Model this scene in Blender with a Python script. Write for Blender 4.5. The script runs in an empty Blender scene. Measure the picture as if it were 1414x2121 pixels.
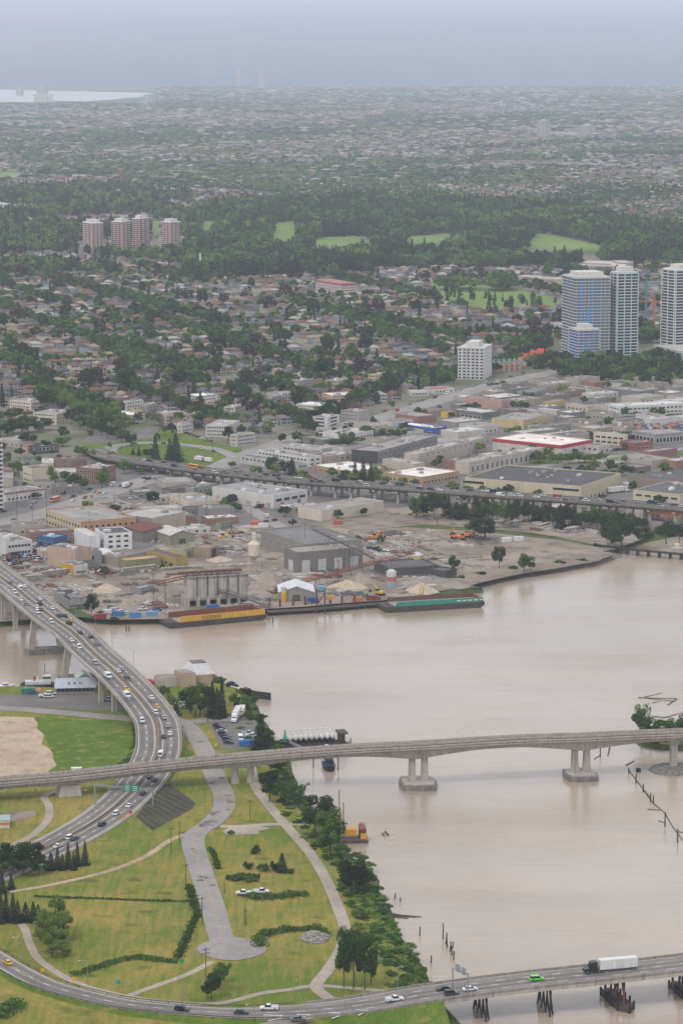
import bpy, math, random
import numpy as np
from mathutils import Vector, Matrix
R = math.radians
rng = random.Random(7)
nr = np.random.RandomState(11)
scene = bpy.context.scene
COL = scene.collection

# ------------------------------------------------------------------ camera
H = 300.0; F = 6000.0; CX = 707.0; CY = 1060.5; YH = 100.0
PITCH = math.atan((CY - YH) / F)
cam = bpy.data.cameras.new('camera'); cam.sensor_fit = 'VERTICAL'; cam.sensor_height = 36.0
cam.lens = F / 2121.0 * 36.0; cam.clip_start = 1.0; cam.clip_end = 150000.0
camo = bpy.data.objects.new('camera', cam); COL.objects.link(camo)
camo.location = (0, 0, H); camo.rotation_euler = (math.pi / 2 - PITCH, 0, 0)
scene.camera = camo

# ------------------------------------------------------------------ sky, sun, exposure
SUN_EL = 52.0; SUN_AZ = 215.0            # overcast, brighter patch behind and to the left of the viewer
w = bpy.data.worlds.new('World'); scene.world = w; w.use_nodes = True
nt = w.node_tree; nt.nodes.clear()
def N(t, kind, **kw):
    n = t.nodes.new(kind)
    for k, v in kw.items(): setattr(n, k, v)
    return n
out = N(nt, 'ShaderNodeOutputWorld'); bg = N(nt, 'ShaderNodeBackground'); bg.inputs['Strength'].default_value = 0.1
sky = N(nt, 'ShaderNodeTexSky', sky_type='NISHITA', sun_disc=False)
sky.sun_elevation = R(SUN_EL); sky.sun_rotation = R(SUN_AZ); sky.air_density = 1.0; sky.dust_density = 2.0
tc = N(nt, 'ShaderNodeTexCoord'); mp = N(nt, 'ShaderNodeMapping'); mp.inputs['Scale'].default_value = (1, 1, 5)
no = N(nt, 'ShaderNodeTexNoise'); no.inputs['Scale'].default_value = 3.5; no.inputs['Detail'].default_value = 5
cr = N(nt, 'ShaderNodeValToRGB')
cr.color_ramp.elements[0].position = 0.3; cr.color_ramp.elements[0].color = (7.5, 7.8, 9.1, 1)
cr.color_ramp.elements[1].position = 0.7; cr.color_ramp.elements[1].color = (9.1, 9.25, 9.7, 1)
mx = N(nt, 'ShaderNodeMix', data_type='RGBA'); mx.inputs[0].default_value = 0.9
L = nt.links.new
L(tc.outputs['Generated'], mp.inputs['Vector']); L(mp.outputs['Vector'], no.inputs['Vector'])
L(no.outputs['Fac'], cr.inputs['Fac']); L(sky.outputs['Color'], mx.inputs[6]); L(cr.outputs['Color'], mx.inputs[7])
L(mx.outputs[2], bg.inputs['Color']); L(bg.outputs['Background'], out.inputs['Surface'])
sun = bpy.data.lights.new('sun', 'SUN'); sun.energy = 1.2; sun.angle = R(11); sun.color = (1.0, 0.95, 0.88)
suno = bpy.data.objects.new('sun', sun); COL.objects.link(suno)
az = R(SUN_AZ); sd = Vector((math.sin(az) * math.cos(R(SUN_EL)), math.cos(az) * math.cos(R(SUN_EL)), math.sin(R(SUN_EL))))
suno.rotation_euler = sd.to_track_quat('Z', 'Y').to_euler(); suno.location = (-200, -200, 600)
vs = scene.view_settings; vs.view_transform = 'Standard'; vs.look = 'None'; vs.exposure = 0.55; vs.gamma = 1.0; vs.use_curve_mapping = False
cy = scene.cycles
cy.max_bounces = 5; cy.diffuse_bounces = 2; cy.glossy_bounces = 2; cy.transmission_bounces = 2; cy.volume_bounces = 2; cy.transparent_max_bounces = 4
cy.use_denoising = True; cy.use_adaptive_sampling = True; cy.adaptive_threshold = 0.02
cy.caustics_reflective = False; cy.caustics_refractive = False; cy.sample_clamp_indirect = 4

# ------------------------------------------------------------------ geometry helpers
G = 3.0
_cp, _sp = math.cos(PITCH), math.sin(PITCH)
def P(px, py, z=G):
    x = (px - CX) / F; v = -(py - CY) / F
    d = (x, _cp + v * _sp, -_sp + v * _cp)
    t = (z - H) / d[2]
    return Vector((d[0] * t, d[1] * t, z))
def proj(p):
    dx, dy, dz = p[0], p[1], p[2] - H
    f = dy * _cp - dz * _sp; u = dy * _sp + dz * _cp
    return (CX + F * dx / f, CY - F * u / f)
def mpp(py, z=G):                      # metres per photo pixel across, at ground row py
    p = P(707, py, z); return p.y / (_cp) / F
def smooth(pts, n=8):
    pts = [Vector(p) for p in pts]; out = []
    for i in range(len(pts) - 1):
        a = pts[max(i - 1, 0)]; b = pts[i]; c = pts[i + 1]; d = pts[min(i + 2, len(pts) - 1)]
        for k in range(n):
            t = k / n
            out.append(0.5 * ((2 * b) + (c - a) * t + (2 * a - 5 * b + 4 * c - d) * t * t + (3 * b - a - 3 * c + d) * t ** 3))
    out.append(pts[-1]); return out
def tangents(path):
    T = []
    for i in range(len(path)):
        t = path[min(i + 1, len(path) - 1)] - path[max(i - 1, 0)]; t.z = 0
        T.append(t.normalized())
    return T
def cut(path, step):                   # resample by length
    acc = [0.0]
    for a, b in zip(path, path[1:]): acc.append(acc[-1] + (b - a).length)
    n = max(int(acc[-1] / step), 1); out = []; j = 0
    for i in range(n + 1):
        s = acc[-1] * i / n
        while j < len(path) - 2 and acc[j + 1] < s: j += 1
        t = (s - acc[j]) / max(acc[j + 1] - acc[j], 1e-9)
        out.append(path[j].lerp(path[j + 1], min(max(t, 0), 1)))
    return out
def inside(poly, x, y):
    r = False; n = len(poly); j = n - 1
    for i in range(n):
        xi, yi = poly[i]; xj, yj = poly[j]
        if (yi > y) != (yj > y) and x < (xj - xi) * (y - yi) / (yj - yi) + xi: r = not r
        j = i
    return r
def C(h, k=1.0):
    v = [int(h[i:i + 2], 16) / 255 for i in (0, 2, 4)]
    return tuple((c / 12.92 if c <= .04045 else ((c + .055) / 1.055) ** 2.4) * k * .88 for c in v)

class MB:
    def __init__(s): s.v = []; s.f = []; s.m = []
    def add(s, vs, fs, m=0):
        o = len(s.v); s.v.extend([tuple(v) for v in vs])
        for f in fs: s.f.append(tuple(i + o for i in f)); s.m.append(m)
        return s
    def box(s, x0, x1, y0, y1, z0, z1, m=0):
        return s.add([(x0,y0,z0),(x1,y0,z0),(x1,y1,z0),(x0,y1,z0),(x0,y0,z1),(x1,y0,z1),(x1,y1,z1),(x0,y1,z1)],
                     [(3,2,1,0),(4,5,6,7),(0,1,5,4),(1,2,6,5),(2,3,7,6),(3,0,4,7)], m)
    def taper(s, c, a, b, z0, z1, m=0):  # frustum box, half sizes a at bottom, b at top
        x, y = c
        return s.add([(x-a[0],y-a[1],z0),(x+a[0],y-a[1],z0),(x+a[0],y+a[1],z0),(x-a[0],y+a[1],z0),(x-b[0],y-b[1],z1),(x+b[0],y-b[1],z1),(x+b[0],y+b[1],z1),(x-b[0],y+b[1],z1)],
                     [(3,2,1,0),(4,5,6,7),(0,1,5,4),(1,2,6,5),(2,3,7,6),(3,0,4,7)], m)
    def prism(s, poly, z0, z1, m=0, mtop=None):
        n = len(poly); o = len(s.v)
        s.v.extend([(p[0], p[1], z0) for p in poly] + [(p[0], p[1], z1) for p in poly])
        s.f.append(tuple(o + n + i for i in range(n))); s.m.append(m if mtop is None else mtop)
        s.f.append(tuple(o + n - 1 - i for i in range(n))); s.m.append(m)
        for i in range(n):
            j = (i + 1) % n; s.f.append((o + i, o + j, o + n + j, o + n + i)); s.m.append(m)
        return s
    def tube(s, path, r, n=6, m=0, r1=None, cap=True):
        path = [Vector(p) for p in path]; o = len(s.v); k = len(path)
        for i, p in enumerate(path):
            t = (path[min(i + 1, k - 1)] - path[max(i - 1, 0)]).normalized()
            a = t.cross(Vector((0, 0, 1))); a = a.normalized() if a.length > 1e-3 else Vector((1, 0, 0)); b = t.cross(a)
            rr = r if r1 is None else r + (r1 - r) * i / max(k - 1, 1)
            for q in range(n):
                an = 2 * math.pi * q / n; v = p + (a * math.cos(an) + b * math.sin(an)) * rr; s.v.append(tuple(v))
        for i in range(k - 1):
            for q in range(n):
                q2 = (q + 1) % n; s.f.append((o + i*n + q, o + i*n + q2, o + (i+1)*n + q2, o + (i+1)*n + q)); s.m.append(m)
        if cap:
            s.f.append(tuple(o + n - 1 - q for q in range(n))); s.f.append(tuple(o + (k-1)*n + q for q in range(n))); s.m += [m, m]
        return s
    def lathe(s, c, prof, n=12, m=0):  # prof [(r,z)]
        o = len(s.v); k = len(prof)
        for r, z in prof:
            for q in range(n):
                an = 2 * math.pi * q / n; s.v.append((c[0] + r * math.cos(an), c[1] + r * math.sin(an), c[2] + z))
        for i in range(k - 1):
            for q in range(n):
                q2 = (q + 1) % n; s.f.append((o + i*n + q, o + i*n + q2, o + (i+1)*n + q2, o + (i+1)*n + q)); s.m.append(m)
        s.f.append(tuple(o + n - 1 - q for q in range(n))); s.f.append(tuple(o + (k-1)*n + q for q in range(n))); s.m += [m, m]
        return s
    def bar(s, a, b, w, h=None, m=0):   # square bar between points
        a = Vector(a); b = Vector(b); h = h or w; t = (b - a).normalized()
        x = t.cross(Vector((0, 0, 1))); x = x.normalized() if x.length > 1e-3 else Vector((1, 0, 0)); y = x.cross(t)
        vs = [p + x * (i * w / 2) + y * (j * h / 2) for p in (a, b) for i, j in ((-1,-1),(1,-1),(1,1),(-1,1))]
        return s.add(vs, [(3,2,1,0),(4,5,6,7),(0,1,5,4),(1,2,6,5),(2,3,7,6),(3,0,4,7)], m)
    def ribbon(s, path, w, m=0, dz=0.0, off=0.0, w1=None):
        T = tangents(path); o = len(s.v)
        for i, (p, t) in enumerate(zip(path, T)):
            ww = w if not isinstance(w, (list, tuple)) else w[i]
            nx = Vector((t.y, -t.x, 0))
            for sg in (-.5, .5):
                q = p + nx * (off + sg * ww); s.v.append((q.x, q.y, q.z + dz))
        for i in range(len(path) - 1):
            s.f.append((o+2*i, o+2*i+1, o+2*i+3, o+2*i+2)); s.m.append(m)
        return s
    def mesh(s, name, mats, smooth=False):
        me = bpy.data.meshes.new(name); me.from_pydata(s.v, [], s.f)
        for mm in (mats if isinstance(mats, (list, tuple)) else [mats]): me.materials.append(mm)
        if any(s.m): me.polygons.foreach_set('material_index', s.m)
        if smooth: me.polygons.foreach_set('use_smooth', [True] * len(s.f))
        me.update(); return me
    def obj(s, name, mats, parent=None, color=None, smooth=False, **kw):
        return ob(name, s.mesh(name, mats, smooth), parent, color=color, **kw)

def ob(name, me, parent=None, loc=None, rz=0.0, scale=None, color=None):
    o = bpy.data.objects.new(name, me); COL.objects.link(o)
    if parent is not None: o.parent = parent
    if loc is not None: o.location = loc
    if rz: o.rotation_euler = (0, 0, rz)
    if scale is not None: o.scale = scale
    if color is not None: o.color = (*color[:3], 1)
    return o
def tag(o, label=None, cat=None, group=None, kind=None):
    if label: o['label'] = label
    if cat: o['category'] = cat
    if group: o['group'] = group
    if kind: o['kind'] = kind
    return o
def thing(name, label, cat, loc=(0, 0, 0), rz=0.0, group=None, scale=None):
    o = bpy.data.objects.new(name, None); COL.objects.link(o); o.empty_display_size = 1
    o.location = loc; o.rotation_euler = (0, 0, rz)
    if scale is not None: o.scale = scale
    return tag(o, label, cat, group)
def nth(n):
    return f"{n}{'th' if 10 <= n % 100 <= 20 else {1: 'st', 2: 'nd', 3: 'rd'}.get(n % 10, 'th')}"

# ------------------------------------------------------------------ materials
def base_mat(name):
    m = bpy.data.materials.new(name); m.use_nodes = True; t = m.node_tree
    return m, t, t.nodes['Principled BSDF']
def noise(t, scale, detail=3, vec=None, stretch=None):
    n = N(t, 'ShaderNodeTexNoise'); n.inputs['Scale'].default_value = scale; n.inputs['Detail'].default_value = detail
    if vec is None:
        g = N(t, 'ShaderNodeNewGeometry'); vec = g.outputs['Position']
    if stretch is not None:
        mp = N(t, 'ShaderNodeMapping'); mp.inputs['Scale'].default_value = stretch[:3]
        if len(stretch) > 3: mp.inputs['Rotation'].default_value = (0, 0, stretch[3])
        t.links.new(vec, mp.inputs['Vector']); vec = mp.outputs['Vector']
    t.links.new(vec, n.inputs['Vector']); return n.outputs['Fac']
def remap(t, v, a, b, c, d):
    n = N(t, 'ShaderNodeMapRange'); 
    for i, x in enumerate((a, b, c, d)): n.inputs[i + 1].default_value = x
    t.links.new(v, n.inputs[0]); return n.outputs[0]
def mixc(t, fac, a, b, mode='MIX'):
    n = N(t, 'ShaderNodeMix', data_type='RGBA', blend_type=mode)
    for sock, v in ((n.inputs[0], fac), (n.inputs[6], a), (n.inputs[7], b)):
        if isinstance(v, (int, float)): sock.default_value = v if sock.type == 'VALUE' else (v, v, v, 1)
        elif isinstance(v, tuple): sock.default_value = (*v[:3], 1)
        else: t.links.new(v, sock)
    return n.outputs[2]
def bump(t, b, h, strength=.3, dist=.1):
    n = N(t, 'ShaderNodeBump'); n.inputs['Strength'].default_value = strength; n.inputs['Distance'].default_value = dist
    t.links.new(h, n.inputs['Height']); t.links.new(n.outputs[0], b.inputs['Normal'])
def mat(name, col=None, rough=.85, var=.18, scale=.4, fine=.12, fscale=3.0, metal=0.0, streak=0.0, spec=.3):
    """col None: the object's own colour. Stains at two sizes, optional rain streaks down walls."""
    m, t, b = base_mat(name)
    b.inputs['Roughness'].default_value = rough; b.inputs['Metallic'].default_value = metal; b.inputs['Specular IOR Level'].default_value = spec
    if col is None:
        c = N(t, 'ShaderNodeObjectInfo').outputs['Color']
    else: c = tuple(col)
    c = mixc(t, 1.0, c, remap(t, noise(t, scale, 4), .3, .7, 1 - var, 1 + var), 'MULTIPLY')
    if fine: c = mixc(t, 1.0, c, remap(t, noise(t, fscale, 2), .3, .7, 1 - fine, 1 + fine), 'MULTIPLY')
    if streak: c = mixc(t, 1.0, c, remap(t, noise(t, 1.0, 3, stretch=(1.2, 1.2, .06)), .45, .75, 1, 1 - streak), 'MULTIPLY')
    t.links.new(c, b.inputs['Base Color']); return m
MT = {}
MT['wall'] = mat('painted_wall', None, streak=.22, var=.07, scale=.15, fine=.05)
MT['concrete'] = mat('concrete', C('aaa297'), streak=.4, var=.12, scale=.2)
MT['concrete_dark'] = mat('stained_concrete', C('7d776f'), streak=.5, var=.22, scale=.35)
MT['roof'] = mat('flat_roof', None, rough=.95, var=.22, scale=.08, fine=.12, fscale=.8)
MT['shingle'] = mat('roof_shingle', None, rough=.95, var=.15, scale=.5, fine=.15, fscale=2.5)
MT['paint'] = mat('car_paint', None, rough=.32, var=.03, fine=0, spec=.5)
MT['metal'] = mat('painted_metal', None, rough=.55, var=.1, fine=.06, streak=.15)
MT['rust'] = mat('rusty_steel', C('66392b'), rough=.9, var=.35, scale=.5, streak=.3)
MT['steel'] = mat('galvanised_steel', C('8d9092'), rough=.5, metal=.3, var=.1)
MT['glass'] = mat('window_glass', C('2b343b'), rough=.12, var=.25, scale=.15, fine=0, spec=.6)
MT['carglass'] = mat('car_glass', C('15191d'), rough=.1, var=.05, fine=0, spec=.6)
MT['rubber'] = mat('tyre_rubber', C('1c1c1d'), rough=.9, var=.1)
MT['white'] = mat('white_marking', C('d6d3cb'), var=.15, scale=1)
MT['yellow'] = mat('yellow_marking', C('c39a35'), var=.2, scale=1)
MT['timber'] = mat('weathered_timber', C('4d443c'), var=.3, scale=1)
MT['timber_dark'] = mat('creosoted_timber', C('302a27'), var=.35, scale=1.2)
MT['any'] = mat('plain_coloured', None, rough=.8, var=.1)
MT['trunk'] = mat('bark', C('4a3d31'), var=.3, scale=1)
MT['skin'] = mat('skin', C('b98a72'), var=.03, fine=0)

def asphalt_mat(name, col, line=None):
    m, t, b = base_mat(name); b.inputs['Roughness'].default_value = .92; b.inputs['Specular IOR Level'].default_value = .25
    c = mixc(t, 1.0, tuple(col), remap(t, noise(t, .06, 4), .3, .7, .82, 1.16), 'MULTIPLY')
    c = mixc(t, 1.0, c, remap(t, noise(t, .5, 5), .35, .7, 1.08, .88), 'MULTIPLY')
    c = mixc(t, 1.0, c, remap(t, noise(t, 6, 2), .3, .7, .93, 1.07), 'MULTIPLY')
    t.links.new(c, b.inputs['Base Color']); return m
MT['asphalt'] = asphalt_mat('asphalt', C('6c6762'))
MT['asphalt_pale'] = asphalt_mat('worn_asphalt', C('8c8680'))
MT['asphalt_dark'] = asphalt_mat('dark_asphalt', C('5e5a57'))
MT['deck'] = asphalt_mat('bridge_deck_asphalt', C('7f7871'))
MT['path'] = asphalt_mat('gravel_path', C('9c9183'))
MT['street'] = asphalt_mat('street_asphalt', C('757371'))

def grass_mat(name, a, b_, c_, s1=.02, s2=.15, dry=.5, stripe=None):
    m, t, b = base_mat(name); b.inputs['Roughness'].default_value = 1.0; b.inputs['Specular IOR Level'].default_value = .1
    n1 = noise(t, s1, 5); n2 = noise(t, s2, 5); n3 = noise(t, 1.3, 3)
    f = mixc(t, .45, n1, n2)
    if stripe:
        f = mixc(t, .3, f, noise(t, 1.0, 2, stretch=stripe))
    c = mixc(t, remap(t, f, dry - .1, dry + .1, 0, 1), tuple(a), tuple(b_))
    c = mixc(t, remap(t, n2, .56, .72, 0, .85), c, tuple(c_))
    c = mixc(t, 1.0, c, remap(t, n3, .3, .7, .78, 1.2), 'MULTIPLY')
    t.links.new(c, b.inputs['Base Color']); bump(t, b, n3, .6, .25); return m
MT['grass'] = grass_mat('meadow_grass', C('5d6d24'), C('948143'), C('4a5a20'), .022, .11, .515, stripe=(.5, .05, 1, .5))
MT['lawn'] = grass_mat('rough_green_grass', C('4c621d'), C('5d7028'), C('857a40'), .03, .2, .5)
MT['fairway'] = grass_mat('fairway_grass', C('667f3d'), C('748a45'), C('5b7538'), .006, .03, .5)
MT['bank'] = grass_mat('bank_weeds', C('3c4c22'), C('50602b'), C('5f5a41'), .05, .3, .5)

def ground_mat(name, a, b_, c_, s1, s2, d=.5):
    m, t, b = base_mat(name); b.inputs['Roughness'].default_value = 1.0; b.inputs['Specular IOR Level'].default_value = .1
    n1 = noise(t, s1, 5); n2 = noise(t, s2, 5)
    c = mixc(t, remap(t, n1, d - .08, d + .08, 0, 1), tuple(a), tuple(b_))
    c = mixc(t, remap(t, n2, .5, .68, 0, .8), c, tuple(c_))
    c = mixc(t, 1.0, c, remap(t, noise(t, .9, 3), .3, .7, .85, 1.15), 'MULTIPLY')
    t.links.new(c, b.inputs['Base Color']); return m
MT['city'] = ground_mat('town_ground', C('5d6349'), C('7a7468'), C('4d5840'), .01, .05)
MT['far'] = ground_mat('far_town_ground', C('4a5a40'), C('5b6450'), C('6f6e66'), .002, .008)
MT['yard'] = ground_mat('gravel_yard', C('7f7466'), C('94887a'), C('645c50'), .02, .1)
MT['sandlot'] = ground_mat('bare_sand_lot', C('b09c86'), C('a58f7a'), C('8d8466'), .03, .12)
MT['soil'] = ground_mat('dark_soil', C('4b453f'), C('544d46'), C('433d38'), .1, .4)
MT['rock'] = ground_mat('bank_rock', C('6d665c'), C('5a554c'), C('4c4a3a'), .2, .8)
MT['gravel'] = ground_mat('gravel_heap', C('8e8377'), C('998d80'), C('82776c'), .3, 1.2)
MT['sand'] = ground_mat('sand_heap', C('ab9c86'), C('b3a48e'), C('9b8d79'), .3, 1.2)
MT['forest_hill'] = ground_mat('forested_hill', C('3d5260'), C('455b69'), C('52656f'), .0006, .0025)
MT['riprap'] = ground_mat('riprap', C('77716a'), C('5f5a54'), C('8a847c'), .8, 1.5)

def water_mat():
    m, t, b = base_mat('silty_river_water')
    n1 = noise(t, .004, 4, stretch=(1, .35, 1, .2)); n2 = noise(t, .02, 4, stretch=(.6, 1.0, 1))
    c = mixc(t, remap(t, n1, .35, .65, 0, 1), C('968772'), C('a79985'))
    c = mixc(t, 1.0, c, remap(t, noise(t, .012, 5, stretch=(.5, 2.2, 1, .25)), .35, .7, .90, 1.07), 'MULTIPLY')
    c = mixc(t, 1.0, c, remap(t, noise(t, .16, 3, stretch=(.45, 2.0, 1, .25)), .3, .7, .95, 1.05), 'MULTIPLY')
    t.links.new(c, b.inputs['Base Color']); b.inputs['IOR'].default_value = 1.33
    r = remap(t, n2, .35, .65, .08, .30); t.links.new(r, b.inputs['Roughness'])
    hsum = mixc(t, .5, noise(t, .35, 4, stretch=(.7, 1.3, 1, .3)), noise(t, 1.4, 3, stretch=(.8, 1.2, 1, -.2)))
    hsum = mixc(t, .35, hsum, noise(t, .09, 4, stretch=(.6, 1.6, 1, .3)))
    bump(t, b, hsum, .55, .32)
    b.inputs['Specular IOR Level'].default_value = .6
    return m
MT['water'] = water_mat()

def leaf_mat(name, a, b_, yel=0.0):
    m = bpy.data.materials.new(name); m.use_nodes = True; t = m.node_tree; t.nodes.clear()
    o = N(t, 'ShaderNodeOutputMaterial'); d = N(t, 'ShaderNodeBsdfDiffuse'); tr = N(t, 'ShaderNodeBsdfTranslucent'); mxs = N(t, 'ShaderNodeMixShader')
    mxs.inputs[0].default_value = .25
    oi = N(t, 'ShaderNodeObjectInfo')
    c = mixc(t, oi.outputs['Random'], tuple(x * .84 for x in a), tuple(x * .9 for x in b_))
    c = mixc(t, 1.0, c, remap(t, noise(t, .45, 3), .3, .7, .72, 1.3), 'MULTIPLY')
    c = mixc(t, 1.0, c, remap(t, noise(t, 2.5, 2), .3, .7, .8, 1.2), 'MULTIPLY')
    t.links.new(c, d.inputs['Color']); t.links.new(c, tr.inputs['Color'])
    t.links.new(d.outputs[0], mxs.inputs[1]); t.links.new(tr.outputs[0], mxs.inputs[2]); t.links.new(mxs.outputs[0], o.inputs['Surface'])
    return m
MT['leaf'] = leaf_mat('broad_leaves', C('3d5826'), C('567833'))
MT['leaf_light'] = leaf_mat('young_leaves', C('687d3c'), C('7d9249'))
MT['leaf_dark'] = leaf_mat('dark_leaves', C('2b3f22'), C('3d542a'))
MT['needle'] = leaf_mat('conifer_needles', C('26362b'), C('374835'))
MT['leaf_purple'] = leaf_mat('purple_leaves', C('3a2a2d'), C('4a3536'))
MT['broom'] = leaf_mat('yellow_broom_flowers', C('8a7a1e'), C('a08a22'))
# ================================================================== the setting
def dense(pts, step=14.0, jit=1.2, seed=1):
    rr = random.Random(seed); out = []
    for a, b in zip(pts, pts[1:]):
        n = max(int((b - a).length / step), 1)
        for i in range(n):
            p = a.lerp(b, i / n)
            out.append(p + (Vector((rr.uniform(-jit, jit), rr.uniform(-jit, jit), 0)) if i else Vector()))
    out.append(pts[-1]); return out
def land(name, px, close, left, m, bankm, inset=6.0, drop=2.5, top=G, seed=1):
    """px: shoreline in photo pixels at water level, close: world points that close the sheet; left: land lies on the left of the chain"""
    sh = dense([P(x, y, 0) for x, y in px], seed=seed); T = tangents(sh)
    s = 1 if left else -1
    inn = [p + Vector((-t.y, t.x, 0)) * s * inset for p, t in zip(sh, T)]
    outp = [p - Vector((-t.y, t.x, 0)) * s * drop for p, t in zip(sh, T)]
    poly = [(p.x, p.y) for p in inn] + list(close)
    mb = MB(); mb.add([(x, y, top) for x, y in poly], [tuple(range(len(poly)))])
    g = tag(mb.obj(name, m), kind='structure')
    mb = MB(); n = len(sh); rr = random.Random(seed)
    mids = [(a * .5 + b * .5) + Vector((rr.uniform(-.8, .8), rr.uniform(-.8, .8), 0)) for a, b in zip(inn, outp)]
    mb.add([(p.x, p.y, top + .01) for p in inn] + [(p.x, p.y, top * .45 + rr.uniform(-.3, .5)) for p in mids] + [(p.x, p.y, -1.2) for p in outp],
           [(k * n + i, k * n + i + 1, (k + 1) * n + i + 1, (k + 1) * n + i) for k in (0, 1) for i in range(n - 1)])
    bo = tag(mb.obj('river_bank', bankm), kind='structure')
    if name == 'ground':
        bo.data.materials.append(MT['riprap'])
        for pl in bo.data.polygons:
            if 985 < proj(pl.center)[0] < 1300: pl.material_index = 1
    return sh, inn
mb = MB(); mb.add([(-4000, 100, 0), (4000, 100, 0), (4000, 3600, 0), (-4000, 3600, 0)], [(0, 1, 2, 3)])
tag(mb.obj('river_water', MT['water']), kind='structure')
NSHORE = [(-900,1335),(-300,1318),(0,1300),(70,1290),(110,1286),(165,1278),(195,1284),(230,1290),(300,1292),(345,1288),(420,1276),(540,1268),(650,1262),(790,1250),(900,1240),(998,1228),(996,1220),(968,1208),(1010,1203),(1080,1192),(1130,1186),(1180,1180),(1250,1166),(1288,1154),(1268,1142),(1300,1134),(1345,1122),(1414,1108),(1700,1070),(2400,1000)]
nsh, _ = land('ground', NSHORE, [(9000, 2300), (9000, 24000), (-9000, 24000), (-9000, 1500)], True, MT['city'], MT['bank'], seed=3)
SSHORE = [(-900,1450),(-200,1440),(0,1430),(60,1428),(130,1432),(200,1426),(270,1420),(330,1412),(380,1406),(450,1402),(470,1424),(500,1432),(520,1445),(532,1464),(538,1482),(550,1502),(566,1532),(584,1550),(600,1570),(603,1600),(612,1640),(650,1690),(705,1748),(722,1775),(768,1802),(780,1850),(803,1882),(824,1932),(852,1976),(888,2042),(912,2078),(950,2121),(1010,2220),(1080,2400)]
ssh, sinn = land('field', SSHORE, [(-60, 560), (-900, 560), (-900, 1320)], False, MT['grass'], MT['bank'], seed=4)
ISL = [(1600,1560),(1460,1556),(1370,1553),(1322,1546),(1312,1534),(1326,1522),(1400,1512),(1600,1500)]
land('islet_ground', ISL, [], False, MT['lawn'], MT['bank'], inset=3, top=1.6, seed=5)

def sheet(name, px, m, dz=.05, seed=2, jit=.0, step=30, z=G):
    pts = [P(x, y, z) for x, y in px]
    if jit: pts = dense(pts + [pts[0]], step, jit, seed)[:-1]
    mb = MB(); mb.add([(p.x, p.y, p.z + dz) for p in pts], [tuple(range(len(pts)))])
    return tag(mb.obj(name, m), kind='structure')
def road(name, px, w, m, dz=.12, z=G, n=6, lines=None, kind='structure'):
    path = smooth([P(x, y, z) for x, y in px], n)
    o = tag(MB().ribbon(path, w, 0, dz).obj(name, m), kind=kind)
    return path, o
def dashes(mb, path, off, on=3.0, gap=6.0, w=.18, dz=.18, m=0):
    seg = cut(path, 1.5); T = tangents(seg); L_ = on + gap; s = 0
    i = 0
    while i < len(seg) - 3:
        k = max(int(on / 1.5), 1); mb.ribbon(seg[i:i + k + 1], w, m, dz, off); i += int(L_ / 1.5)
    return mb

# ---- near bank: plots, roads, paths
sheet('bare_lot', [(-300,1494),(0,1484),(70,1486),(78,1510),(110,1560),(118,1585),(95,1602),(0,1622),(-300,1640)], MT['sandlot'], .05, jit=2.0, step=8)
sheet('green_verge', [(70,1486),(160,1492),(285,1490),(288,1560),(278,1590),(118,1606),(118,1585),(110,1560),(78,1510)], MT['lawn'], .06, jit=1.5, step=8)
sheet('boat_yard_paving', [(-300,1466),(0,1462),(120,1468),(250,1474),(290,1468),(280,1440),(200,1437),(90,1437),(0,1440),(-300,1450)], MT['asphalt'], .07)
road('yard_road', [(-300,1462),(0,1467),(100,1474),(200,1483),(280,1490),(350,1494),(400,1497)], 9, MT['asphalt_pale'], .11)
sheet('planted_plot', [(281,1692),(330,1628),(352,1624),(406,1664),(398,1676),(316,1721)], MT['soil'], .08)
rp, _ = road('access_road', [(310,1480),(365,1492),(396,1512),(418,1545),(434,1580),(450,1618),(464,1648),(462,1676),(438,1704),(408,1724),(400,1746),(410,1785),(426,1832),(443,1885),(456,1935),(470,1972)], 8.6, MT['asphalt_pale'], .14)
mk = MB()
dashes(mk, rp, 0, 3, 1.5, .22, .19); tag(mk.obj('road_marking', MT['yellow']), kind='structure')
bulb = [(480 + 69 * math.cos(a) + 4 * math.cos(3 * a), 1966 + 24 * math.sin(a)) for a in np.linspace(0, 2 * math.pi, 40)[:-1]]
sheet('turning_circle', bulb, MT['asphalt_pale'], .17)
r2 = random.Random(8)
for k in range(26):
    p = cut(rp, 2.0)[r2.randint(8, 150)]; a_, b_ = r2.uniform(.5, 3.0), r2.uniform(.4, 1.4); an = r2.uniform(0, 3.1); off = r2.uniform(-3, 3); c, s_ = math.cos(an), math.sin(an)
    MB_ = MB(); MB_.add([(p.x + off + (x * c - y * s_) * r2.uniform(.8, 1.2), p.y + (x * s_ + y * c) * r2.uniform(.8, 1.2), G + .15 + .002 * k) for x, y in ((-a_, -b_), (0, -b_ * 1.2), (a_, -b_ * .7), (a_ * .9, b_), (-a_ * .2, b_ * 1.1), (-a_, b_ * .8))], [(0, 1, 2, 3, 4, 5)]); tag(MB_.obj('road_patch', MT['asphalt' if k % 3 else 'asphalt_dark']), kind='structure')
sheet('parking_lot_paving', [(432,1502),(446,1484),(500,1475),(524,1482),(536,1508),(540,1545),(500,1552),(460,1552)], MT['asphalt'], .08)
road('access_road_branch', [(400,1496),(440,1490),(480,1490)], 8, MT['asphalt_pale'], .12)
road('path', [(512,1560),(520,1590),(530,1630),(560,1672),(592,1710),(640,1765),(674,1820),(700,1880),(714,1925),(706,1965),(678,2010),(655,2042),(672,2062),(690,2072)], 4.2, MT['path'], .13)
road('path', [(456,1712),(500,1712),(560,1708),(605,1707),(640,1706)], 4.0, MT['path'], .11)
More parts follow.
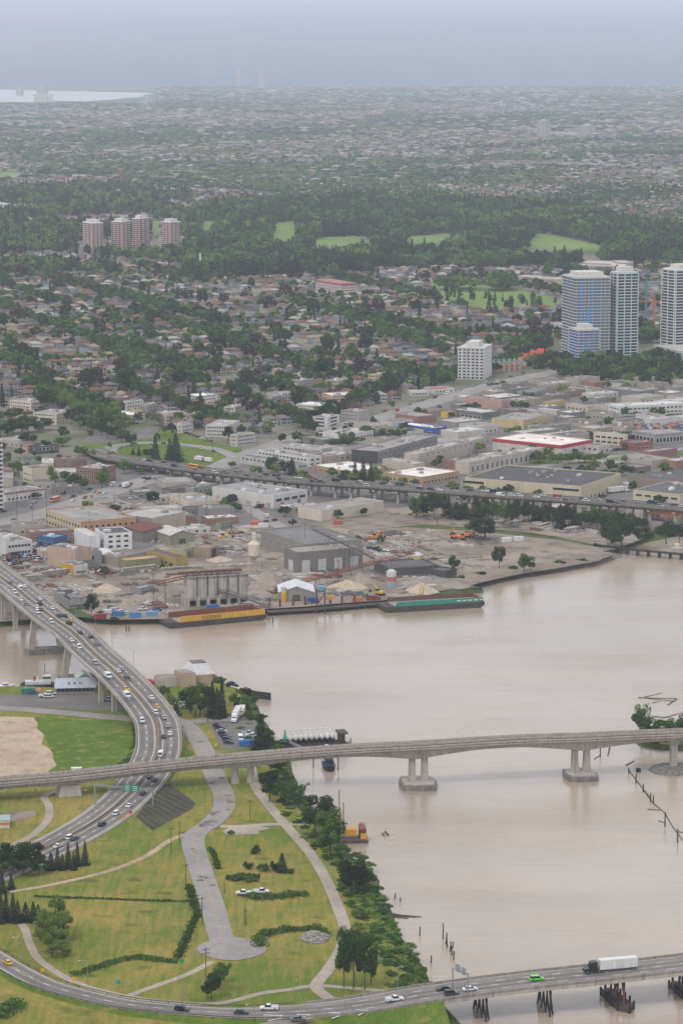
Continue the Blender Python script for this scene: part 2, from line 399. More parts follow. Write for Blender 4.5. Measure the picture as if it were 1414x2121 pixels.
sheet('gravel_patch', [(462,1722),(480,1712),(540,1712),(560,1716),(536,1722),(536,1728),(500,1729),(470,1730)], MT['path'], .09)
road('path', [(-60,1890),(0,1898),(46,1916),(60,1950),(78,1984),(120,2016),(180,2044),(262,2064),(330,2074),(420,2080),(480,2074),(540,2058),(600,2050),(655,2042),(740,2048),(830,2056),(880,2058)], 2.8, MT['path'], .10)
road('path', [(440,1992),(390,2018),(330,2040),(262,2064)], 2.6, MT['path'], .115)
road('path', [(-60,1775),(0,1760),(60,1735),(98,1700),(102,1670),(92,1652),(110,1642),(160,1636)], 3.2, MT['path'], .10)
road('dirt_track', [(20,1848),(110,1832),(220,1806),(300,1775),(350,1742),(385,1728)], 2.6, MT['sandlot'], .09)
sheet('shed_apron', [(0,1690),(30,1680),(72,1678),(76,1690),(30,1702),(0,1702)], MT['yard'], .1)
sheet('river_beach', [(868,2110),(900,2095),(930,2121),(990,2250),(850,2250),(830,2140)], MT['rock'], .07)

# ---- north bank: yards, streets, lawns
sheet('works_yard', [(-300,1290),(0,1288),(110,1280),(175,1274),(230,1284),(345,1282),(540,1262),(790,1244),(960,1216),(1080,1188),(1240,1162),(1262,1143),(1340,1112),(1340,1100),(1180,1075),(1050,1052),(900,1050),(780,1052),(660,1085),(520,1085),(420,1098),(300,1140),(100,1170),(-300,1200)], MT['yard'], .05, jit=3, step=20)
sheet('industrial_paving', [(-300,1200),(100,1170),(300,1140),(420,1098),(520,1085),(660,1085),(780,1052),(900,1050),(1050,1052),(1340,1100),(1700,1060),(1700,840),(1414,800),(1200,800),(1000,800),(800,860),(640,905),(470,960),(240,960),(0,1000),(-300,1030)], MT['asphalt'], .04)
sheet('verge', [(720,1100),(840,1092),(950,1098),(1060,1108),(1180,1122),(1262,1138),(1240,1130),(1150,1112),(1000,1094),(880,1086)], MT['bank'], .1, jit=2, step=14)
sheet('spit_field', [(1040,1132),(1120,1128),(1200,1130),(1250,1140),(1270,1150),(1240,1160),(1130,1180),(1060,1180),(1020,1160)], MT['yard'], .12, jit=2, step=14)
sheet('verge', [(1090,955),(1414,928),(1700,910),(1700,920),(1414,942),(1120,968)], MT['lawn'], .1, jit=2, step=14)
sheet('park_lawn', [(160,915),(260,880),(370,892),(410,910),(500,928),(500,948),(440,968),(300,962),(200,940)], MT['lawn'], .10)
sheet('sports_court', [(165,918),(200,890),(330,884),(326,908),(210,918)], MT['asphalt'], .14)
sheet('embankment_lawn', [(40,1262),(110,1244),(180,1270),(230,1284),(160,1278),(90,1284)], MT['bank'], .1)
road('arterial_road', [(-200,1120),(0,1082),(90,1064),(190,1032),(280,1002),(360,985),(430,978),(500,948),(600,912),(700,884),(800,862),(900,832),(1000,803),(1110,778),(1300,742),(1700,680)], 22, MT['asphalt_pale'], .16)
road('loop_road', [(235,946),(228,930),(262,920),(330,918),(420,926),(470,938),(488,952),(470,968)], 11, MT['asphalt_pale'], .18)
road('yard_lane', [(440,980),(470,1010),(500,1040),(560,1080),(620,1110)], 10, MT['asphalt_pale'], .14)
road('yard_lane', [(-100,1140),(60,1100),(120,1110),(260,1150),(380,1180)], 9, MT['asphalt_pale'], .13)
road('yard_lane', [(620,1110),(700,1075),(800,1072),(1000,1090),(1230,1120)], 12, MT['yard'], .10)
road('yard_lane', [(1090,970),(1250,948),(1414,930),(1600,905)], 10, MT['asphalt_pale'], .14)
# fairways and park lawns far up
for q in ([(558,500),(575,462),(612,459),(612,492),(590,500)], [(640,505),(660,492),(755,490),(760,502),(700,510)], [(836,506),(850,490),(935,485),(930,496),(870,512)],
          [(1088,514),(1110,484),(1150,488),(1240,508),(1244,522),(1200,518)], [(412,476),(420,458),(448,458),(444,478)], [(312,482),(316,458),(334,458),(332,482)],
          [(884,608),(890,584),(940,588),(1010,592),(1080,600),(1160,622),(1160,642),(1090,640),(1000,640),(930,626)], [(-20,370),(0,358),(30,357),(52,362),(30,372)], [(1330,540),(1340,525),(1414,528),(1414,540)],[(756,535),(760,500),(772,500),(770,535)]):
    sheet('fairway', q, MT['fairway'], .3)
for q in ([(-500,214),(0,211),(60,212),(120,209),(180,210),(240,206),(262,203),(296,200),(318,195),(300,192),(230,191),(160,189),(80,188),(0,185),(-500,182)],):
    sheet('inlet_water', q, MT['water'], .6)
mb = MB(); mb.add([(-9000,6200,G+.2),(9000,6200,G+.2),(9000,24000,G+.2),(-9000,24000,G+.2)], [(0,1,2,3)])
tag(mb.obj('far_ground', MT['far']), kind='structure')

# residential street grid, aligned to the town's own north
NV = Vector((-.371, .9286, 0)); EV = Vector((.9286, .371, 0)); O0 = P(500, 800)
def grid(e, n): return O0 + EV * e + NV * n
RES_LOW = [(-4000,905),(0,885),(250,878),(420,905),(520,915),(600,893),(700,866),(790,845),(900,815),(1000,785),(1110,760),(1300,728),(1414,705),(6000,600)]
def low_y(x):
    for (xa, ya), (xb, yb) in zip(RES_LOW, RES_LOW[1:]):
        if xa <= x <= xb: return ya + (yb - ya) * (x - xa) / (xb - xa)
    return 600
def in_town(p, pad=0):
    x, y = proj(p); return 440 < y < low_y(x) - pad
NOSTREET = [(380,575),(380,430),(1500,430),(1500,545),(1150,560),(900,556),(640,572)]
mb = MB()
def street_run(f, a, b, w, dz):
    run = []
    for s in range(int(a), int(b), 43):
        p = f(s); ok = in_town(p, 6) and not inside(NOSTREET, *proj(p))
        if ok: run.append(p)
        if (not ok or s + 43 >= b) and run:
            if len(run) > 1: mb.ribbon(run, w, 0, dz)
            run = []
for k in range(-12, 42): street_run(lambda s: grid(s, k * 80), -2400, 2600, 9, .02)
for k in range(-14, 16): street_run(lambda s: grid(k * 172, s), -1200, 4100, 10, .05)
tag(mb.obj('street', MT['street']), kind='structure')

# hills behind the town, fading into the air
nx, ny = 110, 60
hv = []; hf = []
def fbm(x, y):
    s = 0; a = 1; f = 1
    for k in range(5):
        s += a * (math.sin(x * f * 1.3 + 2.1 * k + 1.7 * math.sin(y * f * .9 + k)) * math.cos(y * f * 1.1 + 1.3 * k)); a *= .5; f *= 2.03
    return s
def hill_z(x, y):
    t = min(max((y - 23500) / 66000, 0), 1)
    return min(G - 4 + (t ** .8) * (2150 + 120 * fbm(x * .00014, y * .0001)) + 30 * fbm(x * .0012 + 5, y * .0012) * min(t * 4, 1), 2500)
for j in range(ny):
    for i in range(nx):
        y = 23500 + 66000 * j / (ny - 1); x = (-1 + 2 * i / (nx - 1)) * (11000 + .2 * y); t = j / (ny - 1)
        hv.append((x, y, hill_z(x, y)))
for j in range(ny - 1):
    for i in range(nx - 1):
        a = j * nx + i; hf.append((a, a + 1, a + nx + 1, a + nx))
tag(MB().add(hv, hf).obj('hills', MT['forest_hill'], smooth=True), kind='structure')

# the air
hz = bpy.data.materials.new('haze_air'); hz.use_nodes = True; t = hz.node_tree; t.nodes.clear()
o = N(t, 'ShaderNodeOutputMaterial'); pv = N(t, 'ShaderNodeVolumePrincipled')
pv.inputs['Color'].default_value = (.83, .89, 1.0, 1); pv.inputs['Density'].default_value = 3.9e-5; pv.inputs['Anisotropy'].default_value = .0
t.links.new(pv.outputs[0], o.inputs['Volume'])
tag(MB().box(-30500, 30500, -1500, 91000, -2.5, 2560).obj('haze', hz), kind='stuff')
# ================================================================== bridges
def offset_path(path, off, dz=0.0):
    return [p + Vector((t.y, -t.x, 0)) * off + Vector((0, 0, dz)) for p, t in zip(path, tangents(path))]
def sweep(mb, path, prof, m=0, widths=None):
    """prof: closed list of (across, up); widths: optional per-point scale of across / list of profs"""
    T = tangents(path); n = len(prof if not callable(prof) else prof(0)); o = len(mb.v)
    for i, (p, t) in enumerate(zip(path, T)):
        pr = prof(i) if callable(prof) else prof; nx = Vector((t.y, -t.x, 0))
        for a, u in pr: q = p + nx * a; mb.v.append((q.x, q.y, q.z + u))
    for i in range(len(path) - 1):
        for k in range(n):
            k2 = (k + 1) % n; mb.f.append((o+i*n+k, o+i*n+k2, o+(i+1)*n+k2, o+(i+1)*n+k)); mb.m.append(m)
    mb.f.append(tuple(o + n - 1 - k for k in range(n))); mb.f.append(tuple(o + (len(path)-1)*n + k for k in range(n))); mb.m += [m, m]
    return mb
def near_i(path, p): return min(range(len(path)), key=lambda i: (path[i].xy - Vector(p).xy).length)
def z_on(path, px, py):
    z = path[0].z
    for _ in range(4):
        p = P(px, py, z); z = path[near_i(path, p)].z
    i = near_i(path, p); return P(px, py, z), tangents(path)[i]

# ---- curved road bridge over the river
HW = [(-120,1105,21),(-38,1165,21),(8,1200,21),(36,1220,21),(100,1273,21),(154,1312,21),(190,1349,20),(240,1393,18),(280,1434,14.5),(311,1472,11),(326,1500,9),(329,1548,6.4),(317,1582,4.6),(297,1613,3.9),(270,1643,3.6),(214,1691,3.5),(122,1745,3.5),(0,1801,3.5),(-150,1860,3.5)]
hw = cut(smooth([P(*a) for a in HW], 8), 4.0)
HWW = 19.6
hb = thing('road_bridge', 'long curved grey road bridge crossing the brown river beside the boat yard', 'bridge')
i_gr = next(i for i, p in enumerate(hw) if p.z < 4.9 and proj(p)[1] > 1500)
mb = MB(); mb.ribbon(hw, HWW - 1.0, 0, .02); mb.obj('deck_surface', MT['deck'], hb)
def hprof(i):
    z = hw[i].z; d = min(2.4 + 1.6 * max(0, math.cos(i * .19)) ** 4, max(z - G + .6, .7)) if i < i_gr else .9
    return [(-HWW/2, -.01), (HWW/2, -.01), (HWW/2, -.7), (HWW/2 - 3.2, -1.0), (HWW/2 - 4.2, -d), (-HWW/2 + 4.2, -d), (-HWW/2 + 3.2, -1.0), (-HWW/2, -.7)]
sweep(MB(), hw, hprof).obj('girder', MT['concrete'], hb)
for s in (-1, 1):
    sweep(MB(), hw[:i_gr + 12], [(s*(HWW/2 - .35), 0), (s*(HWW/2 + .02), 0), (s*(HWW/2 + .02), .95), (s*(HWW/2 - .2), .95)]).obj('parapet', MT['concrete'], hb)
    rl = MB()
    rl.tube(offset_path(hw[:i_gr:2], s * (HWW/2 - .1), 1.35), .06, 4); rl.obj('hand_rail', MT['steel'], hb)
sweep(MB(), hw, [(-.9, .02), (.9, .02), (.9, .2), (.35, .25), (.25, .95), (-.25, .95), (-.35, .25), (-.9, .2)]).obj('median_barrier', mat('median_stain', C('7e6f5e'), streak=.3), hb)
for off in (-6.9, -3.4, 3.4, 6.9): MB().ribbon(hw, 1.7, 0, .04, off).obj('tyre_wear', MT['asphalt'], hb)
mk = MB()
for off in (-5.2, 5.2): dashes(mk, hw, off, 3, 6, .28, .06)
for off in (-8.6, -1.7, 1.7, 8.6): mk.ribbon(hw, .22, 0, .06, off)
tag(mk.obj('lane_marking', MT['white'], hb), kind='stuff')
mk = MB()
for yv in np.linspace(1212, 1236, 9):
    p, t = z_on(hw, 8 + (yv - 1212) * .9, yv); nx = Vector((t.y, -t.x, 0))
    mk.ribbon([p - nx * 1.6 + t * 1.5, p + nx * 1.6 - t * 1.5], .5, 0, .07)
mk.obj('hatched_marking', MT['white'], hb)
def leg_pier(px, py, spread0, spread1, wb, parent, zb=0.0, cap=True, foot=True, m='concrete'):
    c = hw[near_i(hw, P(px, py, zb))]; i = near_i(hw, P(px, py, zb)); t = tangents(hw)[i]; nx = Vector((t.y, -t.x, 0)); rz = math.atan2(nx.y, nx.x)
    top = hprof(i)[4][1] + c.z + .05
    for s in (-1, 1):
        a = c + nx * s * spread0; b = c + nx * s * spread1
        mb = MB(); o = []
        for q, z, ww in ((a, zb, wb[0]), (b, top, wb[1])):
            for i2, j2 in ((-1,-1),(1,-1),(1,1),(-1,1)):
                v = q + nx * (i2 * ww / 2) + t * (j2 * wb[2] / 2); mb.v.append((v.x, v.y, z))
        mb.f = [(3,2,1,0),(4,5,6,7),(0,1,5,4),(1,2,6,5),(2,3,7,6),(3,0,4,7)]; mb.m = [0] * 6
        mb.obj('pier_leg', MT[m], parent)
    if foot:
        fx = spread0 + 3.2
        mb = MB(); hx = [(-fx, -2), (-fx + 1.5, -3.4), (fx - 1.5, -3.4), (fx, -2), (fx, 2), (fx - 1.5, 3.4), (-fx + 1.5, 3.4), (-fx, 2)]
        mb.prism(hx, -1.5, 3.0); mb.obj('pier_footing', MT['concrete_dark'], parent, loc=(c.x, c.y, 0), rz=rz)
leg_pier(92, 1341, 7.5, 5.2, (2.6, 3.6, 2.6), hb, 2.9)
leg_pier(178, 1398, 7.5, 5.2, (2.6, 3.6, 2.6), hb, 2.9)
leg_pier(30, 1306, 5.2, 5.2, (2.4, 2.4, 2.0), hb, 2.9, foot=False)
leg_pier(-10, 1287, 5.2, 5.2, (2.4, 2.4, 2.0), hb, 2.9, foot=False)
leg_pier(228, 1452, 5.0, 5.0, (2.2, 2.2, 1.8), hb, 2.9, foot=False)
leg_pier(262, 1474, 5.0, 5.0, (2.2, 2.2, 1.8), hb, 2.9, foot=False)
leg_pier(296, 1508, 5.0, 5.0, (2.2, 2.2, 1.8), hb, 2.9, foot=False)
# embankment under the last span
mb = MB(); sub = hw[i_gr - 6:]
sweep(mb, sub, lambda i: [(-HWW/2 + .3, -.75), (HWW/2 - .3, -.75), (HWW/2 + max(sub[i].z - G, .1) * 1.6, G - sub[i].z - .3), (-HWW/2 - max(sub[i].z - G, .1) * 1.6, G - sub[i].z - .3)])
tag(mb.obj('embankment', MT['lawn']), kind='structure')

# ---- elevated rail guideway
GW = [(-260,1646,9.4),(-120,1632,9.8),(0,1620,10.0),(140,1608,10.5),(288,1591,11.5),(400,1579,12.5),(510,1569,13.5),(638,1558,15),(760,1550,16.3),(862,1545,17),(1060,1533,17.5),(1205,1528,17),(1312,1523,16.2),(1414,1519,15.5),(1560,1512,15)]
gw = cut(smooth([P(*a) for a in GW], 8), 3.0)
gb = thing('rail_guideway', 'pale concrete elevated rail viaduct with haunched box girder spanning the river', 'viaduct')
gpx = [proj(p)[0] for p in gw]
def depth_at(x):
    d = 2.6
    for c, wd, a in ((862, 150, 2.6), (1205, 150, 2.6), (510, 120, 1.4), (140, 90, .6)):
        q = max(0, 1 - abs(x - c) / wd); d += a * q ** 1.6
    return d
WGD = 10.4
def gprof(i):
    d = depth_at(gpx[i])
    return [(-WGD/2, 0), (WGD/2, 0), (WGD/2, -.45), (WGD/2 - 2.3, -.9), (WGD/2 - 3.0, -d), (-WGD/2 + 3.0, -d), (-WGD/2 + 2.3, -.9), (-WGD/2, -.45)]
sweep(MB(), gw, gprof).obj('box_girder', MT['concrete'], gb)
for s in (-1, 1):
    sweep(MB(), gw, [(s*(WGD/2 - .28), 0), (s*(WGD/2 + .05), 0), (s*(WGD/2 + .05), 1.1), (s*(WGD/2 - .22), 1.1)]).obj('parapet', MT['concrete'], gb)
    sweep(MB(), gw, [(s*(WGD/2 + .051), .25), (s*(WGD/2 + .14), .25), (s*(WGD/2 + .14), .42), (s*(WGD/2 + .051), .42)]).obj('cable_duct', MT['rust'], gb)
for s in (-1, 1):
    sweep(MB(), gw, [(s*2.2 - 1.25, .02), (s*2.2 + 1.25, .02), (s*2.2 + 1.25, .3), (s*2.2 - 1.25, .3)]).obj('track_bed', mat('track_bed', C('5b4a40'), var=.25), gb)
    for r_ in (-.75, .75):
        sweep(MB(), gw, [(s*2.2 + r_ - .05, .3), (s*2.2 + r_ + .05, .3), (s*2.2 + r_ + .05, .5), (s*2.2 + r_ - .05, .5)]).obj('rail', MT['rust'], gb)
sweep(MB(), gw, [(-.35, .02), (.35, .02), (.35, 1.0), (-.35, 1.0)]).obj('centre_walkway', MT['concrete'], gb)
def g_pier(x, gap, w, zb, foot=None, flare=0.0):
    i = min(range(len(gw)), key=lambda k: abs(gpx[k] - x)); p = gw[i]; t = tangents(gw)[i]; rz = math.atan2(t.y, t.x); top = p.z - depth_at(gpx[i]) + .06
    for s in ((-1, 1) if gap else (0,)):
        mb = MB()
        if flare:
            mb.taper((0, 0), (w/2, w/2), (w/2, w/2), zb, top - 2.2); mb.taper((0, 0), (w/2 + .01, w/2 + .01), (w/2 * flare, w/2 * flare), top - 2.2, top)
        else: mb.taper((0, 0), (w*.62, w/2), (w*.5, w*.42), zb, top)
        mb.obj('pier_column', MT['concrete'], gb, loc=(p.x + t.x * s * gap / 2, p.y + t.y * s * gap / 2, 0), rz=rz)
    if foot:
        a, b = foot; hx = [(-a, -b*.75), (-a*.1, -b), (a*.75, -b), (a, -b*.2), (a, b*.2), (a*.75, b), (-a*.75, b), (-a, b*.3)]
        f = MB().prism(hx, -1.5, 2.1).obj('pier_footing', MT['concrete_dark'], gb, loc=(p.x, p.y, 0), rz=rz)
        MB().prism([(x_*.88, y_*.85) for x_, y_ in hx], 2.1, 2.5).obj('footing_cap', MT['concrete'], f)
    return p, rz
g_pier(862, 5.2, 2.4, 2.3, (7.6, 9.0)); g_pier(1205, 5.2, 2.4, 2.3, (6.8, 8.0)); g_pier(510, 6.4, 2.6, 2.9)
g_pier(140, 0, 7.5, 2.9); g_pier(-60, 0, 7.5, 2.9); pp, _ = g_pier(1397, 0, 2.6, 1.0, None, 1.9)
mb = MB(); rr = random.Random(3)
for k in range(3):
    pass
prof = [(11.5, -1.2), (10.2, .4), (7.5, 1.5), (4.5, 1.9), (.1, 2.0)]
rk = MB().lathe((0, 0, 0), prof, 22)
rk.v = [(x + rr.uniform(-.7, .7), y + rr.uniform(-.7, .7), z + (rr.uniform(-.3, .3) if z < 1.7 else 0)) for x, y, z in rk.v]
tag(rk.obj('rock_island', MT['riprap'], loc=(pp.x, pp.y, 0)), 'rocky mound at the water ringing the flared rail viaduct column', 'rocks')

# ---- low road bridge on timber piles at the bottom
LB = [(-300,1790,3.4),(-160,1880,3.5),(-70,1945,3.6),(0,1988,3.8),(60,2022,4),(120,2047,4),(238,2076,4.2),(340,2089,4.5),(480,2098,5),(600,2096,5.5),(740,2083,6.5),(892,2058,8),(1074,2034,9.4),(1231,2017,10.2),(1414,1996,10.8),(1700,1962,11)]
lb = cut(smooth([P(*a) for a in LB], 8), 3.0); lpx = [proj(p)[0] for p in lb]
def lw(x): return 9.6 + 6.4 * min(max((x - 430) / 330, 0), 1)
LWS = [lw(x) for x in lpx]
bb = thing('road_bridge', 'low road bridge on dark timber piles along the foot of the river view', 'bridge')
MB().ribbon(lb, [v - .6 for v in LWS], 0, .03).obj('deck_surface', MT['deck'], bb)
i0 = next(i for i, x in enumerate(lpx) if x > 862)
sweep(MB(), lb[i0:], lambda i: [(-LWS[i0+i]/2, 0), (LWS[i0+i]/2, 0), (LWS[i0+i]/2, -1.1), (-LWS[i0+i]/2, -1.1)]).obj('deck_slab', MT['concrete'], bb)
sub = lb[:i0 + 3]
tag(sweep(MB(), sub, lambda i: [(-LWS[i]/2, -.02), (LWS[i]/2, -.02), (LWS[i]/2 + max(sub[i].z - G, .1) * 1.5, G - sub[i].z - .3), (-LWS[i]/2 - max(sub[i].z - G, .1) * 1.5, G - sub[i].z - .3)]).obj('embankment', MT['lawn']), kind='structure')
for s in (-1, 1):
    sweep(MB(), lb[i0 - 12:], lambda i: [(s*(LWS[i0-12+i]/2 - .4), 0), (s*(LWS[i0-12+i]/2 + .03), 0), (s*(LWS[i0-12+i]/2 + .03), .8), (s*(LWS[i0-12+i]/2 - .3), .8)]).obj('parapet', mat('parapet_stain', C('8b8378'), streak=.4), bb)
    p_ = [p + Vector((t.y, -t.x, 0)) * s * (w_/2 + .2) + Vector((0, 0, .65)) for p, t, w_ in zip(lb[:i0 - 12], tangents(lb)[:i0 - 12], LWS)]
    ge = MB().tube(p_, .16, 4)
    for q in p_[::2]: ge.box(q.x - .1, q.x + .1, q.y - .1, q.y + .1, q.z - .9, q.z + .1)
    ge.obj('guard_rail', MT['timber'], bb)
for off in (-1.8, 1.8): MB().ribbon(lb, 1.7, 0, .05, off).obj('tyre_wear', MT['asphalt'], bb)
mk = MB(); dashes(mk, lb, 0, 3, 6, .25, .08)
for i in range(len(lb) - 1):
    for s in (-1, 1): mk.ribbon(lb[i:i+2], .22, 0, .08, s * (LWS[i]/2 - 1.0))
ii = [i for i, x in enumerate(lpx) if x > 740]; dashes(mk, [lb[i] for i in ii], 3.6, 3, 6, .25, .08); dashes(mk, [lb[i] for i in ii], -3.6, 3, 6, .25, .08)
tag(mk.obj('lane_marking', MT['white'], bb), kind='stuff')
def pile_bent(x, zb, n, mname='timber_dark'):
    i = min(range(len(lb)), key=lambda k: abs(lpx[k] - x)); p = lb[i]; t = tangents(lb)[i]; nx = Vector((t.y, -t.x, 0)); top = p.z - 1.15
    for k in range(n):
        a = (k / (n - 1) - .5); rake = 1.35
        MB().tube([p + nx * (a * 12 * rake) + t * (.9 * (-1) ** k) + Vector((0, 0, zb - p.z)), p + nx * (a * 12) + Vector((0, 0, top - p.z))], .32, 6).obj('pile', MT[mname], bb)
    MB().bar(p - nx * 6.6 + Vector((0, 0, top - p.z + .02)), p + nx * 6.6 + Vector((0, 0, top - p.z + .02)), 1.0, .7).obj('pile_cap', MT['concrete_dark'], bb)
    return p, t, nx
for x in (940, 995, 1060, 1130, 1205): 
    if x in (995, 1130): pile_bent(x, -1, 8)
for x in (1285, 1425):
    p, t, nx = pile_bent(x, 1.0, 6, 'rust')
    a = MB(); hx = [(-11, 0), (-8.5, -2.4), (7.5, -2.7), (11, 0), (7.5, 2.7), (-8.5, 2.4)]
    fd = a.prism(hx, -1.5, 1.6).obj('fender', MT['timber'], bb, loc=(p.x, p.y, 0), rz=math.atan2(nx.y, nx.x))
    for u, v in hx + [(0, -2.6), (0, 2.6), (4, -2.7), (-4, -2.5), (4, 2.7), (-4, 2.5), (2, -2.65), (-2, -2.55)]:
        MB().tube([(u, v, -1.5), (u, v, 2.6 + (u * 7 + v) % 1.0)], .38, 6).obj('fender_pile', MT['timber_dark'], fd)
# slip ramp and painted chevrons
rmp, _ = road('slip_road', [(380,2175),(470,2146),(560,2124),(660,2104),(760,2088)], 6.5, MT['deck'], .0, z=5.2)
for v in bpy.data.objects['slip_road'].data.vertices: v.co.z += .05
cv = MB()
for x, y, l_ in ((575,2105,60),(640,2104,52),(700,2100,40),(750,2094,26)):
    z = lb[min(range(len(lb)), key=lambda k: abs(lpx[k] - x))].z + .1
    cv.ribbon([P(x - l_/2, y - 3, z), P(x + l_/2, y - 1, z)], .5); cv.ribbon([P(x + l_/2, y - 1, z), P(x - l_/3, y + 9, z)], .5)
tag(cv.obj('road_marking', MT['white']), kind='structure')

# ---- long elevated freeway on the far bank
FW = [(190,930,5),(236,948,7.5),(330,961,9),(430,975,10.5),(560,989,11.5),(640,997,12),(800,1007,13),(1000,1022,14.5),(1200,1036,16),(1414,1052,18),(1700,1078,19)]
fw = cut(smooth([P(*a) for a in FW], 8), 6.0); fpx = [proj(p)[0] for p in fw]
fb = thing('freeway_viaduct', 'long dark elevated freeway on concrete bents between warehouses and works yards', 'viaduct')
MB().ribbon(fw, 16.4, 0, .03).obj('deck_surface', MT['asphalt'], fb)
sweep(MB(), fw, [(-9, 0), (9, 0), (9, -.5), (7, -1.9), (-7, -1.9), (-9, -.5)]).obj('girder', MT['concrete_dark'], fb)
for s in (-1, 1): sweep(MB(), fw, [(s*8.6, 0), (s*9.05, 0), (s*9.05, 1.0), (s*8.7, 1.0)]).obj('parapet', MT['concrete_dark'], fb)
sweep(MB(), fw, [(-.2, .03), (.2, .03), (.2, .9), (-.2, .9)]).obj('median_barrier', MT['concrete_dark'], fb)
Tf = tangents(fw)
for x in list(range(268, 640, 34)) + list(range(655, 1414, 44)):
    i = min(range(len(fw)), key=lambda k: abs(fpx[k] - x)); p = fw[i]; t = Tf[i]; nx = Vector((t.y, -t.x, 0)); rz = math.atan2(nx.y, nx.x)
    for s in (-1, 1):
        MB().box(-.9, .9, -.8, .8, 2.9, p.z - 2.9).obj('bent_column', MT['concrete'], fb, loc=(p.x + nx.x*s*5, p.y + nx.y*s*5, 0), rz=rz)
    MB().box(-8, 8, -.9, .9, p.z - 3.1, p.z - 1.88).obj('bent_cap', MT['concrete'], fb, loc=(p.x, p.y, 0), rz=rz)
i = min(range(len(fw)), key=lambda k: abs(fpx[k] - 1335)); p = fw[i]; t = Tf[i]; nx = Vector((t.y, -t.x, 0))
MB().box(-9, 9, -3, 3, -1, p.z - 1.88).obj('main_pier', MT['concrete'], fb, loc=(p.x, p.y, 0), rz=math.atan2(nx.y, nx.x))
k = [i for i, x in enumerate(fpx) if x > 1342]
sweep(MB(), [fw[i] for i in k], [(-6.5, -1.95), (6.5, -1.95), (6.5, -4.2), (-6.5, -4.2)]).obj('steel_girder', mat('weathering_steel', C('9a6a3c'), streak=.3), fb)
# ================================================================== buildings
S_ = 1414 / 480
ZO = {'A': (0, 700), 'B': (470, 700), 'C': (934, 700), 'D': (0, 960), 'E': (470, 960), 'F': (934, 960), 'p': None,
      'U': (0, 400), 'V': (470, 400), 'W': (934, 400), 'X': (0, 1200)}
def zc(z, x, y):
    if z == 'p': return (x, y)
    ox, oy = ZO[z]; return (x / S_ + ox, y / S_ + oy)
def window_mesh():
    mb = MB(); mb.box(-.5, .5, -.06, .02, 0, 1, 0)
    mb.box(-.42, .42, -.085, -.061, .08, .92, 1)
    return mb.mesh('window', [MT['metal'], MT['glass']])
WINM = window_mesh()
def door_mesh():
    mb = MB(); mb.box(-.5, .5, -.06, .02, 0, 1, 0)
    for k in range(4): mb.box(-.45, .45, -.1, -.061, .03 + k * .235, .22 + k * .235, 0)
    return mb.mesh('door', [MT['metal']])
DOORM = door_mesh()
UNITM = MB().box(-.5, .5, -.5, .5, 0, .85).box(-.3, .3, -.3, .3, .85, 1).mesh('rooftop_unit', [MT['metal']])
def frame3(z, M, L_=None, R_=None, zt=G):
    """corner M with either full corner R or full corner L (the other only by its x): origin, unit x, lengths"""
    Mp = P(*zc(z, *M), zt)
    if isinstance(R_, tuple):
        r = P(*zc(z, *R_), zt) - Mp; a = r.length; ux = r.normalized(); uy = Vector((-ux.y, ux.x, 0))
        lx = L_[0] if isinstance(L_, tuple) else L_; lx = zc(z, lx, 0)[0]
        k = (lx - CX) / F; f0 = Mp.y * _cp + (H - zt) * _sp
        den = uy.x - k * uy.y * _cp; b = (k * f0 - Mp.x) / den if abs(den) > .02 else 20
    else:
        r = P(*zc(z, *L_), zt) - Mp; b = r.length; uy = r.normalized(); ux = Vector((uy.y, -uy.x, 0))
        rx = zc(z, R_, 0)[0]; k = (rx - CX) / F; f0 = Mp.y * _cp + (H - zt) * _sp
        den = ux.x - k * ux.y * _cp; a = (k * f0 - Mp.x) / den if abs(den) > .02 else 20
    a = min(max(abs(a), 4), 260); b = min(max(abs(b), 4), 260)
    return Mp, ux, a, b
def add_windows(root, a, b, h, face, cols, rows, ww, wh, sill, dz=None, margin=1.2, fcol=C('cfcac0'), many=56):
    ln = a if face == 'F' else b; ww = min(ww, (ln - 2 * margin) / max(cols, 1) * .9)
    if ln < 3 or ww < .3: return
    dz = dz or ((h - sill - .9) / rows)
    spots = [(margin + (ln - 2 * margin) * (c + .5) / cols, sill + r * dz) for c in range(cols) for r in range(rows)]
    if len(spots) <= many:
        for u, zz in spots:
            if face == 'F': ob('window', WINM, root, (u, 0, zz), 0, (ww, 1, wh), fcol)
            else: ob('window', WINM, root, (0, u, zz), -math.pi / 2, (ww, 1, wh), fcol)
    else:
        mb = MB()
        for u, zz in spots:
            if face == 'F': mb.box(u - ww/2, u + ww/2, -.08, .02, zz, zz + wh)
            else: mb.box(-.08, .02, u - ww/2, u + ww/2, zz, zz + wh)
        tag(mb.obj('glazing', MT['glass'], root), kind='stuff')
BUILT = []                               # footprints, to keep trees and houses off
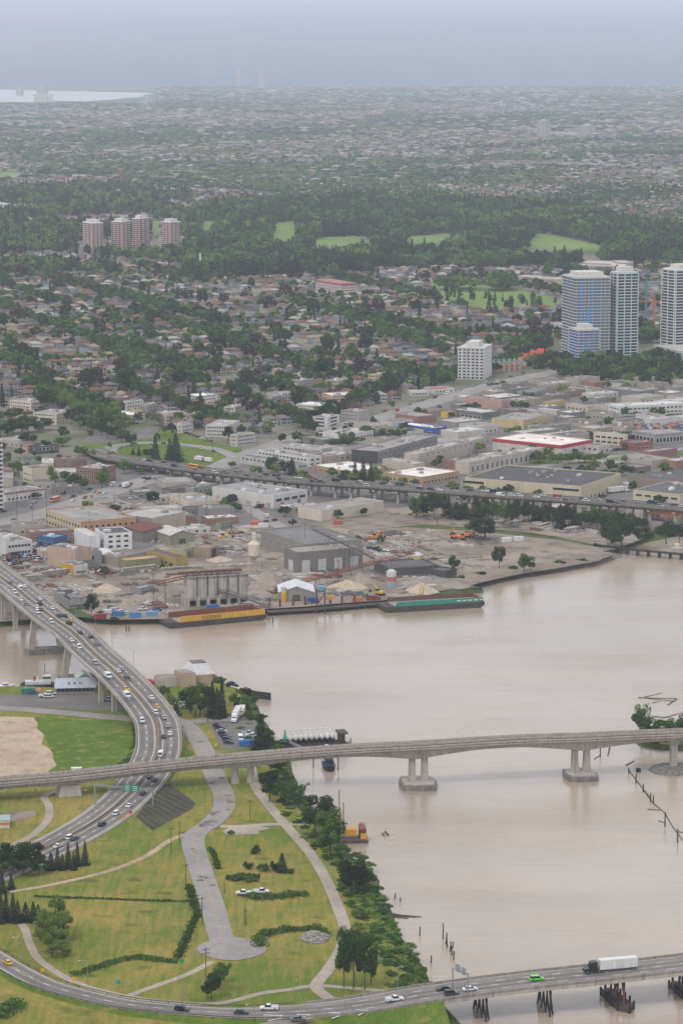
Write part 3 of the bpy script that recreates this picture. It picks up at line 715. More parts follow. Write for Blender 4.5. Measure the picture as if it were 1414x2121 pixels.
def bld(z, M, L_, R_, h, label, wall, roof, name='warehouse', cat='building', F_=None, Lf=None, doors=None, ldoors=None, units=0, group=None, par=.6, band=None, lwall=None, g=G, bands=None):
    Mp, ux, a, b = frame3(z, M, L_, R_, g + h)
    rz = math.atan2(ux.y, ux.x); rr = random.Random(int(M[0] * 7 + M[1]))
    root = thing(name, label, cat, (Mp.x, Mp.y, g), rz, group)
    p = par; t = .35; h0 = h - p
    wb = MB(); v = [(0,0),(a,0),(a,b),(0,b)]; iv = [(t,t),(a-t,t),(a-t,b-t),(t,b-t)]
    wb.add([(x,y,-.3) for x,y in v] + [(x,y,h) for x,y in v] + [(x,y,h) for x,y in iv] + [(x,y,h0-.05) for x,y in iv],
           [(i, (i+1)%4, (i+1)%4+4, i+4) for i in range(4)] + [(i+4, (i+1)%4+4, (i+1)%4+8, i+8) for i in range(4)] + [(i+8, (i+1)%4+8, (i+1)%4+12, i+12) for i in range(4)])
    wb.obj('wall', MT['wall'], root, C(wall))
    if lwall: MB().box(-.06, .02, .05, b - .05, .05, h - .05).obj('end_panel', MT['wall'], root, C(lwall))
    MB().add([(t-.02,t-.02,h0),(a-t+.02,t-.02,h0),(a-t+.02,b-t+.02,h0),(t-.02,b-t+.02,h0)], [(0,1,2,3)]).obj('roof', MT['roof'], root, C(roof))
    if F_: add_windows(root, a, b, h, 'F', *F_)
    if Lf: add_windows(root, a, b, h, 'L', *Lf)
    if band: 
        MB().box(-.12, a + .12, -.12, .02, h - band[1], h + .05).obj('fascia', MT['wall'], root, C(band[0]))
        MB().box(-.12, -.001, .021, b, h - band[1], h + .05).obj('fascia', MT['wall'], root, C(band[0]))
    for k in range(bands[0] if bands else 0):
        zz = bands[2] + k * bands[3]; MB().box(-.25, a + .25, -.25, .0, zz, zz + bands[4]).obj('floor_band', MT['wall'], root, C(bands[1]))
    for spec, face in ((doors, 'F'), (ldoors, 'L')):
        if spec:
            n, dw, dh, dc = spec; ln = a if face == 'F' else b
            for k in range(n):
                u = ln * (k + .5) / n
                if face == 'F': ob('door', DOORM, root, (u, 0, 0), 0, (dw, 1, dh), C(dc))
                else: ob('door', DOORM, root, (0, u, 0), -math.pi/2, (dw, 1, dh), C(dc))
    for k in range(units):
        s = rr.uniform(1.2, 3.2); u, w_ = rr.uniform(.12, .88) * a, rr.uniform(.15, .85) * b
        ob('rooftop_unit', UNITM, root, (u, w_, h0 + .01), 0, (s * rr.uniform(.8, 1.6), s, s * .55), C(rr.choice(['b9b7b2', 'd6d4cf', '8e8c88', 'a59f96'])))
    BUILT.append((Mp, rz, a, b)); return root
def on_built(p, pad=3.0):
    for M_, rz, a, b in BUILT:
        d = Vector(p) - M_; c, s = math.cos(rz), math.sin(rz); x = d.x * c + d.y * s; y = -d.x * s + d.y * c
        if -pad < x < a + pad and -pad < y < b + pad: return True
    return False
apt = dict(name='apartment_block', cat='apartment block', units=3)
W3 = lambda c, ww=1.6: (c, 3, ww, 1.3, 1.1, 2.8)
W2 = lambda c, ww=1.8: (c, 2, ww, 1.3, 1.2, 3.0)
# --- apartment blocks and shops left of the arterial
bld('A',(190,392),60,(300,378),9,'long cream three-storey walk-up in front of the leafy street, first of two','c9bfab','8e867d',F_=W3(7),Lf=W3(9),**apt)
bld('A',(345,462),205,(445,440),9,'stepped cream walk-up block with pale balconies below the long cream walk-up','c4b9a4','8b857e',F_=W3(6),Lf=W3(9),**apt)
bld('A',(150,490),70,(205,470),6,'small tan flat building left of the stepped cream walk-up','b3a38d','87807a',F_=W2(3),Lf=W2(5),name='house_block',cat='building')
bld('A',(740,368),640,(825,352),9,'dark red brick walk-up block beside the white-walled one','805a50','6e615b',F_=W3(5),Lf=W3(7),**apt)
bld('A',(770,388),742,(875,376),9,'white-walled walk-up touching the dark red brick block','cfcac3','a19c96',F_=W3(6),Lf=W3(2),**apt)
bld('A',(900,408),850,(965,394),10,'grey four-storey walk-up between the white and the pink blocks','94908a','8a8681',F_=W3(4),Lf=W3(4),**apt)
bld('A',(800,470),680,(885,462),6,'low building with glaring white roof beneath the dark red brick block','b5ab9a','dcdad6',F_=W2(5),Lf=W2(8),name='low_block',cat='building')
bld('A',(1010,464),958,(1145,456),10,'pink stucco four-storey walk-up with grey roof above the park','bfa59b','8f8b88',F_=W3(9),Lf=W3(4),**apt)
bld('A',(1110,520),1083,(1175,508),8,'small white townhouse block with dark roof by the park corner','cbc8c2','5c5a5c',F_=W2(4),Lf=W2(3),**apt)
bld('A',(1255,532),1178,(1388,536),9,'pale grey balconied block facing the street beyond the park','bdb9b1','9a9690',F_=W3(8),Lf=W3(6),**apt)
bld('A',(1200,354),1140,(1325,345),8,'white block with bright white roof in the upper leafy street','cfccc5','dddbd6',F_=W3(7),Lf=W3(4),**apt)
bld('A',(1350,394),1262,(1440,372),8,'brown-roofed cream block next to the bright white-roofed one','bfb09c','75655d',F_=W3(6),Lf=W3(6),**apt)
bld('A',(440,748),328,(530,738),10,'old brick building with dark roof, the further of the brick pair','7f5f50','5b5653',F_=(7,3,1.4,1.6,1.2,3.0),Lf=(9,3,1.4,1.6,1.2,3.0),units=2)
bld('A',(606,798),466,(707,772),11,'old brick building with pale grey roof, the nearer of the brick pair','84614f','9a948d',F_=(8,3,1.4,1.6,1.2,3.2),Lf=(10,3,1.4,1.6,1.2,3.2),units=5)
bld('A',(195,796),140,(318,786),11,'cream blank-walled hall with brown roof beside the brick pair','c5b89f','6f625a',Lf=(4,2,1.8,1.3,1.5,4),units=2,name='hall')
bld('A',(225,662),190,(360,650),6,'dark modern building with a row of large white-framed windows','4a4a4c','565455',F_=(5,1,3.2,2.4,2.4),Lf=(2,1,2,2,2.4),units=1,name='low_block')
bld('A',(170,655),142,(212,648),6,'small pink stucco house beside the dark modern building','b8917f','7a6d67',F_=W2(2),Lf=W2(3),name='low_block')
bld('A',(120,634),-20,(252,620),5,'wide grey flat-roofed shop row at the street edge above the pink house','a59c90','8d8883',F_=(8,1,2.4,1.6,1.2),Lf=(5,1,2,1.6,1.2),units=5,name='shop_row',cat='shop')
bld('A',(60,500),5,(100,492),6,'low grey shop with red-brown roof among the trees','9b9288','7b5c50',F_=W2(3),name='low_block')
bld('D',(36,182),-60,(272,152),6,'white shop with red sign band and grey ribbed roof facing the arterial','c9c4bd','7c7a7a',F_=(9,1,1.8,1.8,.8),units=3,name='shop',cat='shop',band=('9a4a48',.9))
bld('B',(640,352),577,(805,344),8,'peach stucco walk-up with white roof behind the conifers','c0a184','cfccc6',F_=W3(9),Lf=W3(4),**apt)
bld('B',(585,414),425,(665,400),9,'white and brown panelled long walk-up below the peach one','cfcac4','d2cfca',F_=W3(4),Lf=W3(10),**apt)
bld('B',(612,486),522,(688,467),9,'white-banded office with brick core and dark windows near the arterial','c6c2bd','6b6663',F_=(1,3,14,1.5,1.3,2.8),Lf=(1,3,30,1.5,1.3,2.8),units=3,name='office_block',cat='office')
bld('B',(680,260),598,(740,247),9,'tan walk-up with grey roof up the slope, left of the yellow one','b3a48f','8c857d',F_=W3(4),Lf=W3(6),**apt)
bld('B',(905,224),860,(1030,207),9,'yellow stucco walk-up with hipped tan roof near the white tower','c2ab83','938676',F_=W3(7),Lf=W3(4),**apt)
bld('B',(440,264),380,(540,250),8,'grey balconied walk-up with dark roof edge among tall firs','96928b','77736f',F_=W3(6),Lf=W3(5),**apt)
bld('B',(330,347),240,(462,337),7,'long pale grey walk-up above the white and brown panelled one','b4b0aa','908b85',F_=W3(7),Lf=W3(6),**apt)
bld('B',(60,592),20,(172,577),9,'pale walk-up with shadowed balconies at the end of the tree row','bab4aa','97918b',F_=W3(8),Lf=W3(3),**apt)
bld('B',(50,422),-20,(110,404),9,'cream walk-up half hidden by the tree row','bfb5a3','8b847c',F_=W3(5),Lf=W3(5),**apt)
bld('B',(695,440),625,(800,450),8,'grey stepped walk-up beside the white-banded office','a39d96','8a8580',F_=W3(6),Lf=W3(4),**apt)
bld('B',(740,378),710,(800,372),7,'dark red walk-up with pale trim right of the peach one','6d4b4a','7d7773',F_=W2(4),**apt)
bld('B',(690,592),552,(892,562),6,'white two-level store with rooftop terrace beside the arterial','cfcbc6','a9a39c',F_=(10,1,2.2,1.6,1.4),Lf=(7,1,2.2,1.6,1.4),units=5,name='store',cat='store')
bld('B',(495,730),(185,682),578,7,'long white two-storey strip of units, middle of three parallel rows','cbc8c1','85807b',F_=(2,2,3,1.6,1.0,3.2),Lf=(14,2,2.8,1.4,1.0,3.2),units=6)
bld('B',(430,768),(82,714),490,6,'long grey strip of units nearest the freeway, first of three parallel rows','b5b2ac','6f6c6a',F_=(3,1,2,1.4,3),Lf=(14,1,2.6,1.6,3.0),units=6)
bld('B',(575,676),(335,652),640,6,'far strip of units behind two parallel rows','bdb9b2','938e88',F_=(3,1,2,1.4,3),Lf=(10,1,2.8,1.4,3),units=4)
bld('B',(920,692),760,(1282,594),9,'long grey unit warehouse with black and green end wall','84817d','8b857f',F_=(13,2,2.2,3.0,.6,3.8),units=12,lwall='474746')
bld('B',(1165,707),1080,(1573,605),10,'long beige blank-walled warehouse beside the grey unit warehouse','b5aa9c','a19a91',F_=(12,1,2.4,1.0,7.0),units=12)
bld('E',(1190,82),955,(1414,44),6,'low tan brick building with broad white roof above the freeway','b39573','d3cdc6',F_=(10,1,2.4,1.8,1.0),Lf=(9,1,2.4,1.8,1.0),units=3)
bld('B',(742,814),520,(965,790),5,'small tan building with white canopy roof beside the freeway firs','a58a6b','cbc7c0',F_=(8,1,2,1.6,1),Lf=(7,1,2,1.6,1),units=4)
bld('B',(1262,550),(1045,522),1340,6,'blue-fronted store with white roof and red trim off the arterial','3f5a9a','d0cdc9',F_=(3,1,2.4,2,1),Lf=(6,1,3,2.2,.8),units=4,name='store',cat='store')
bld('B',(1120,327),1100,(1228,324),4,'low white drive-in building on the forecourt beyond the arterial','c5c2bc','b4b0ab',F_=(5,1,2,1.6,.8),name='store',cat='store')
bld('B',(1345,452),1305,(1420,440),5,'small shop with yellow sign wall and dark glass','c8a53a','8a8580',F_=(3,1,4,2.4,.6),name='shop',cat='shop')
bld('B',(1260,312),1200,(1385,305),4,'low forecourt shop with red roof edge','c4c0ba','9a5f5a',F_=(5,1,2,1.6,.8),name='shop',cat='shop')
# --- right-hand industrial quarter
bld('C',(305,382),(82,357),345,8,'pink brick box building with brown roof edge near the arterial','b08d80','8a8480',Lf=None,units=3)
bld('C',(190,457),(0,432),300,6,'dark grey service building with open bays and white roof','6b6966','b1ada6',Lf=(7,1,3.4,2.6,.6),units=4)
bld('C',(440,502),(245,489),(580,463)[0],7,'yellow-cream box store with grey roof and conduit','bda97d','8f8b87',units=4)
bld('C',(515,442),(420,430),530,4,'small low white workshop left of its twin','b7b3ad','cfccc8',Lf=(4,1,2,1.4,1))
bld('C',(640,442),(527,427),668,5,'small low white workshop with grey gable end','bab6b0','cfccc8',Lf=(4,1,2,1.4,1))
bld('C',(830,414),(700,400),862,5,'low cream workshop row with a dark door','bdb096','98938c',Lf=(5,1,2.4,1.6,1),units=2)
bld('C',(1025,417),958,(1440,397),8,'long white office building with teal windows facing the parking deck','cbc9c4','c3c0bb',F_=(16,2,3.0,1.4,1.0,3.6),Lf=(4,2,3,1.4,1.0,3.6),units=6,name='office_building',cat='office')
bld('C',(1215,495),1180,(1440,475),8,'white windowless hall between the white office and the parking deck','c5c2bd','bdb9b3',units=3)
DECK = bld('C',(1240,588),(1098,562),1440,8,'blue-panelled building with cars parked on its roof deck','8d8b8c','8f8a85',F_=(9,1,4.6,4.2,1.0),Lf=(6,1,5,4.2,1.0),name='parking_deck',cat='building')
bld('C',(845,524),(655,512),925,5,'brown-roofed beige workshop, lower of the brown pair','a19788','6c5f57',Lf=(7,1,2.4,1.4,1),units=4)
bld('C',(985,468),(850,452),1022,5,'brown-roofed beige workshop, upper of the brown pair','a09687','6d6159',Lf=(5,1,2.4,1.4,1),units=2)
bld('C',(1062,547),(925,530),1212,6,'long low beige building with rust-brown roof beside the parking deck','a89f92','6a584e',F_=(8,1,3,1.4,1.4),Lf=(6,1,3,1.4,1.4),units=3)
bld('C',(1062,590),(868,573),1072,9,'cream two-storey office with dark ribbon windows by the red brick shed','c4b9a2','b5afa5',Lf=(5,2,6,1.7,1.3,3.6),units=2,name='office_building',cat='office')
bld('C',(1125,642),(1028,626),1232,6,'red brick shed with dark roof beside the road','8c5046','6a5f5b',F_=(4,1,2.6,2,1),units=1)
bld('C',(668,655),(252,612),860,9,'big store with white roof and bold red fascia band','c3beb6','d8cdc2',name='store',cat='store',band=('a83a3c',2.6),units=4)
bld('C',(110,757),25,(560,670),9,'beige unit warehouse with tall windows facing the red-trimmed store','b7ada0','a29a91',F_=(15,1,2.0,5.0,1.0),units=12)
bld('C',(900,662),(690,642),968,6,'cream workshop with ragged upper openings below the cream office','bdb3a3','948e87',F_=(2,1,3,2,1),Lf=(6,1,2.6,1.8,2.6),units=3)
bld('C',(500,330),400,(580,312),5,'grey gabled workshop with orange side wall by the arterial junction','8d8a88','77716c',F_=(4,1,2.6,1.6,1),units=2)
bld('C',(620,392),560,(690,375),5,'small ochre-walled building amid yellow shrubs','b39a5c','7f776e',F_=(3,1,2,1.6,1))
bld('F',(790,138),(82,84),(1033,60)[0],11,'huge cream warehouse with black flat roof beside the freeway','c1b699','4d4a4a',F_=(10,1,2.0,2.4,.4),Lf=(0,1,1,1,1),units=10)
rt = [o for o in bpy.data.objects if o.get('label', '').startswith('huge cream')][0]
for u in (10, 22, 34, 250, 266):
    pass
for u in (.02, .075, .13, .80, .87, .945):
    b_ = BUILT[-1][3]; ob('window', WINM, rt, (0, b_ * (1 - u), 7.0), -math.pi/2, (8, 1, 1.9), C('cfcac0'))
bld('F',(1395,188),(1108,160),1600,10,'cream warehouse with dark roof and round roof duct beside the trailer yard','bfb59b','59565a',Lf=(5,1,6,1.6,6),units=5)
bld('F',(1280,110),(1075,66),1620,9,'brown-walled warehouse with dark flat roof behind the trailer yard','8b7d6f','565252',units=4)
bld('F',(1287,354),1128,(1450,306),6,'low grey shop with rust roof and white eaves under the freeway','8f8a83','7a4b42',F_=(8,1,2.4,2,.6),units=1)
bld('F',(845,308),780,(1062,270),6,'low grey building with rust-red roof behind the freeway columns','9b948b','7d5048',F_=(7,1,2.4,1.6,1))
bld('F',(180,255),100,(330,225),5,'low beige shed behind the freeway columns','aca191','a59d93',F_=(5,1,2.4,1.6,1))
bld('F',(640,270),560,(760,235),5,'pale shed with bare forecourt behind the freeway columns','b9b1a5','b0a89e',F_=(5,1,2.4,1.6,1))
# --- left-hand works quarter
bld('E',(575,287),432,(955,227),7,'long narrow cream building with blank buttressed wall facing the works','c6bba9','8e867d',units=2)
bld('E',(285,194),-90,(490,160),9,'broad white warehouse with grey roof and dark red stripe by the freeway','c6c2bb','8c8a88',F_=(4,1,7,2.2,4.2),Lf=(0,1,1,1,1),doors=(2,3,3.6,'6d6a68'),ldoors=(6,3.4,3.6,'a5a19b'),units=14,band=None)
bld('D',(1150,234),(1035,196),1338,6,'low cream building with small windows next to the bus yard','c4b79f','86817c',F_=(10,1,1.8,1.6,1.6),Lf=(4,1,1.6,1.6,1.6),units=2)
bld('D',(1180,150),1120,(1320,120),5,'grey-walled yard building behind the low cream one','96918a','8c8782',units=3,F_=(5,1,2,1.6,1))
bld('D',(495,354),(275,278),832,10,'old cream and orange brick warehouse with patched grey roof','b38a63','8f8a84',F_=(9,2,2.4,1.8,1.4,4),Lf=(12,2,2.2,1.8,1.4,4.2),units=4,lwall='b9aa8f')
bld('D',(925,332),720,(1133,292),10,'large beige warehouse with pale weathered roof joined to the brick one','b6a592','a7a29b',Lf=None,units=1,lwall='86837f')
bld('D',(650,260),(573,240),802,7,'white building with dark roof behind the old brick warehouse','bfb8ac','5d5551',units=3)
wh = dict(name='office_building', cat='office')
bld('D',(640,428),(580,394),806,13,'crisp white four-storey office with dark roof and small square windows','d6d4d0','4d4c4f',F_=(3,4,3.0,1.5,1.2,3.0),Lf=(3,3,1.6,1.6,1.4,3.0),units=4,**wh)
bld('D',(545,442),(454,396),612,12,'white windowless annex with loading bay joined to the white office','d2d0cc','b9b3aa',F_=None,doors=(1,7,4.5,'55504c'),units=0,**wh)
bld('D',(330,452),(228,438),412,8,'bright blue metal-clad building beside the car park','3c5c86','6f8893',Lf=(3,1,2,2,3),ldoors=(2,4,4,'2e3c55'),units=1)
bld('D',(405,470),(360,462),462,4,'small building with orange awning roof in front of the blue one','9a6a40','8b6a55',doors=(1,3,2.6,'5a3a2a'))
bld('D',(460,452),(412,440),496,6,'small dark-roofed building between blue and white ones','77736f','4d4b4e',doors=(1,3,3,'3b3a3a'))
bld('D',(40,480),(-90,440),198,9,'white two-storey building with dark square windows above the car park','cbc7c1','98948f',F_=(7,2,2.6,1.7,1.2,4.0),units=8)
bld('D',(462,527),(290,502),562,12,'tall pinkish-beige block with flat brown roof at the car park edge','b59c88','78695f',units=6)
bld('D',(622,533),(468,545),(690,515)[0],8,'grey shed with a wide dark open doorway','8d8a8b','6f6459',ldoors=(1,6,5.5,'2c2a2b'),units=3)  # near-black door panel stands for the shade inside the open doorway
bld('D',(720,570),(600,552),895,5,'low brown-roofed building with clerestory behind the white quonset','98907f','7b7168',F_=(8,1,2,1.3,1),units=4)
bld('D',(770,592),718,(985,570),6,'olive metal warehouse with tan roof in front of the quonset','87805f','b0906c',doors=(4,3,3.4,'8b8358'))
bld('D',(1072,574),(895,530),1147,7,'dark green and mustard shed with brown roof beside pipe stacks','9a8a45','5d4d47',Lf=(5,1,3,1.6,2),ldoors=(3,4,3,'4b5440'))
bld('D',(1130,520),1030,(1182,505),6,'pale yellow-green workshop with dark roof beside the gabled shed','a2a07c','6f665f',doors=(1,4,3.6,'6d6a5a'))
bld('D',(1280,515),1180,(1332,498),6,'low tan shed with open dark bay near the red truck','98866e','8a7c70',doors=(1,6,4.6,'2f2c2c'))  # shade within the open bay is coloured in as a near-black door panel
bld('D',(455,622),(372,600),536,6,'small white building with one yellow wall by the pipe yard','c2beb6','6a6562',F_=(5,1,1.4,1.3,1.2),lwall='c29a2e',units=4)
bld('D',(545,602),(500,592),605,5,'small dark-roofed hut beside the yellow-walled building','7f7a76','4b4a4f',F_=(4,1,1.4,1.2,1.2))
bld('D',(415,834),(330,772),528,5,'low shed with black patched roof beside the bridge embankment','8f8b86','38373b',F_=(7,1,2.2,1.8,.8),units=6)
bld('D',(860,760),800,(938,742),4,'low grey open-sided shed behind the gravel cones','86857f','8e8f90',F_=(5,1,2.4,1.8,.6))
bld('D',(1345,365),1340,(1420,348),5,'green-walled shed with rust-red roof in the pipe yard','7c8672','7d3f37',F_=(3,1,2,1.6,1))
bld('D',(990,150),840,(1045,158),5,'filling station with red canopy edge at the arterial','7b7470','5a5455',F_=(6,1,2.4,2,.6),band=('8a3a3c',.8),name='filling_station',cat='filling station')
bld('E',(432,542),347,(825,510),12,'grey windowless concrete works hall with stained panels and two pale doors','77726c','8d8479',doors=(4,5,7,'b9b6b0'),ldoors=(1,6,6,'c2bfb9'),units=2,name='works_hall')
bld('E',(480,492),205,(820,462),10,'long grey works hall behind the stained concrete hall','868179','716e6c',Lf=(6,1,2,1.2,5),units=1,name='works_hall')
bld('E',(738,408),(625,400),745,6,'small cream block house with blue door in the works yard','b6ad9c','a9a195',ldoors=(1,3,4,'2f3f5f'))
bld('E',(1290,620),(1000,640),1400,5,'dark open-sided plant shed near the green barge','4f4b49','5a5654',F_=None)
bld('E',(1330,655),1080,(1400,640),4,'dark low roof of the wharf plant beside the sheet-pile edge','4a4644','5d5957')
# --- the large buildings further up
bld('V',(690,552),(540,527),790,17,'long cream apartment hotel with red mansard roof under scaffolding','c4b3a6','a06b5c',F_=(7,5,2.4,1.6,1.6,3.0),Lf=(12,5,2.4,1.6,1.6,3.0),name='apartment_block',cat='apartment block',band=('96604f',2.4))
bld('V',(350,590),310,(385,580),8,'bright orange-walled building under construction','bd7444','c79a70',F_=W2(4),name='low_block')
bld('W',(1050,445),(760,440),1110,8,'flat pale roofed school beside the golf trees','a59b90','b5aba2',F_=(6,2,3,1.4,1,3.4),Lf=(14,2,3,1.4,1,3.4),name='school',cat='school')
bld('W',(1020,425),(975,408),1110,9,'sloping grey-roofed hall standing on the pale roofed school','8d8782','a8a3a1',F_=(4,1,3,1.4,3),name='school_hall',cat='school')
bld('W',(560,515),(405,500),600,7,'white flat-roofed block below the row of gabled houses','bdb5aa','d0cbc4',F_=W2(4),Lf=W2(10),name='low_block')
bld('W',(700,525),(520,520),740,10,'long low beige apartment row behind the glass towers','b3a799','a2988d',F_=W3(4),Lf=W3(16),name='apartment_block',cat='apartment block')
bld('U',(60,75),(-60,52),115,14,'white flat-roofed hotel block half out of frame above the firs','c9c8c4','bdbbb6',F_=(6,4,2,1.5,1.5,3),Lf=(10,4,2,1.5,1.5,3),name='apartment_block',cat='apartment block')
bld('V',(190,65),(0,10),195,14,'white terraced office block on the far slope above the fairway','c2c0bc','c0beb9',F_=None,Lf=(1,4,60,1.2,1.5,3.0),name='office_building',cat='office')
bld('V',(640,60),(542,45),645,12,'white cubic school building beyond the fairway trees','bfbcb7','b0aca6',F_=(3,3,2,1.4,1.5,3),Lf=(8,3,2,1.4,1.5,3),name='school',cat='school')
bld('V',(330,92),205,(440,95),5,'long white-roofed hall beyond the first fairway','aba69d','d8d6d1',name='low_block')
bld('V',(1000,95),(650,70),1050,6,'beige low school with pale roof above the golf trees','aba294','b9b2a8',name='school',cat='school',Lf=(14,1,3,1.4,2))
bld('W',(450,55),(300,40),455,9,'white office above the golf trees beside its grey twin','b9b7b3','b3afaa',Lf=(8,2,3,1.4,1.4,3),name='low_block')
bld('W',(790,65),(540,50),795,9,'grey flat-roofed office row above the golf trees','a3a19f','b9b7b4',Lf=(12,2,3,1.4,1.4,3),name='low_block')
bld('W',(1030,100),(920,90),1032,9,'cream box building up behind the golf trees','bfb8ab','c9c3b8',name='low_block')
bld('W',(1430,150),(1262,140),1450,7,'long low building with curved bright roof at the frame edge','b3b0ab','dad8d4',name='low_block')
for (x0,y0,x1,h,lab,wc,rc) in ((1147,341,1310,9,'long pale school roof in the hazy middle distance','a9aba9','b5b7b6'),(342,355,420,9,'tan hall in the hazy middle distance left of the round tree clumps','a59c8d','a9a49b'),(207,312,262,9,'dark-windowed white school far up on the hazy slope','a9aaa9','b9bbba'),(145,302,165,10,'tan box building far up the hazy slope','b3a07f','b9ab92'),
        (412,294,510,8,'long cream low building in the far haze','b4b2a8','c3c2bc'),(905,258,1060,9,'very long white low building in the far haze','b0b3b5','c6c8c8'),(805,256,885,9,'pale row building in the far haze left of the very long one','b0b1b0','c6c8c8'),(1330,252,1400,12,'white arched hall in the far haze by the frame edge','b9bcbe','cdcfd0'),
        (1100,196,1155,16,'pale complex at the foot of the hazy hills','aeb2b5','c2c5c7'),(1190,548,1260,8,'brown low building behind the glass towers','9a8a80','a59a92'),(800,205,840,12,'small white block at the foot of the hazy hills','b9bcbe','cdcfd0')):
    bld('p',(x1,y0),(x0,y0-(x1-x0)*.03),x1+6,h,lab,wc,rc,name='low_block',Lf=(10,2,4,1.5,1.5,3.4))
# ================================================================== towers
def tower(z, M, L_, R_, h, label, wall, floors, cols, lcols, style, roofc='b9b5ae', group=None, pent=(.6, .6, 5), base=None):
    Mp, ux, a, b = frame3(z, M, L_, R_, G + h); rz = math.atan2(ux.y, ux.x)
    root = thing('apartment_tower', label, 'tower', (Mp.x, Mp.y, G), rz, group); fh = h / floors
    c = min(a, b) * .14 if style in ('brick', 'glass') else 0
    poly = [(c,0),(a-c,0),(a,c),(a,b-c),(a-c,b),(c,b),(0,b-c),(0,c)] if c else [(0,0),(a,0),(a,b),(0,b)]
    MB().prism(poly, -.3, h).obj('wall', MT['wall'] if style != 'glass' else MT['glass'], root, C(wall))
    cx, cyy = a/2, b/2
    def ring(k, o, z0, z1): return MB().prism([(cx + (x-cx)*(1 + 2*o/a), cyy + (y-cyy)*(1 + 2*o/b)) for x, y in poly], z0, z1)
    if style == 'glass':
        for k in range(1, floors + 1): ring(k, .55, k*fh - .95, k*fh - .1).obj('floor_slab', MT['metal'], root, C(roofc))
        for u in np.linspace(.02, .98, cols + 1): MB().box(a*u - .35, a*u + .35, -.75, .02, 0, h).obj('mullion_pier', MT['metal'], root, C(roofc))
        for u in np.linspace(.04, .96, lcols + 1): MB().box(-.75, .02, b*u - .35, b*u + .35, 0, h).obj('mullion_pier', MT['metal'], root, C(roofc))
    elif style == 'build':
        for k in range(1, floors + 1): ring(k, .9, k*fh - .8, k*fh).obj('floor_slab', MT['metal'], root, C('bdbbb4'))
        for u in np.linspace(.03, .97, cols + 1): MB().box(a*u - .3, a*u + .3, -.5, .02, 0, h).obj('pier', MT['concrete'], root)
        for u, w_ in ((.16, .10), (.46, .05), (.62, .05)): MB().box(a*(u-w_/2), a*(u+w_/2), -.7, -.51, h*.12, h*.97).obj('blue_membrane', MT['metal'], root, C('3f78b5'))
        MB().box(a*.33, a*.39, -1.2, -.95, h*.1, h*.62).obj('blue_membrane', MT['metal'], root, C('3f9ad6'))
    else:
        g = MB()
        for k in range(floors):
            z0 = k * fh + fh * .32
            for i in range(cols):
                u = (a - 2*c) * (i + .5) / cols + c; w_ = (a - 2*c) / cols * .55; g.box(u - w_/2, u + w_/2, -.1, .02, z0, z0 + fh * .5)
            for i in range(lcols):
                u = (b - 2*c) * (i + .5) / lcols + c; w_ = (b - 2*c) / lcols * .55; g.box(-.1, .02, u - w_/2, u + w_/2, z0, z0 + fh * .5)
        tag(g.obj('glazing', MT['glass'], root), kind='stuff')
        for i in range(1, cols, 2):
            u = (a - 2*c) * (i + .5) / cols + c; w_ = (a - 2*c) / cols * .9; bm_ = MB()
            for k in range(1, floors): bm_.box(u - w_/2, u + w_/2, -1.3, -.11, k*fh - .12, k*fh + .95)
            tag(bm_.obj('balcony_stack', MT['metal'], root, C('cfcdca')), kind='stuff')
        for i in range(1, lcols, 2):
            u = (b - 2*c) * (i + .5) / lcols + c; w_ = (b - 2*c) / lcols * .9; bm_ = MB()
            for k in range(1, floors): bm_.box(-1.3, -.11, u - w_/2, u + w_/2, k*fh - .12, k*fh + .95)
            tag(bm_.obj('balcony_stack', MT['metal'], root, C('cfcdca')), kind='stuff')
    ring(0, .3, h - .02, h + .9).obj('roof_rim', MT['metal'], root, C('d3d1cc' if style == 'brick' else roofc))
    pw, pd, ph = pent
    MB().box(a*(.5-pw/2), a*(.5+pw/2), b*(.5-pd/2), b*(.5+pd/2), h + .89, h + ph).obj('penthouse', MT['wall'], root, C('c9c5bd'))
    BUILT.append((Mp, rz, a, b)); return root
bk = dict(group='brick towers beyond the houses')
tower('U',(555,186),500,(635,184),48,'lone brick and white tower with pale domed rim, westmost of the brick towers','ab8a7e',17,5,5,'brick',**bk)
tower('U',(745,178),673,(808,172),48,'brick and white tower joined to a taller brick neighbour','ab8a7e',17,5,5,'brick',**bk)
tower('U',(850,158),803,(920,152),52,'tallest brick and white tower, joined to its shorter neighbour','a88479',18,5,4,'brick',**bk)
tower('U',(1035,180),978,(1107,176),48,'brick and white tower standing alone beside the fairway','ab8a7e',17,5,5,'brick',**bk)
tower('C',(40,64),-14,(198,68),28,'white ten-storey apartment tower beside the arterial road','c9c7c3',10,6,3,'plain',pent=(.45,.5,5.5))
tower('p',(1192,576),1165,(1263,574.6),78,'wide pale green glass tower with curved blue unfinished front','56707c',26,8,5,'build',pent=(.75,.6,5))
tower('p',(1278,566),1263,(1322,564.8),82,'slim pale green glass tower, tallest of the glass pair','6c8a90',28,3,2,'glass','b9c7c4',pent=(.6,.6,6))
tower('p',(1196,684),1178,(1241,682.8),31,'small unfinished concrete tower with blue membrane before the glass pair','2f68a6',11,4,3,'build',pent=(.5,.6,5))
tower('p',(1398,560),1369,(1460,557.5),84,'white-slabbed tower at the frame edge right of the orange crane','5d6a70',29,3,2,'glass','cfd2cf',pent=(.6,.6,5))
bld('p',(1420,730),(1352,714),1520,12,'low white-slabbed podium at the foot of the frame-edge tower','aeb6b4','a9a49e',F_=(12,3,3,1.8,1,3.5),Lf=(10,3,3,1.8,1,3.5),name='podium_block',cat='building')
bld('p',(1166,672),(1140,668),1182,11,'pale balconied low block at the foot of the glass pair','aab3b3','a5a5a2',F_=W3(4),Lf=W3(4),name='apartment_block',cat='apartment block')
FILL = True
fg = dict(group='towers in the far haze')
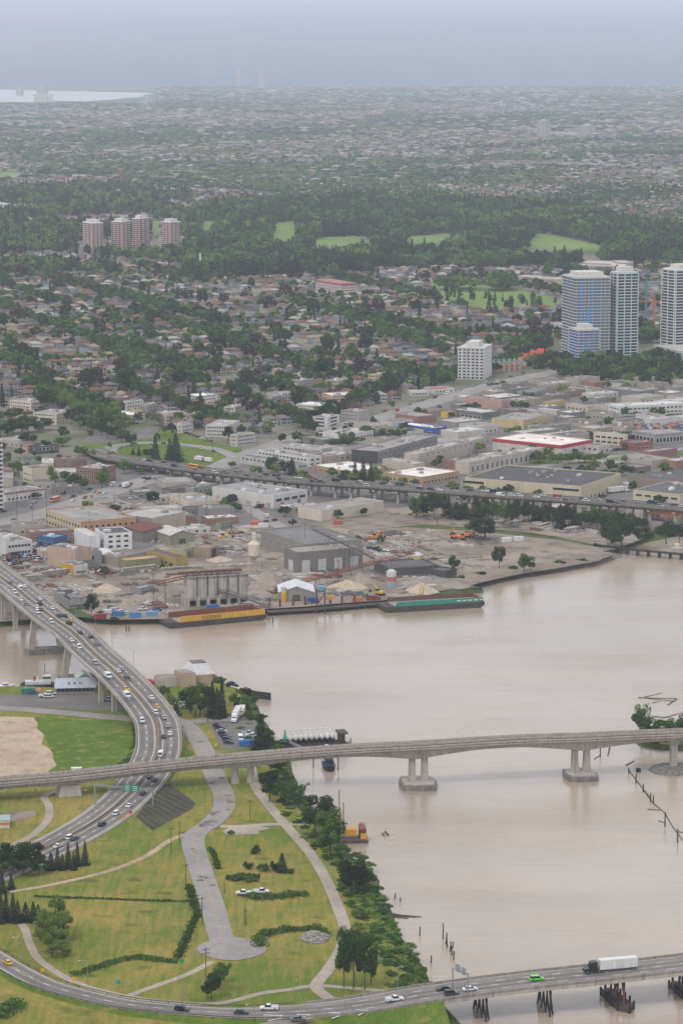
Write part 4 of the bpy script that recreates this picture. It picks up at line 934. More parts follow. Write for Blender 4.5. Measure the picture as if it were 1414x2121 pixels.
for x0, x1, yt, yb, lab in ((1112,1138,250,288,'cream tower in the haze, taller of the two on a low wing'),(1201,1228,260,286,'cream tower in the haze, shorter of the two on a low wing'),(367,386,227,244,'small white tower in the far haze, left one of the pair'),(406,424,225,244,'small white tower in the far haze, right one of the pair'),
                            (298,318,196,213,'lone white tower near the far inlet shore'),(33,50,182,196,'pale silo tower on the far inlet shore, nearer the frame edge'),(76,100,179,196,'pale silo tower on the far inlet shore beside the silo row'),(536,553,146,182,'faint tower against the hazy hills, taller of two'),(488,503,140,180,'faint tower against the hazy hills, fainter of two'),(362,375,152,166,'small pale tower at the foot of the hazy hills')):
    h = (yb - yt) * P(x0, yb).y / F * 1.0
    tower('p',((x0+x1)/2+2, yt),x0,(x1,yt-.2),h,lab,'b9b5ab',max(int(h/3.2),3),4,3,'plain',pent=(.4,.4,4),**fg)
bld('p',(1195,275),(1138,273),1204,14,'low cream wing joining two hazy towers','b7b3a9','bfbcb4',name='low_block',Lf=(12,3,3,1.5,1.5,3.4))
sl = thing('silo_row', 'row of pale grain silos on the far inlet shore', 'silos', P(72, 208)); k_ = P(1,208).y / F
for k in range(7): MB().lathe((k * 6.2 * k_, 0, 0), [(3 * k_, 0), (3 * k_, 13 * k_), (2.4 * k_, 13.6 * k_)], 10).obj('silo', MT['wall'], sl, C('c5c3bd'))
# townhouse row with green gables, red tiled houses
def gable(root, x, y, w, d, h, rh, wall, roof, rz=0.0, over=.5):
    o = MB(); o.add([(0,0,0),(w,0,0),(w,d,0),(0,d,0),(0,0,h),(w,0,h),(w,d,h),(0,d,h),(w/2,0,h+rh),(w/2,d,h+rh)], [(0,1,5,8,4),(1,2,6,5),(2,3,7,9,6),(3,0,4,7)])
    o.obj('wall', MT['wall'], root, C(wall), loc=(x, y, 0), rz=rz)
    e = over; k = rh / (w/2); t_ = .25
    r = MB(); r.add([(-e,-e,h-e*k),(w/2,-e,h+rh),(w/2,d+e,h+rh),(-e,d+e,h-e*k),(w+e,-e,h-e*k),(w+e,d+e,h-e*k)] + [(-e,-e,h-e*k+t_),(w/2,-e,h+rh+t_),(w/2,d+e,h+rh+t_),(-e,d+e,h-e*k+t_),(w+e,-e,h-e*k+t_),(w+e,d+e,h-e*k+t_)],
        [(6,7,8,9),(7,10,11,8),(3,2,1,0),(2,5,4,1),(0,1,7,6),(1,4,10,7),(3,9,8,2),(2,8,11,5),(0,6,9,3),(4,5,11,10)])
    r.obj('roof', MT['shingle'], root, C(roof), loc=(x, y, 0), rz=rz)
for k in range(7):
    p = P(1002 + k * 11, 772 - k * .9); r_ = thing('townhouse', f'pink townhouse with steep green gable, {nth(k + 1)} from the white tower', 'townhouse', p, -.15, 'green gabled townhouses')
    gable(r_, 0, 0, 4.6, 12, 7.5, 3.0, 'b08f7d', '6f9a8c'); ob('window', WINM, r_, (2.3, 0, 3.6), 0, (2, 1, 1.6), C('cfcac0')); BUILT.append((p, -.15, 5, 12))
for k, (x, y) in enumerate(((1080,738),(1092,736),(1104,740),(1086,746),(1100,748),(1114,744),(1128,736),(1092,754))):
    p = P(x, y + 4); r_ = thing('red_roofed_house', f'house with bright red tiled roof in the cluster, {nth(k + 1)} from its top', 'house', p, .2 + .1 * k, 'red tiled houses below the glass towers')
    gable(r_, 0, 0, 9, 12, 5, 2.6, 'b3a493', 'b0493a'); BUILT.append((p, .2 + .1 * k, 9, 12))
# sheds with pitched roofs in the works
for z, x, y, w_, d, h, rh, rz, wc, rc, lab in (('E',318,842,19,22,5,3.2,.05,'8d8a80','c3c4c5','grey shed with pale pyramid-like roof on the wharf'),('D',1040,500,16,22,6,2.6,.5,'8b8a74','b5b0a8','olive gabled shed with pale roof beside the rust-roofed barn'),
        ('D',870,480,22,24,6,2.4,.5,'7c7770','6b3f36','long gabled barn with rust-red roof in the pipe yard'),('D',595,606,14,16,5,3.5,.3,'c9c7c2','cbc9c5','white rounded quonset hut in the works quarter')):
    p = P(*zc(z, x, y)); r_ = thing('shed', lab, 'shed', p, rz)
    if 'quonset' in lab:
        pr = [(7 - 7 * math.cos(a_), 5.6 * math.sin(a_)) for a_ in np.linspace(0, math.pi, 12)]
        q = MB(); n_ = len(pr); q.add([(u, 0, v) for u, v in pr] + [(u, 18, v) for u, v in pr], [(i, i+1, n_+i+1, n_+i) for i in range(n_-1)] + [tuple(range(n_-1, -1, -1)), tuple(range(n_, 2*n_))])
        q.obj('shell', MT['wall'], r_, C(wc)); ob('door', DOORM, r_, (7, 0, 0), 0, (4, 1, 3.6), C('77736d'))
    else: gable(r_, 0, 0, w_, d, h, rh, wc, rc); ob('door', DOORM, r_, (w_/2, 0, 0), 0, (4, 1, 3.6), C('4f4b47'))
    BUILT.append((p, rz, w_, d))

# ================================================================== near-bank buildings
# boat-yard building: grey standing-seam roof over blue walls
p = P(118, 1438); q = P(196, 1436); d = (q - p); r_ = thing('boat_shed', 'blue-walled boat shed with long grey metal roof beside the bridge', 'shed', p, math.atan2(d.y, d.x)); a = d.length
MB().box(0, a, 0, 12, 0, 3.4).obj('wall', MT['wall'], r_, C('3b4660')); MB().box(-.02, a + .02, -.08, 0, 0, .9).obj('plinth', MT['wall'], r_, C('a59a86'))
rf = MB(); rf.add([(-1,-1.6,3.1),(a+1,-1.6,3.1),(a+.5,6,6.4),(-.5,6,6.4),(-1,13.6,3.1),(a+1,13.6,3.1)] , [(0,1,2,3),(3,2,5,4),(0,3,4),(1,5,2),(4,5,1,0)]); rfo = rf.obj('roof', MT['metal'], r_, C('a7adb2'))
for k in range(3): MB().box(a*.3 + k*a*.15, a*.3 + k*a*.15 + .8, 1.2, 2.0, 3.6, 5.2).obj('roof_vent', MT['metal'], rfo, C('6f7478'))
for k in range(9): ob('window', WINM, r_, (a*(k+.5)/9, 0, 1.1), 0, (2, 1, 1.5), C('7a8498'))
p = P(160, 1422); r_ = thing('lean_to', 'small pale green shed behind the boat shed roof', 'shed', p, .2); gable(r_, 0, 0, 7, 8, 4, 2, '9fa79c', 'b3bab3')
# riverside hall with a truncated white roof
p = P(332, 1424); q = P(440, 1416); d = q - p; r_ = thing('river_hall', 'tan riverside hall with a white truncated-pyramid roof lantern', 'hall', p, math.atan2(d.y, d.x)); a = d.length
MB().box(0, a*.42, 0, 11, 0, 3.6).obj('wing', MT['wall'], r_, C('b7aa9b')); MB().box(.4, a*.42-.4, .4, 10.6, 3.6, 3.9).obj('wing_roof', MT['roof'], r_, C('857c74'))
MB().box(a*.36, a*.66, -2.5, 8, 0, 6).obj('block', MT['wall'], r_, C('b39a80')); MB().box(a*.36+.4, a*.66-.4, -2.1, 7.6, 6, 6.3).obj('block_roof', MT['roof'], r_, C('8b8178'))
MB().taper((a*.82, 9), (6.4, 6.4), (3.6, 3.6), 4.2, 9.0).obj('lantern_roof', MT['metal'], r_, C('c6c4c2')); MB().taper((a*.82, 9), (3.4, 3.4), (3.4, 3.4), 9.0, 9.3).obj('lantern_cap', MT['roof'], r_, C('6a625c'))
MB().box(a*.661, a*1.02, 1.5, 16, 0, 4.19).obj('drum', MT['wall'], r_, C('a8937c')); BUILT.append((p, math.atan2(d.y, d.x), a, 14))
# red tank shelter by the bridge
p = P(306, 1432); r_ = thing('red_kiosk', 'small grey kiosk with a domed bright red roof beside the bridge', 'kiosk', p)
MB().box(-2.4, 2.4, -2.4, 2.4, 0, 4).obj('wall', MT['wall'], r_, C('8d8a88')); MB().lathe((0,0,4), [(3.6,0),(3.4,.8),(2.2,1.6),(.2,2)], 14).obj('roof', MT['metal'], r_, C('9a1f2a'), smooth=True)
# kiosk cabin at left edge
p = P(-12, 1716); r_ = thing('site_office', 'white and orange striped site office in the fenced corner beside the highway', 'cabin', p, .1)
MB().box(0, 6, 0, 8, 0, 3).obj('wall', MT['wall'], r_, C('c9c9c6')); MB().box(-.02, 6.02, -.05, 0, 1.2, 2.2).obj('stripe', MT['metal'], r_, C('c77a2c')); MB().box(-.2, 6.2, -.2, 8.2, 3.0, 3.2).obj('roof', MT['metal'], r_, C('8fa6a0'))

# small workshops between the named buildings
def poly_rand(poly, r9):
    xs = [p[0] for p in poly]; ys = [p[1] for p in poly]
    while True:
        x, y = r9.uniform(min(xs), max(xs)), r9.uniform(min(ys), max(ys))
        if inside(poly, x, y): return x, y
ROADS_ = [smooth([P(x, y) for x, y in q], 6) for q in ([(0,1082),(90,1064),(190,1032),(280,1002),(360,985),(430,978),(500,948),(600,912),(700,884),(800,862),(900,832),(1000,803),(1110,778),(1300,742)], [(440,980),(470,1010),(500,1040),(560,1080),(620,1110)], [(1090,970),(1250,948),(1414,930)])] + [fw]
def near_road(p, d): return any((a.xy - Vector(p).xy).length < d for pa in ROADS_ for a in pa[::2])
r5 = random.Random(21); FILLS = []
ZN = (([(650,915),(800,872),(1000,812),(1110,790),(1414,800),(1414,985),(1090,960),(1000,985),(800,985),(660,985)], 'eastern', 72, .7), ([(0,1100),(200,1045),(360,995),(640,1012),(620,1075),(420,1095),(300,1135),(60,1165)], 'western', 36, .35), ([(0,1005),(60,960),(240,968),(300,985),(200,1020),(60,1050)], 'brick hall', 8, .1))
for poly, zn, cnt_, ang in ZN:
    ok = 0; tr = 0
    while ok < cnt_ and tr < 2500:
        tr += 1; x, y = poly_rand(poly, r5); q = P(x, y); a, b, h = r5.uniform(13, 40), r5.uniform(10, 24), r5.uniform(3.6, 7); rz = ang + r5.choice([0, 0, math.pi/2]); ux = Vector((math.cos(rz), math.sin(rz), 0)); uy = Vector((-ux.y, ux.x, 0))
        if any(on_built(q + ux*a*i/3 + uy*b*j/2, 3) for i in range(4) for j in range(3)) or any(near_road(q + ux*a*i/2 + uy*b*j, 16) for i in range(3) for j in range(2)): continue
        ok += 1; wc, wn = r5.choice([('a89f92','beige'),('8c8882','grey'),('bdb8af','white'),('9c8f7e','tan'),('77736f','dark grey'),('8d6a5c','brick'),('b5ac9a','cream')]); rc = r5.choice(['8d8883','6e6a67','5a5654','a7a29a','7b7069','b9b5ae'])
        rt = thing('workshop', f'small {wn} flat-roofed workshop, {nth(ok)} upward in the {zn} quarter', 'building', q, rz, 'small workshops'); p_ = .5; t = .3; h0 = h - p_
        wb = MB(); v = [(0,0),(a,0),(a,b),(0,b)]; iv = [(t,t),(a-t,t),(a-t,b-t),(t,b-t)]
        wb.add([(x_,y_,-.3) for x_,y_ in v] + [(x_,y_,h) for x_,y_ in v] + [(x_,y_,h) for x_,y_ in iv] + [(x_,y_,h0-.05) for x_,y_ in iv], [(i, (i+1)%4, (i+1)%4+4, i+4) for i in range(4)] + [(i+4, (i+1)%4+4, (i+1)%4+8, i+8) for i in range(4)] + [(i+8, (i+1)%4+8, (i+1)%4+12, i+12) for i in range(4)])
        wb.obj('wall', MT['wall'], rt, C(wc)); MB().add([(t-.02,t-.02,h0),(a-t+.02,t-.02,h0),(a-t+.02,b-t+.02,h0),(t-.02,b-t+.02,h0)], [(0,1,2,3)]).obj('roof', MT['roof'], rt, C(rc))
        add_windows(rt, a, b, h, 'F', max(int(a/5), 2), 1, 2.2, 1.5, 1.2)
        for k in range(r5.randint(1, 4)): s = r5.uniform(1, 2.4); ob('rooftop_unit', UNITM, rt, (a*r5.uniform(.15,.85), b*r5.uniform(.2,.8), h0+.01), 0, (s*1.3, s, s*.5), C(r5.choice(['b9b7b2','8e8c88'])))
        BUILT.append((q, rz, a, b)); FILLS.append((-proj(q)[1], wn, zn, rt))
seen_ = {}
for _y, wn, zn, rt in sorted(FILLS, key=lambda f: f[0]):
    seen_[wn, zn] = seen_.get((wn, zn), 0) + 1; rt['label'] = f'small {wn} flat-roofed workshop, {nth(seen_[wn, zn])} such counted upward in the {zn} quarter'
# ================================================================== vegetation
def quads(c, nrm, s, seed):
    """leaf faces: centres c (n,3), normals nrm, sizes s (n,) -> verts, faces"""
    r = np.random.RandomState(seed); n = len(c)
    nrm = nrm / np.maximum(np.linalg.norm(nrm, axis=1, keepdims=True), 1e-6)
    a = np.cross(nrm, r.normal(size=(n, 3))); a /= np.maximum(np.linalg.norm(a, axis=1, keepdims=True), 1e-6); b = np.cross(nrm, a)
    s = s[:, None]; asp = r.uniform(.55, 1.0, (n, 1))
    v = np.stack([c - a*s - b*s*asp*.4, c + a*s*.2 - b*s*asp, c + a*s + b*s*asp*.3, c - a*s*.3 + b*s*asp], 1).reshape(-1, 3)
    f = np.arange(4 * n).reshape(n, 4); return v, f
def np_mesh(name, v, f, m):
    me = bpy.data.meshes.new(name); n = len(f)
    me.vertices.add(len(v)); me.vertices.foreach_set('co', np.ascontiguousarray(v, dtype=np.float32).ravel())
    me.loops.add(4 * n); me.loops.foreach_set('vertex_index', np.ascontiguousarray(f, dtype=np.int32).ravel())
    me.polygons.add(n); me.polygons.foreach_set('loop_start', np.arange(0, 4 * n, 4, dtype=np.int32))
    me.materials.append(m); me.update(calc_edges=True); me.validate(); return me
def sph(r, n):
    u = r.normal(size=(n, 3)); return u / np.linalg.norm(u, axis=1, keepdims=True)
def crown(kind, seed, n, leaf, m):
    r = np.random.RandomState(seed)
    if kind == 'D':
        K = 17; u = sph(r, K) * (r.uniform(.35, 1, (K, 1)) ** .5); cc = u * [.33, .33, .29] + [0, 0, .62]; rad = r.uniform(.09, .17, K)
    elif kind == 'P':
        K = 16; u = sph(r, K) * (r.uniform(.3, 1, (K, 1)) ** .5); cc = u * [.24, .24, .40] + [0, 0, .54]; rad = r.uniform(.09, .15, K)
    elif kind == 'S':
        K = 12; u = sph(r, K); u[:, 2] = np.abs(u[:, 2]); cc = u * [.42, .42, .5] * r.uniform(.4, 1, (K, 1)) + [0, 0, .2]; rad = r.uniform(.14, .26, K)
    if kind == 'C':
        t = 1 - (1 - r.uniform(0, 1, n)) ** .0001 if False else r.uniform(0, 1, n) ** 1.35 * .94 + .05
        an = r.uniform(0, 2 * np.pi, n); lay = .72 + .4 * ((t * 11 + .25 * np.sin(an * 3 + seed)) % 1.0)[::1] * -1 + .2
        env = .23 * (1 - t) ** .85 * (1.0 + .28 * np.sin(an * 5 + t * 31 + seed)) * np.where((t * 9 % 1) < .5, 1.05, .8) + .012
        rr = env * r.uniform(.35, 1.0, n) ** .6
        c = np.stack([rr * np.cos(an), rr * np.sin(an), t - rr * .25], 1)
        nrm = np.stack([np.cos(an) * .6, np.sin(an) * .6, np.full(n, .8)], 1) + r.normal(size=(n, 3)) * .35
        s = leaf * r.uniform(.6, 1.2, n) * (1.15 - .6 * t)
    else:
        k = r.randint(0, len(rad), n); u = sph(r, n); c = cc[k] + u * rad[k][:, None] * (r.uniform(.25, 1.0, (n, 1)) ** .45)
        nrm = u * 1.0 + [0, 0, .35] + r.normal(size=(n, 3)) * .45; s = leaf * r.uniform(.6, 1.25, n)
        c[:, 2] = np.maximum(c[:, 2], .02)
    v, f = quads(c, nrm, s, seed + 1); return np_mesh('crown', v, f, m)
def trunk_mesh(kind):
    mb = MB(); top = .9 if kind == 'C' else .62
    mb.tube([(0, 0, -.02), (.005, 0, top * .5), (0, .005, top)], .022, 6, 0, .006)
    if kind != 'C':
        for k in range(5):
            an = k * 1.26; z0 = .22 + .06 * k; mb.tube([(0, 0, z0), (.09 * math.cos(an), .09 * math.sin(an), z0 + .12), (.2 * math.cos(an), .2 * math.sin(an), z0 + .22)], .010, 4, 0, .003)
    return mb.mesh('trunk', MT['trunk'])
TRUNK = {k: trunk_mesh(k) for k in 'DCPS'}
PROTO = {}
def protos(key, kind, mname, n, leaf, cnt, seed):
    PROTO[key] = [crown(kind, seed + 10 * i, n, leaf, MT[mname]) for i in range(cnt)]
protos('D', 'D', 'leaf', 2600, .024, 4, 100); protos('DL', 'D', 'leaf_light', 2200, .025, 2, 200); protos('DD', 'D', 'leaf_dark', 2800, .024, 3, 300)
protos('C', 'C', 'needle', 2600, .022, 4, 400); protos('P', 'P', 'leaf_light', 2600, .022, 3, 500); protos('S', 'S', 'leaf', 1300, .045, 3, 600); protos('SD', 'S', 'leaf_dark', 1300, .045, 2, 700)
protos('Y', 'S', 'broom', 500, .05, 1, 800); protos('U', 'D', 'leaf_purple', 1500, .03, 1, 900)
KSH = {'D': 'D', 'DL': 'D', 'DD': 'D', 'C': 'C', 'P': 'P', 'S': 'S', 'SD': 'S', 'Y': 'S', 'U': 'D'}
WREL = {'D': .72, 'P': .58, 'C': .46, 'S': 1.15}     # crown width of the unit tree
_tc = {}
def tree(pos, h, wd, key, label, group=None, name=None, cat=None):
    sh = KSH[key]; k = _tc[key] = _tc.get(key, rng.randint(0, 9)) + 1
    nm = name or {'C': 'conifer_tree', 'S': 'shrub'}.get(sh, 'broadleaf_tree')
    s = wd / WREL[sh]
    r_ = thing(nm, label, cat or ('shrub' if sh == 'S' else 'tree'), pos, rng.uniform(0, 6.28), group, (s, s, h))
    if sh != 'S': ob('trunk', TRUNK[sh], r_)
    ob('crown', PROTO[key][k % len(PROTO[key])], r_)
    return r_
def tree_px(x, yb, yt, wpx, key, label, group=None, z=G):
    p = P(x, yb, z); k = p.y / _cp / F; h = (yb - yt) * k * 1.02 * 1.03
    return tree(p, h, wpx * k * 1.12, key, label, group)
DESC = {'D': 'green broadleaf tree', 'DL': 'pale green broadleaf tree', 'DD': 'dark broadleaf tree', 'C': 'dark conifer', 'P': 'tall pale green tree', 'S': 'green shrub', 'SD': 'dark shrub', 'Y': 'yellow flowering broom', 'U': 'purple-leaved tree'}
def grove(place, items, group, z=G):
    cnt = {}
    for it in items: cnt[it[4]] = cnt.get(it[4], 0) + 1
    idx = {}
    for x, yb, yt, wp, key in sorted(items, key=lambda i: i[0]):
        idx[key] = idx.get(key, 0) + 1
        lab = f"{DESC[key]} {place}" if cnt[key] == 1 else f"{DESC[key]} {place}, {nth(idx[key])} from left"
        tree_px(x, yb, yt, wp, key, lab, group, z)
grove('in the dark clump beside the highway', [(28,1806,1742,62,'DD'),(72,1800,1740,58,'DD'),(8,1815,1762,55,'DD'),(50,1812,1768,50,'DD'),(82,1812,1775,34,'DD')], 'dark clump by the highway')
grove('in the short conifer row beside the highway', [(106,1802,1764,24,'C'),(120,1800,1752,18,'C'),(130,1802,1768,20,'C'),(142,1798,1744,18,'C'),(153,1802,1762,16,'C'),(161,1794,1742,17,'C'),(177,1792,1740,20,'C')], 'conifer row by the highway')
grove('along the field edge below the dark clump', [(4,1850,1800,24,'C'),(24,1842,1808,18,'C'),(2,1912,1838,26,'C'),(14,1908,1842,20,'C'),(28,1910,1848,24,'C'),(38,1912,1862,22,'C'),(54,1908,1868,28,'C'),(70,1910,1866,24,'C'),(80,1910,1872,22,'C')], 'conifers at the field edge')
grove('in the bright clump inside the meadow', [(116,1936,1853,44,'P'),(94,1956,1882,42,'P'),(132,1948,1880,42,'P'),(108,1984,1936,34,'P'),(136,1980,1944,30,'P'),(118,1968,1918,40,'P'),(84,1948,1900,30,'P')], 'bright clump in the meadow')
grove('beside the utility pole by the turning circle', [(438,2068,2012,34,'DD'),(452,2050,1998,30,'D'),(464,2036,1988,28,'D'),(430,2072,2030,26,'DD')], 'clump by the turning circle')
grove('on the bank below the rail viaduct', [(558,1660,1598,46,'DD'),(582,1662,1612,44,'D'),(612,1668,1622,46,'D'),(575,1600,1572,34,'DD')], 'bank trees under the viaduct')
grove('at the river end of the path spur', [(652,1735,1643,72,'DD'),(684,1778,1672,74,'D')], 'tall trees at the path spur')
grove('leaning over the water beside the long path', [(728,1852,1776,62,'DD'),(752,1850,1795,46,'DD')], 'dark trees over the water')
grove('in the tall clump above the low bridge', [(712,2046,1918,42,'D'),(732,2048,1940,46,'DD'),(755,2050,1936,44,'DD'),(722,2000,1912,44,'D'),(745,1990,1922,36,'D'),(768,2040,1960,30,'D')], 'tall clump above the low bridge')
grove('in the overgrown plot between road and path', [(530,1768,1746,26,'SD'),(512,1800,1780,26,'SD'),(545,1804,1782,30,'S'),(584,1806,1766,26,'C'),(566,1804,1778,26,'SD'),(478,1728,1716,18,'S'),(496,1822,1812,40,'S'),(520,1824,1814,34,'S'),(600,1808,1796,24,'S')], 'overgrown plot')
grove('beside the boat-buoy lot', [(540,1552,1480,42,'C'),(556,1552,1515,26,'C'),(527,1466,1432,18,'D')], 'lot edge trees')
grove('in the dark group behind the utility poles', [(460,1486,1406,24,'C'),(440,1486,1412,28,'C'),(415,1484,1414,50,'D'),(395,1478,1424,40,'DD'),(432,1488,1420,34,'DD'),(450,1488,1425,30,'C'),(405,1486,1440,36,'DD')], 'dark group by the poles')
grove('beside the curved bridge below the riverside hall', [(360,1472,1432,36,'DL'),(340,1452,1420,26,'D'),(366,1482,1454,20,'C'),(378,1452,1430,24,'D'),(352,1490,1462,18,'C'),(486,1462,1432,28,'S'),(505,1470,1446,28,'S'),(515,1490,1466,24,'S')], 'trees by the riverside hall')
grove('on the small islet under the viaduct end', [(1328,1530,1455,40,'D'),(1346,1536,1488,40,'D'),(1372,1536,1488,42,'D'),(1396,1536,1486,40,'D'),(1418,1536,1478,44,'DD'),(1440,1536,1486,44,'D'),(1335,1545,1512,36,'DD'),(1362,1550,1514,40,'DD'),(1392,1550,1514,40,'DD')], 'islet trees', z=1.6)
grove('on the works shore', [(190,1280,1228,26,'DD'),(940,1190,1150,22,'DD'),(1033,1178,1130,26,'DD'),(1085,1184,1146,26,'D'),(1098,1184,1152,22,'D'),(1004,1118,1072,62,'DD'),(1168,1092,1044,28,'DD'),(1156,1088,1052,26,'DD'),(1286,1132,1072,44,'DD'),(1258,1130,1082,34,'DD'),(1272,1136,1100,30,'DD'),(1328,1128,1092,40,'DD'),(1378,1126,1080,40,'DD'),(1405,1126,1085,34,'DD'),(590,1070,1048,24,'DD'),(180,1262,1250,16,'S'),(228,1262,1250,14,'S'),(216,1196,1170,20,'D'),(700,1075,1055,20,'DD'),(605,1092,1075,16,'DD'),(742,1125,1108,16,'D'),(788,1130,1108,14,'DD')], 'works shore trees')
grove('in the belt along the freeway', [(862+i*13+rng.randint(-5,5),1066+rng.randint(-8,8)+i*1.1,1062-rng.randint(26,46)+i*1.1,rng.randint(22,34),rng.choice(['DD','DD','D','C'])) for i in range(36)], 'freeway belt trees')
grove('on the park lawn by the loop road', [(364,956,898,34,'C'),(322,956,905,24,'C'),(352,952,908,22,'C'),(288,944,925,12,'C'),(276,942,928,10,'C'),(306,950,925,22,'U'),(188,905,892,14,'D'),(228,930,914,10,'D'),(340,900,880,14,'D'),(356,905,874,18,'DD'),(472,916,882,20,'DD'),(325,918,896,12,'DD')], 'park lawn trees')
grove('among the brick halls beside the arterial', [(108,1008,966,20,'P'),(155,1008,980,26,'DD'),(212,1012,966,24,'P'),(220,1006,970,18,'P'),(30,980,955,30,'D'),(50,985,958,28,'D'),(172,946,925,20,'DL'),(190,950,928,18,'DL'),(232,950,934,20,'DL'),(270,978,955,14,'DL'),(44,1030,1014,16,'DD'),(76,1034,1020,18,'DD'),(95,935,912,26,'DD'),(130,925,905,30,'D'),(60,925,895,34,'DD')], 'trees among brick halls')
grove('in the clump beside the strip of units', [(570,984,945,34,'DD'),(605,986,950,26,'C'),(590,984,955,28,'DD'),(735,1002,950,18,'C'),(752,1004,948,20,'C'),(768,1004,956,18,'C'),(776,1000,965,16,'P'),(715,935,892,44,'D'),(690,935,910,34,'D'),(740,925,905,30,'D'),(660,920,895,16,'D'),(800,912,888,40,'D'),(840,905,885,36,'D'),(760,905,880,30,'D'),(625,918,902,14,'DL'),(650,925,905,16,'DL'),(480,970,955,16,'D')], 'clump by the unit strips')
grove('behind the huge cream warehouse', [(1120+i*15+rng.randint(-4,4),962-i*.6,962-rng.randint(20,30),rng.randint(18,28),rng.choice(['D','D','DL'])) for i in range(9)] + [(1290,962,940,14,'DL'),(1325,965,948,12,'DL'),(1068,985,968,18,'D'),(1366,1005,990,16,'D'),(1330,1038,1024,20,'D')], 'trees behind the cream warehouse')
def row(x0, y0, x1, y1, n, hpx, wpx, keys, place, group, jx=3, jy=2):
    grove(place, [(x0 + (x1-x0)*i/(n-1) + rng.uniform(-jx, jx), y0 + (y1-y0)*i/(n-1) + rng.uniform(-jy, jy), y0 + (y1-y0)*i/(n-1) - hpx*rng.uniform(.75, 1.2), wpx*rng.uniform(.8, 1.2), rng.choice(keys)) for i in range(n)], group)
row(90,838,262,898,17,46,34,['DL','DL','D'],'in the bright street row left of the park','bright street row')
row(250,806,482,890,22,34,28,['D','D','DD'],'in the long street row above the park','long street row')
row(232,744,420,806,18,24,24,['D','D','DL'],'in the upper street row','upper street row')
row(478,818,650,900,16,32,26,['D','DD','D'],'in the street row ending at the arterial','arterial street row')
row(650,878,840,800,14,34,28,['DD','D','C'],'in the dark belt along the arterial','dark arterial belt')
row(150,880,270,925,9,30,28,['DD','D'],'in the row over the sports court','court row')
row(0,905,90,892,7,32,30,['DD','D'],'in the frame edge row above the shops','frame edge row')

# ---- everything further off: instanced on points, nobody could count it
protos('d1', 'D', 'leaf', 240, .085, 3, 1000); protos('d2', 'D', 'leaf_dark', 230, .085, 2, 1100); protos('d3', 'D', 'leaf_light', 230, .085, 2, 1200); protos('c1', 'C', 'needle', 230, .075, 2, 1300); protos('p1', 'D', 'leaf_purple', 160, .09, 1, 1400); protos('s1', 'S', 'leaf', 260, .10, 1, 1500); protos('s2', 'S', 'leaf_light', 260, .10, 1, 1600)
kinds = bpy.data.collections.new('tree_kinds')
order = []
for i, (key, j) in enumerate([('d1',0),('d1',1),('d1',2),('d2',0),('d2',1),('d3',0),('d3',1),('c1',0),('c1',1),('p1',0),('s1',0),('s2',0)]):
    o = bpy.data.objects.new(f'kind_{i:02d}', PROTO[key][j]); kinds.objects.link(o); order.append(key)
ng = bpy.data.node_groups.new('scatter_trees', 'GeometryNodeTree')
ng.interface.new_socket('Geometry', in_out='INPUT', socket_type='NodeSocketGeometry'); ng.interface.new_socket('Geometry', in_out='OUTPUT', socket_type='NodeSocketGeometry')
gi = ng.nodes.new('NodeGroupInput'); go = ng.nodes.new('NodeGroupOutput'); iop = ng.nodes.new('GeometryNodeInstanceOnPoints'); ci = ng.nodes.new('GeometryNodeCollectionInfo')
ci.inputs['Collection'].default_value = kinds; ci.inputs['Separate Children'].default_value = True; ci.inputs['Reset Children'].default_value = True
def na(nm, ty):
    n = ng.nodes.new('GeometryNodeInputNamedAttribute'); n.data_type = ty; n.inputs['Name'].default_value = nm; return n.outputs[0]
ng.links.new(gi.outputs[0], iop.inputs['Points']); ng.links.new(ci.outputs[0], iop.inputs['Instance']); iop.inputs['Pick Instance'].default_value = True
ng.links.new(na('idx', 'INT'), iop.inputs['Instance Index']); ng.links.new(na('sc', 'FLOAT_VECTOR'), iop.inputs['Scale'])
ng.links.new(na('rot', 'FLOAT_VECTOR'), iop.inputs['Rotation']); ng.links.new(iop.outputs[0], go.inputs[0])
def scatter(name, pts, label=None):
    """pts: list of (Vector, height, width, kind index)"""
    me = bpy.data.meshes.new(name); me.from_pydata([tuple(p[0]) for p in pts], [], [])
    n = len(pts)
    a = me.attributes.new('idx', 'INT', 'POINT'); a.data.foreach_set('value', [p[3] for p in pts])
    a = me.attributes.new('sc', 'FLOAT_VECTOR', 'POINT'); a.data.foreach_set('vector', [v for p in pts for v in (p[2] / .6, p[2] / .6, p[1])])
    a = me.attributes.new('rot', 'FLOAT_VECTOR', 'POINT'); a.data.foreach_set('vector', [v for p in pts for v in (0, 0, rng.uniform(0, 6.28))])
    o = ob(name, me); md = o.modifiers.new('scatter', 'NODES'); md.node_group = ng
    return tag(o, label, kind='stuff')
FAIR = [[(555,506),(572,460),(616,457),(616,496),(590,506)], [(636,510),(660,491),(758,489),(764,504),(700,514)], [(832,510),(850,489),(938,484),(934,498),(870,516)], [(1084,520),(1110,483),(1150,487),(1244,507),(1246,526),(1200,524)], [(410,480),(420,457),(450,457),(446,482)], [(310,486),(316,457),(336,457),(334,486)],
        [(882,610),(890,583),(940,587),(1010,591),(1080,599),(1162,621),(1162,644),(1090,642),(1000,642),(930,628)], [(-20,372),(0,357),(30,356),(54,362),(30,374)],[(754,540),(758,499),(774,499),(772,540)]]
def on_fair(x, y, dn=26): return any(inside(f, x, y - k) for f in FAIR[:6] for k in (0, dn/3, dn*2/3, dn)) or any(inside(f, x, y) for f in FAIR[6:])
WOOD = [(384,582),(388,470),(440,432),(560,424),(700,418),(900,420),(1060,432),(1200,440),(1300,470),(1500,505),(1500,548),(1330,550),(1150,556),(960,560),(900,556),(640,574),(500,582)]
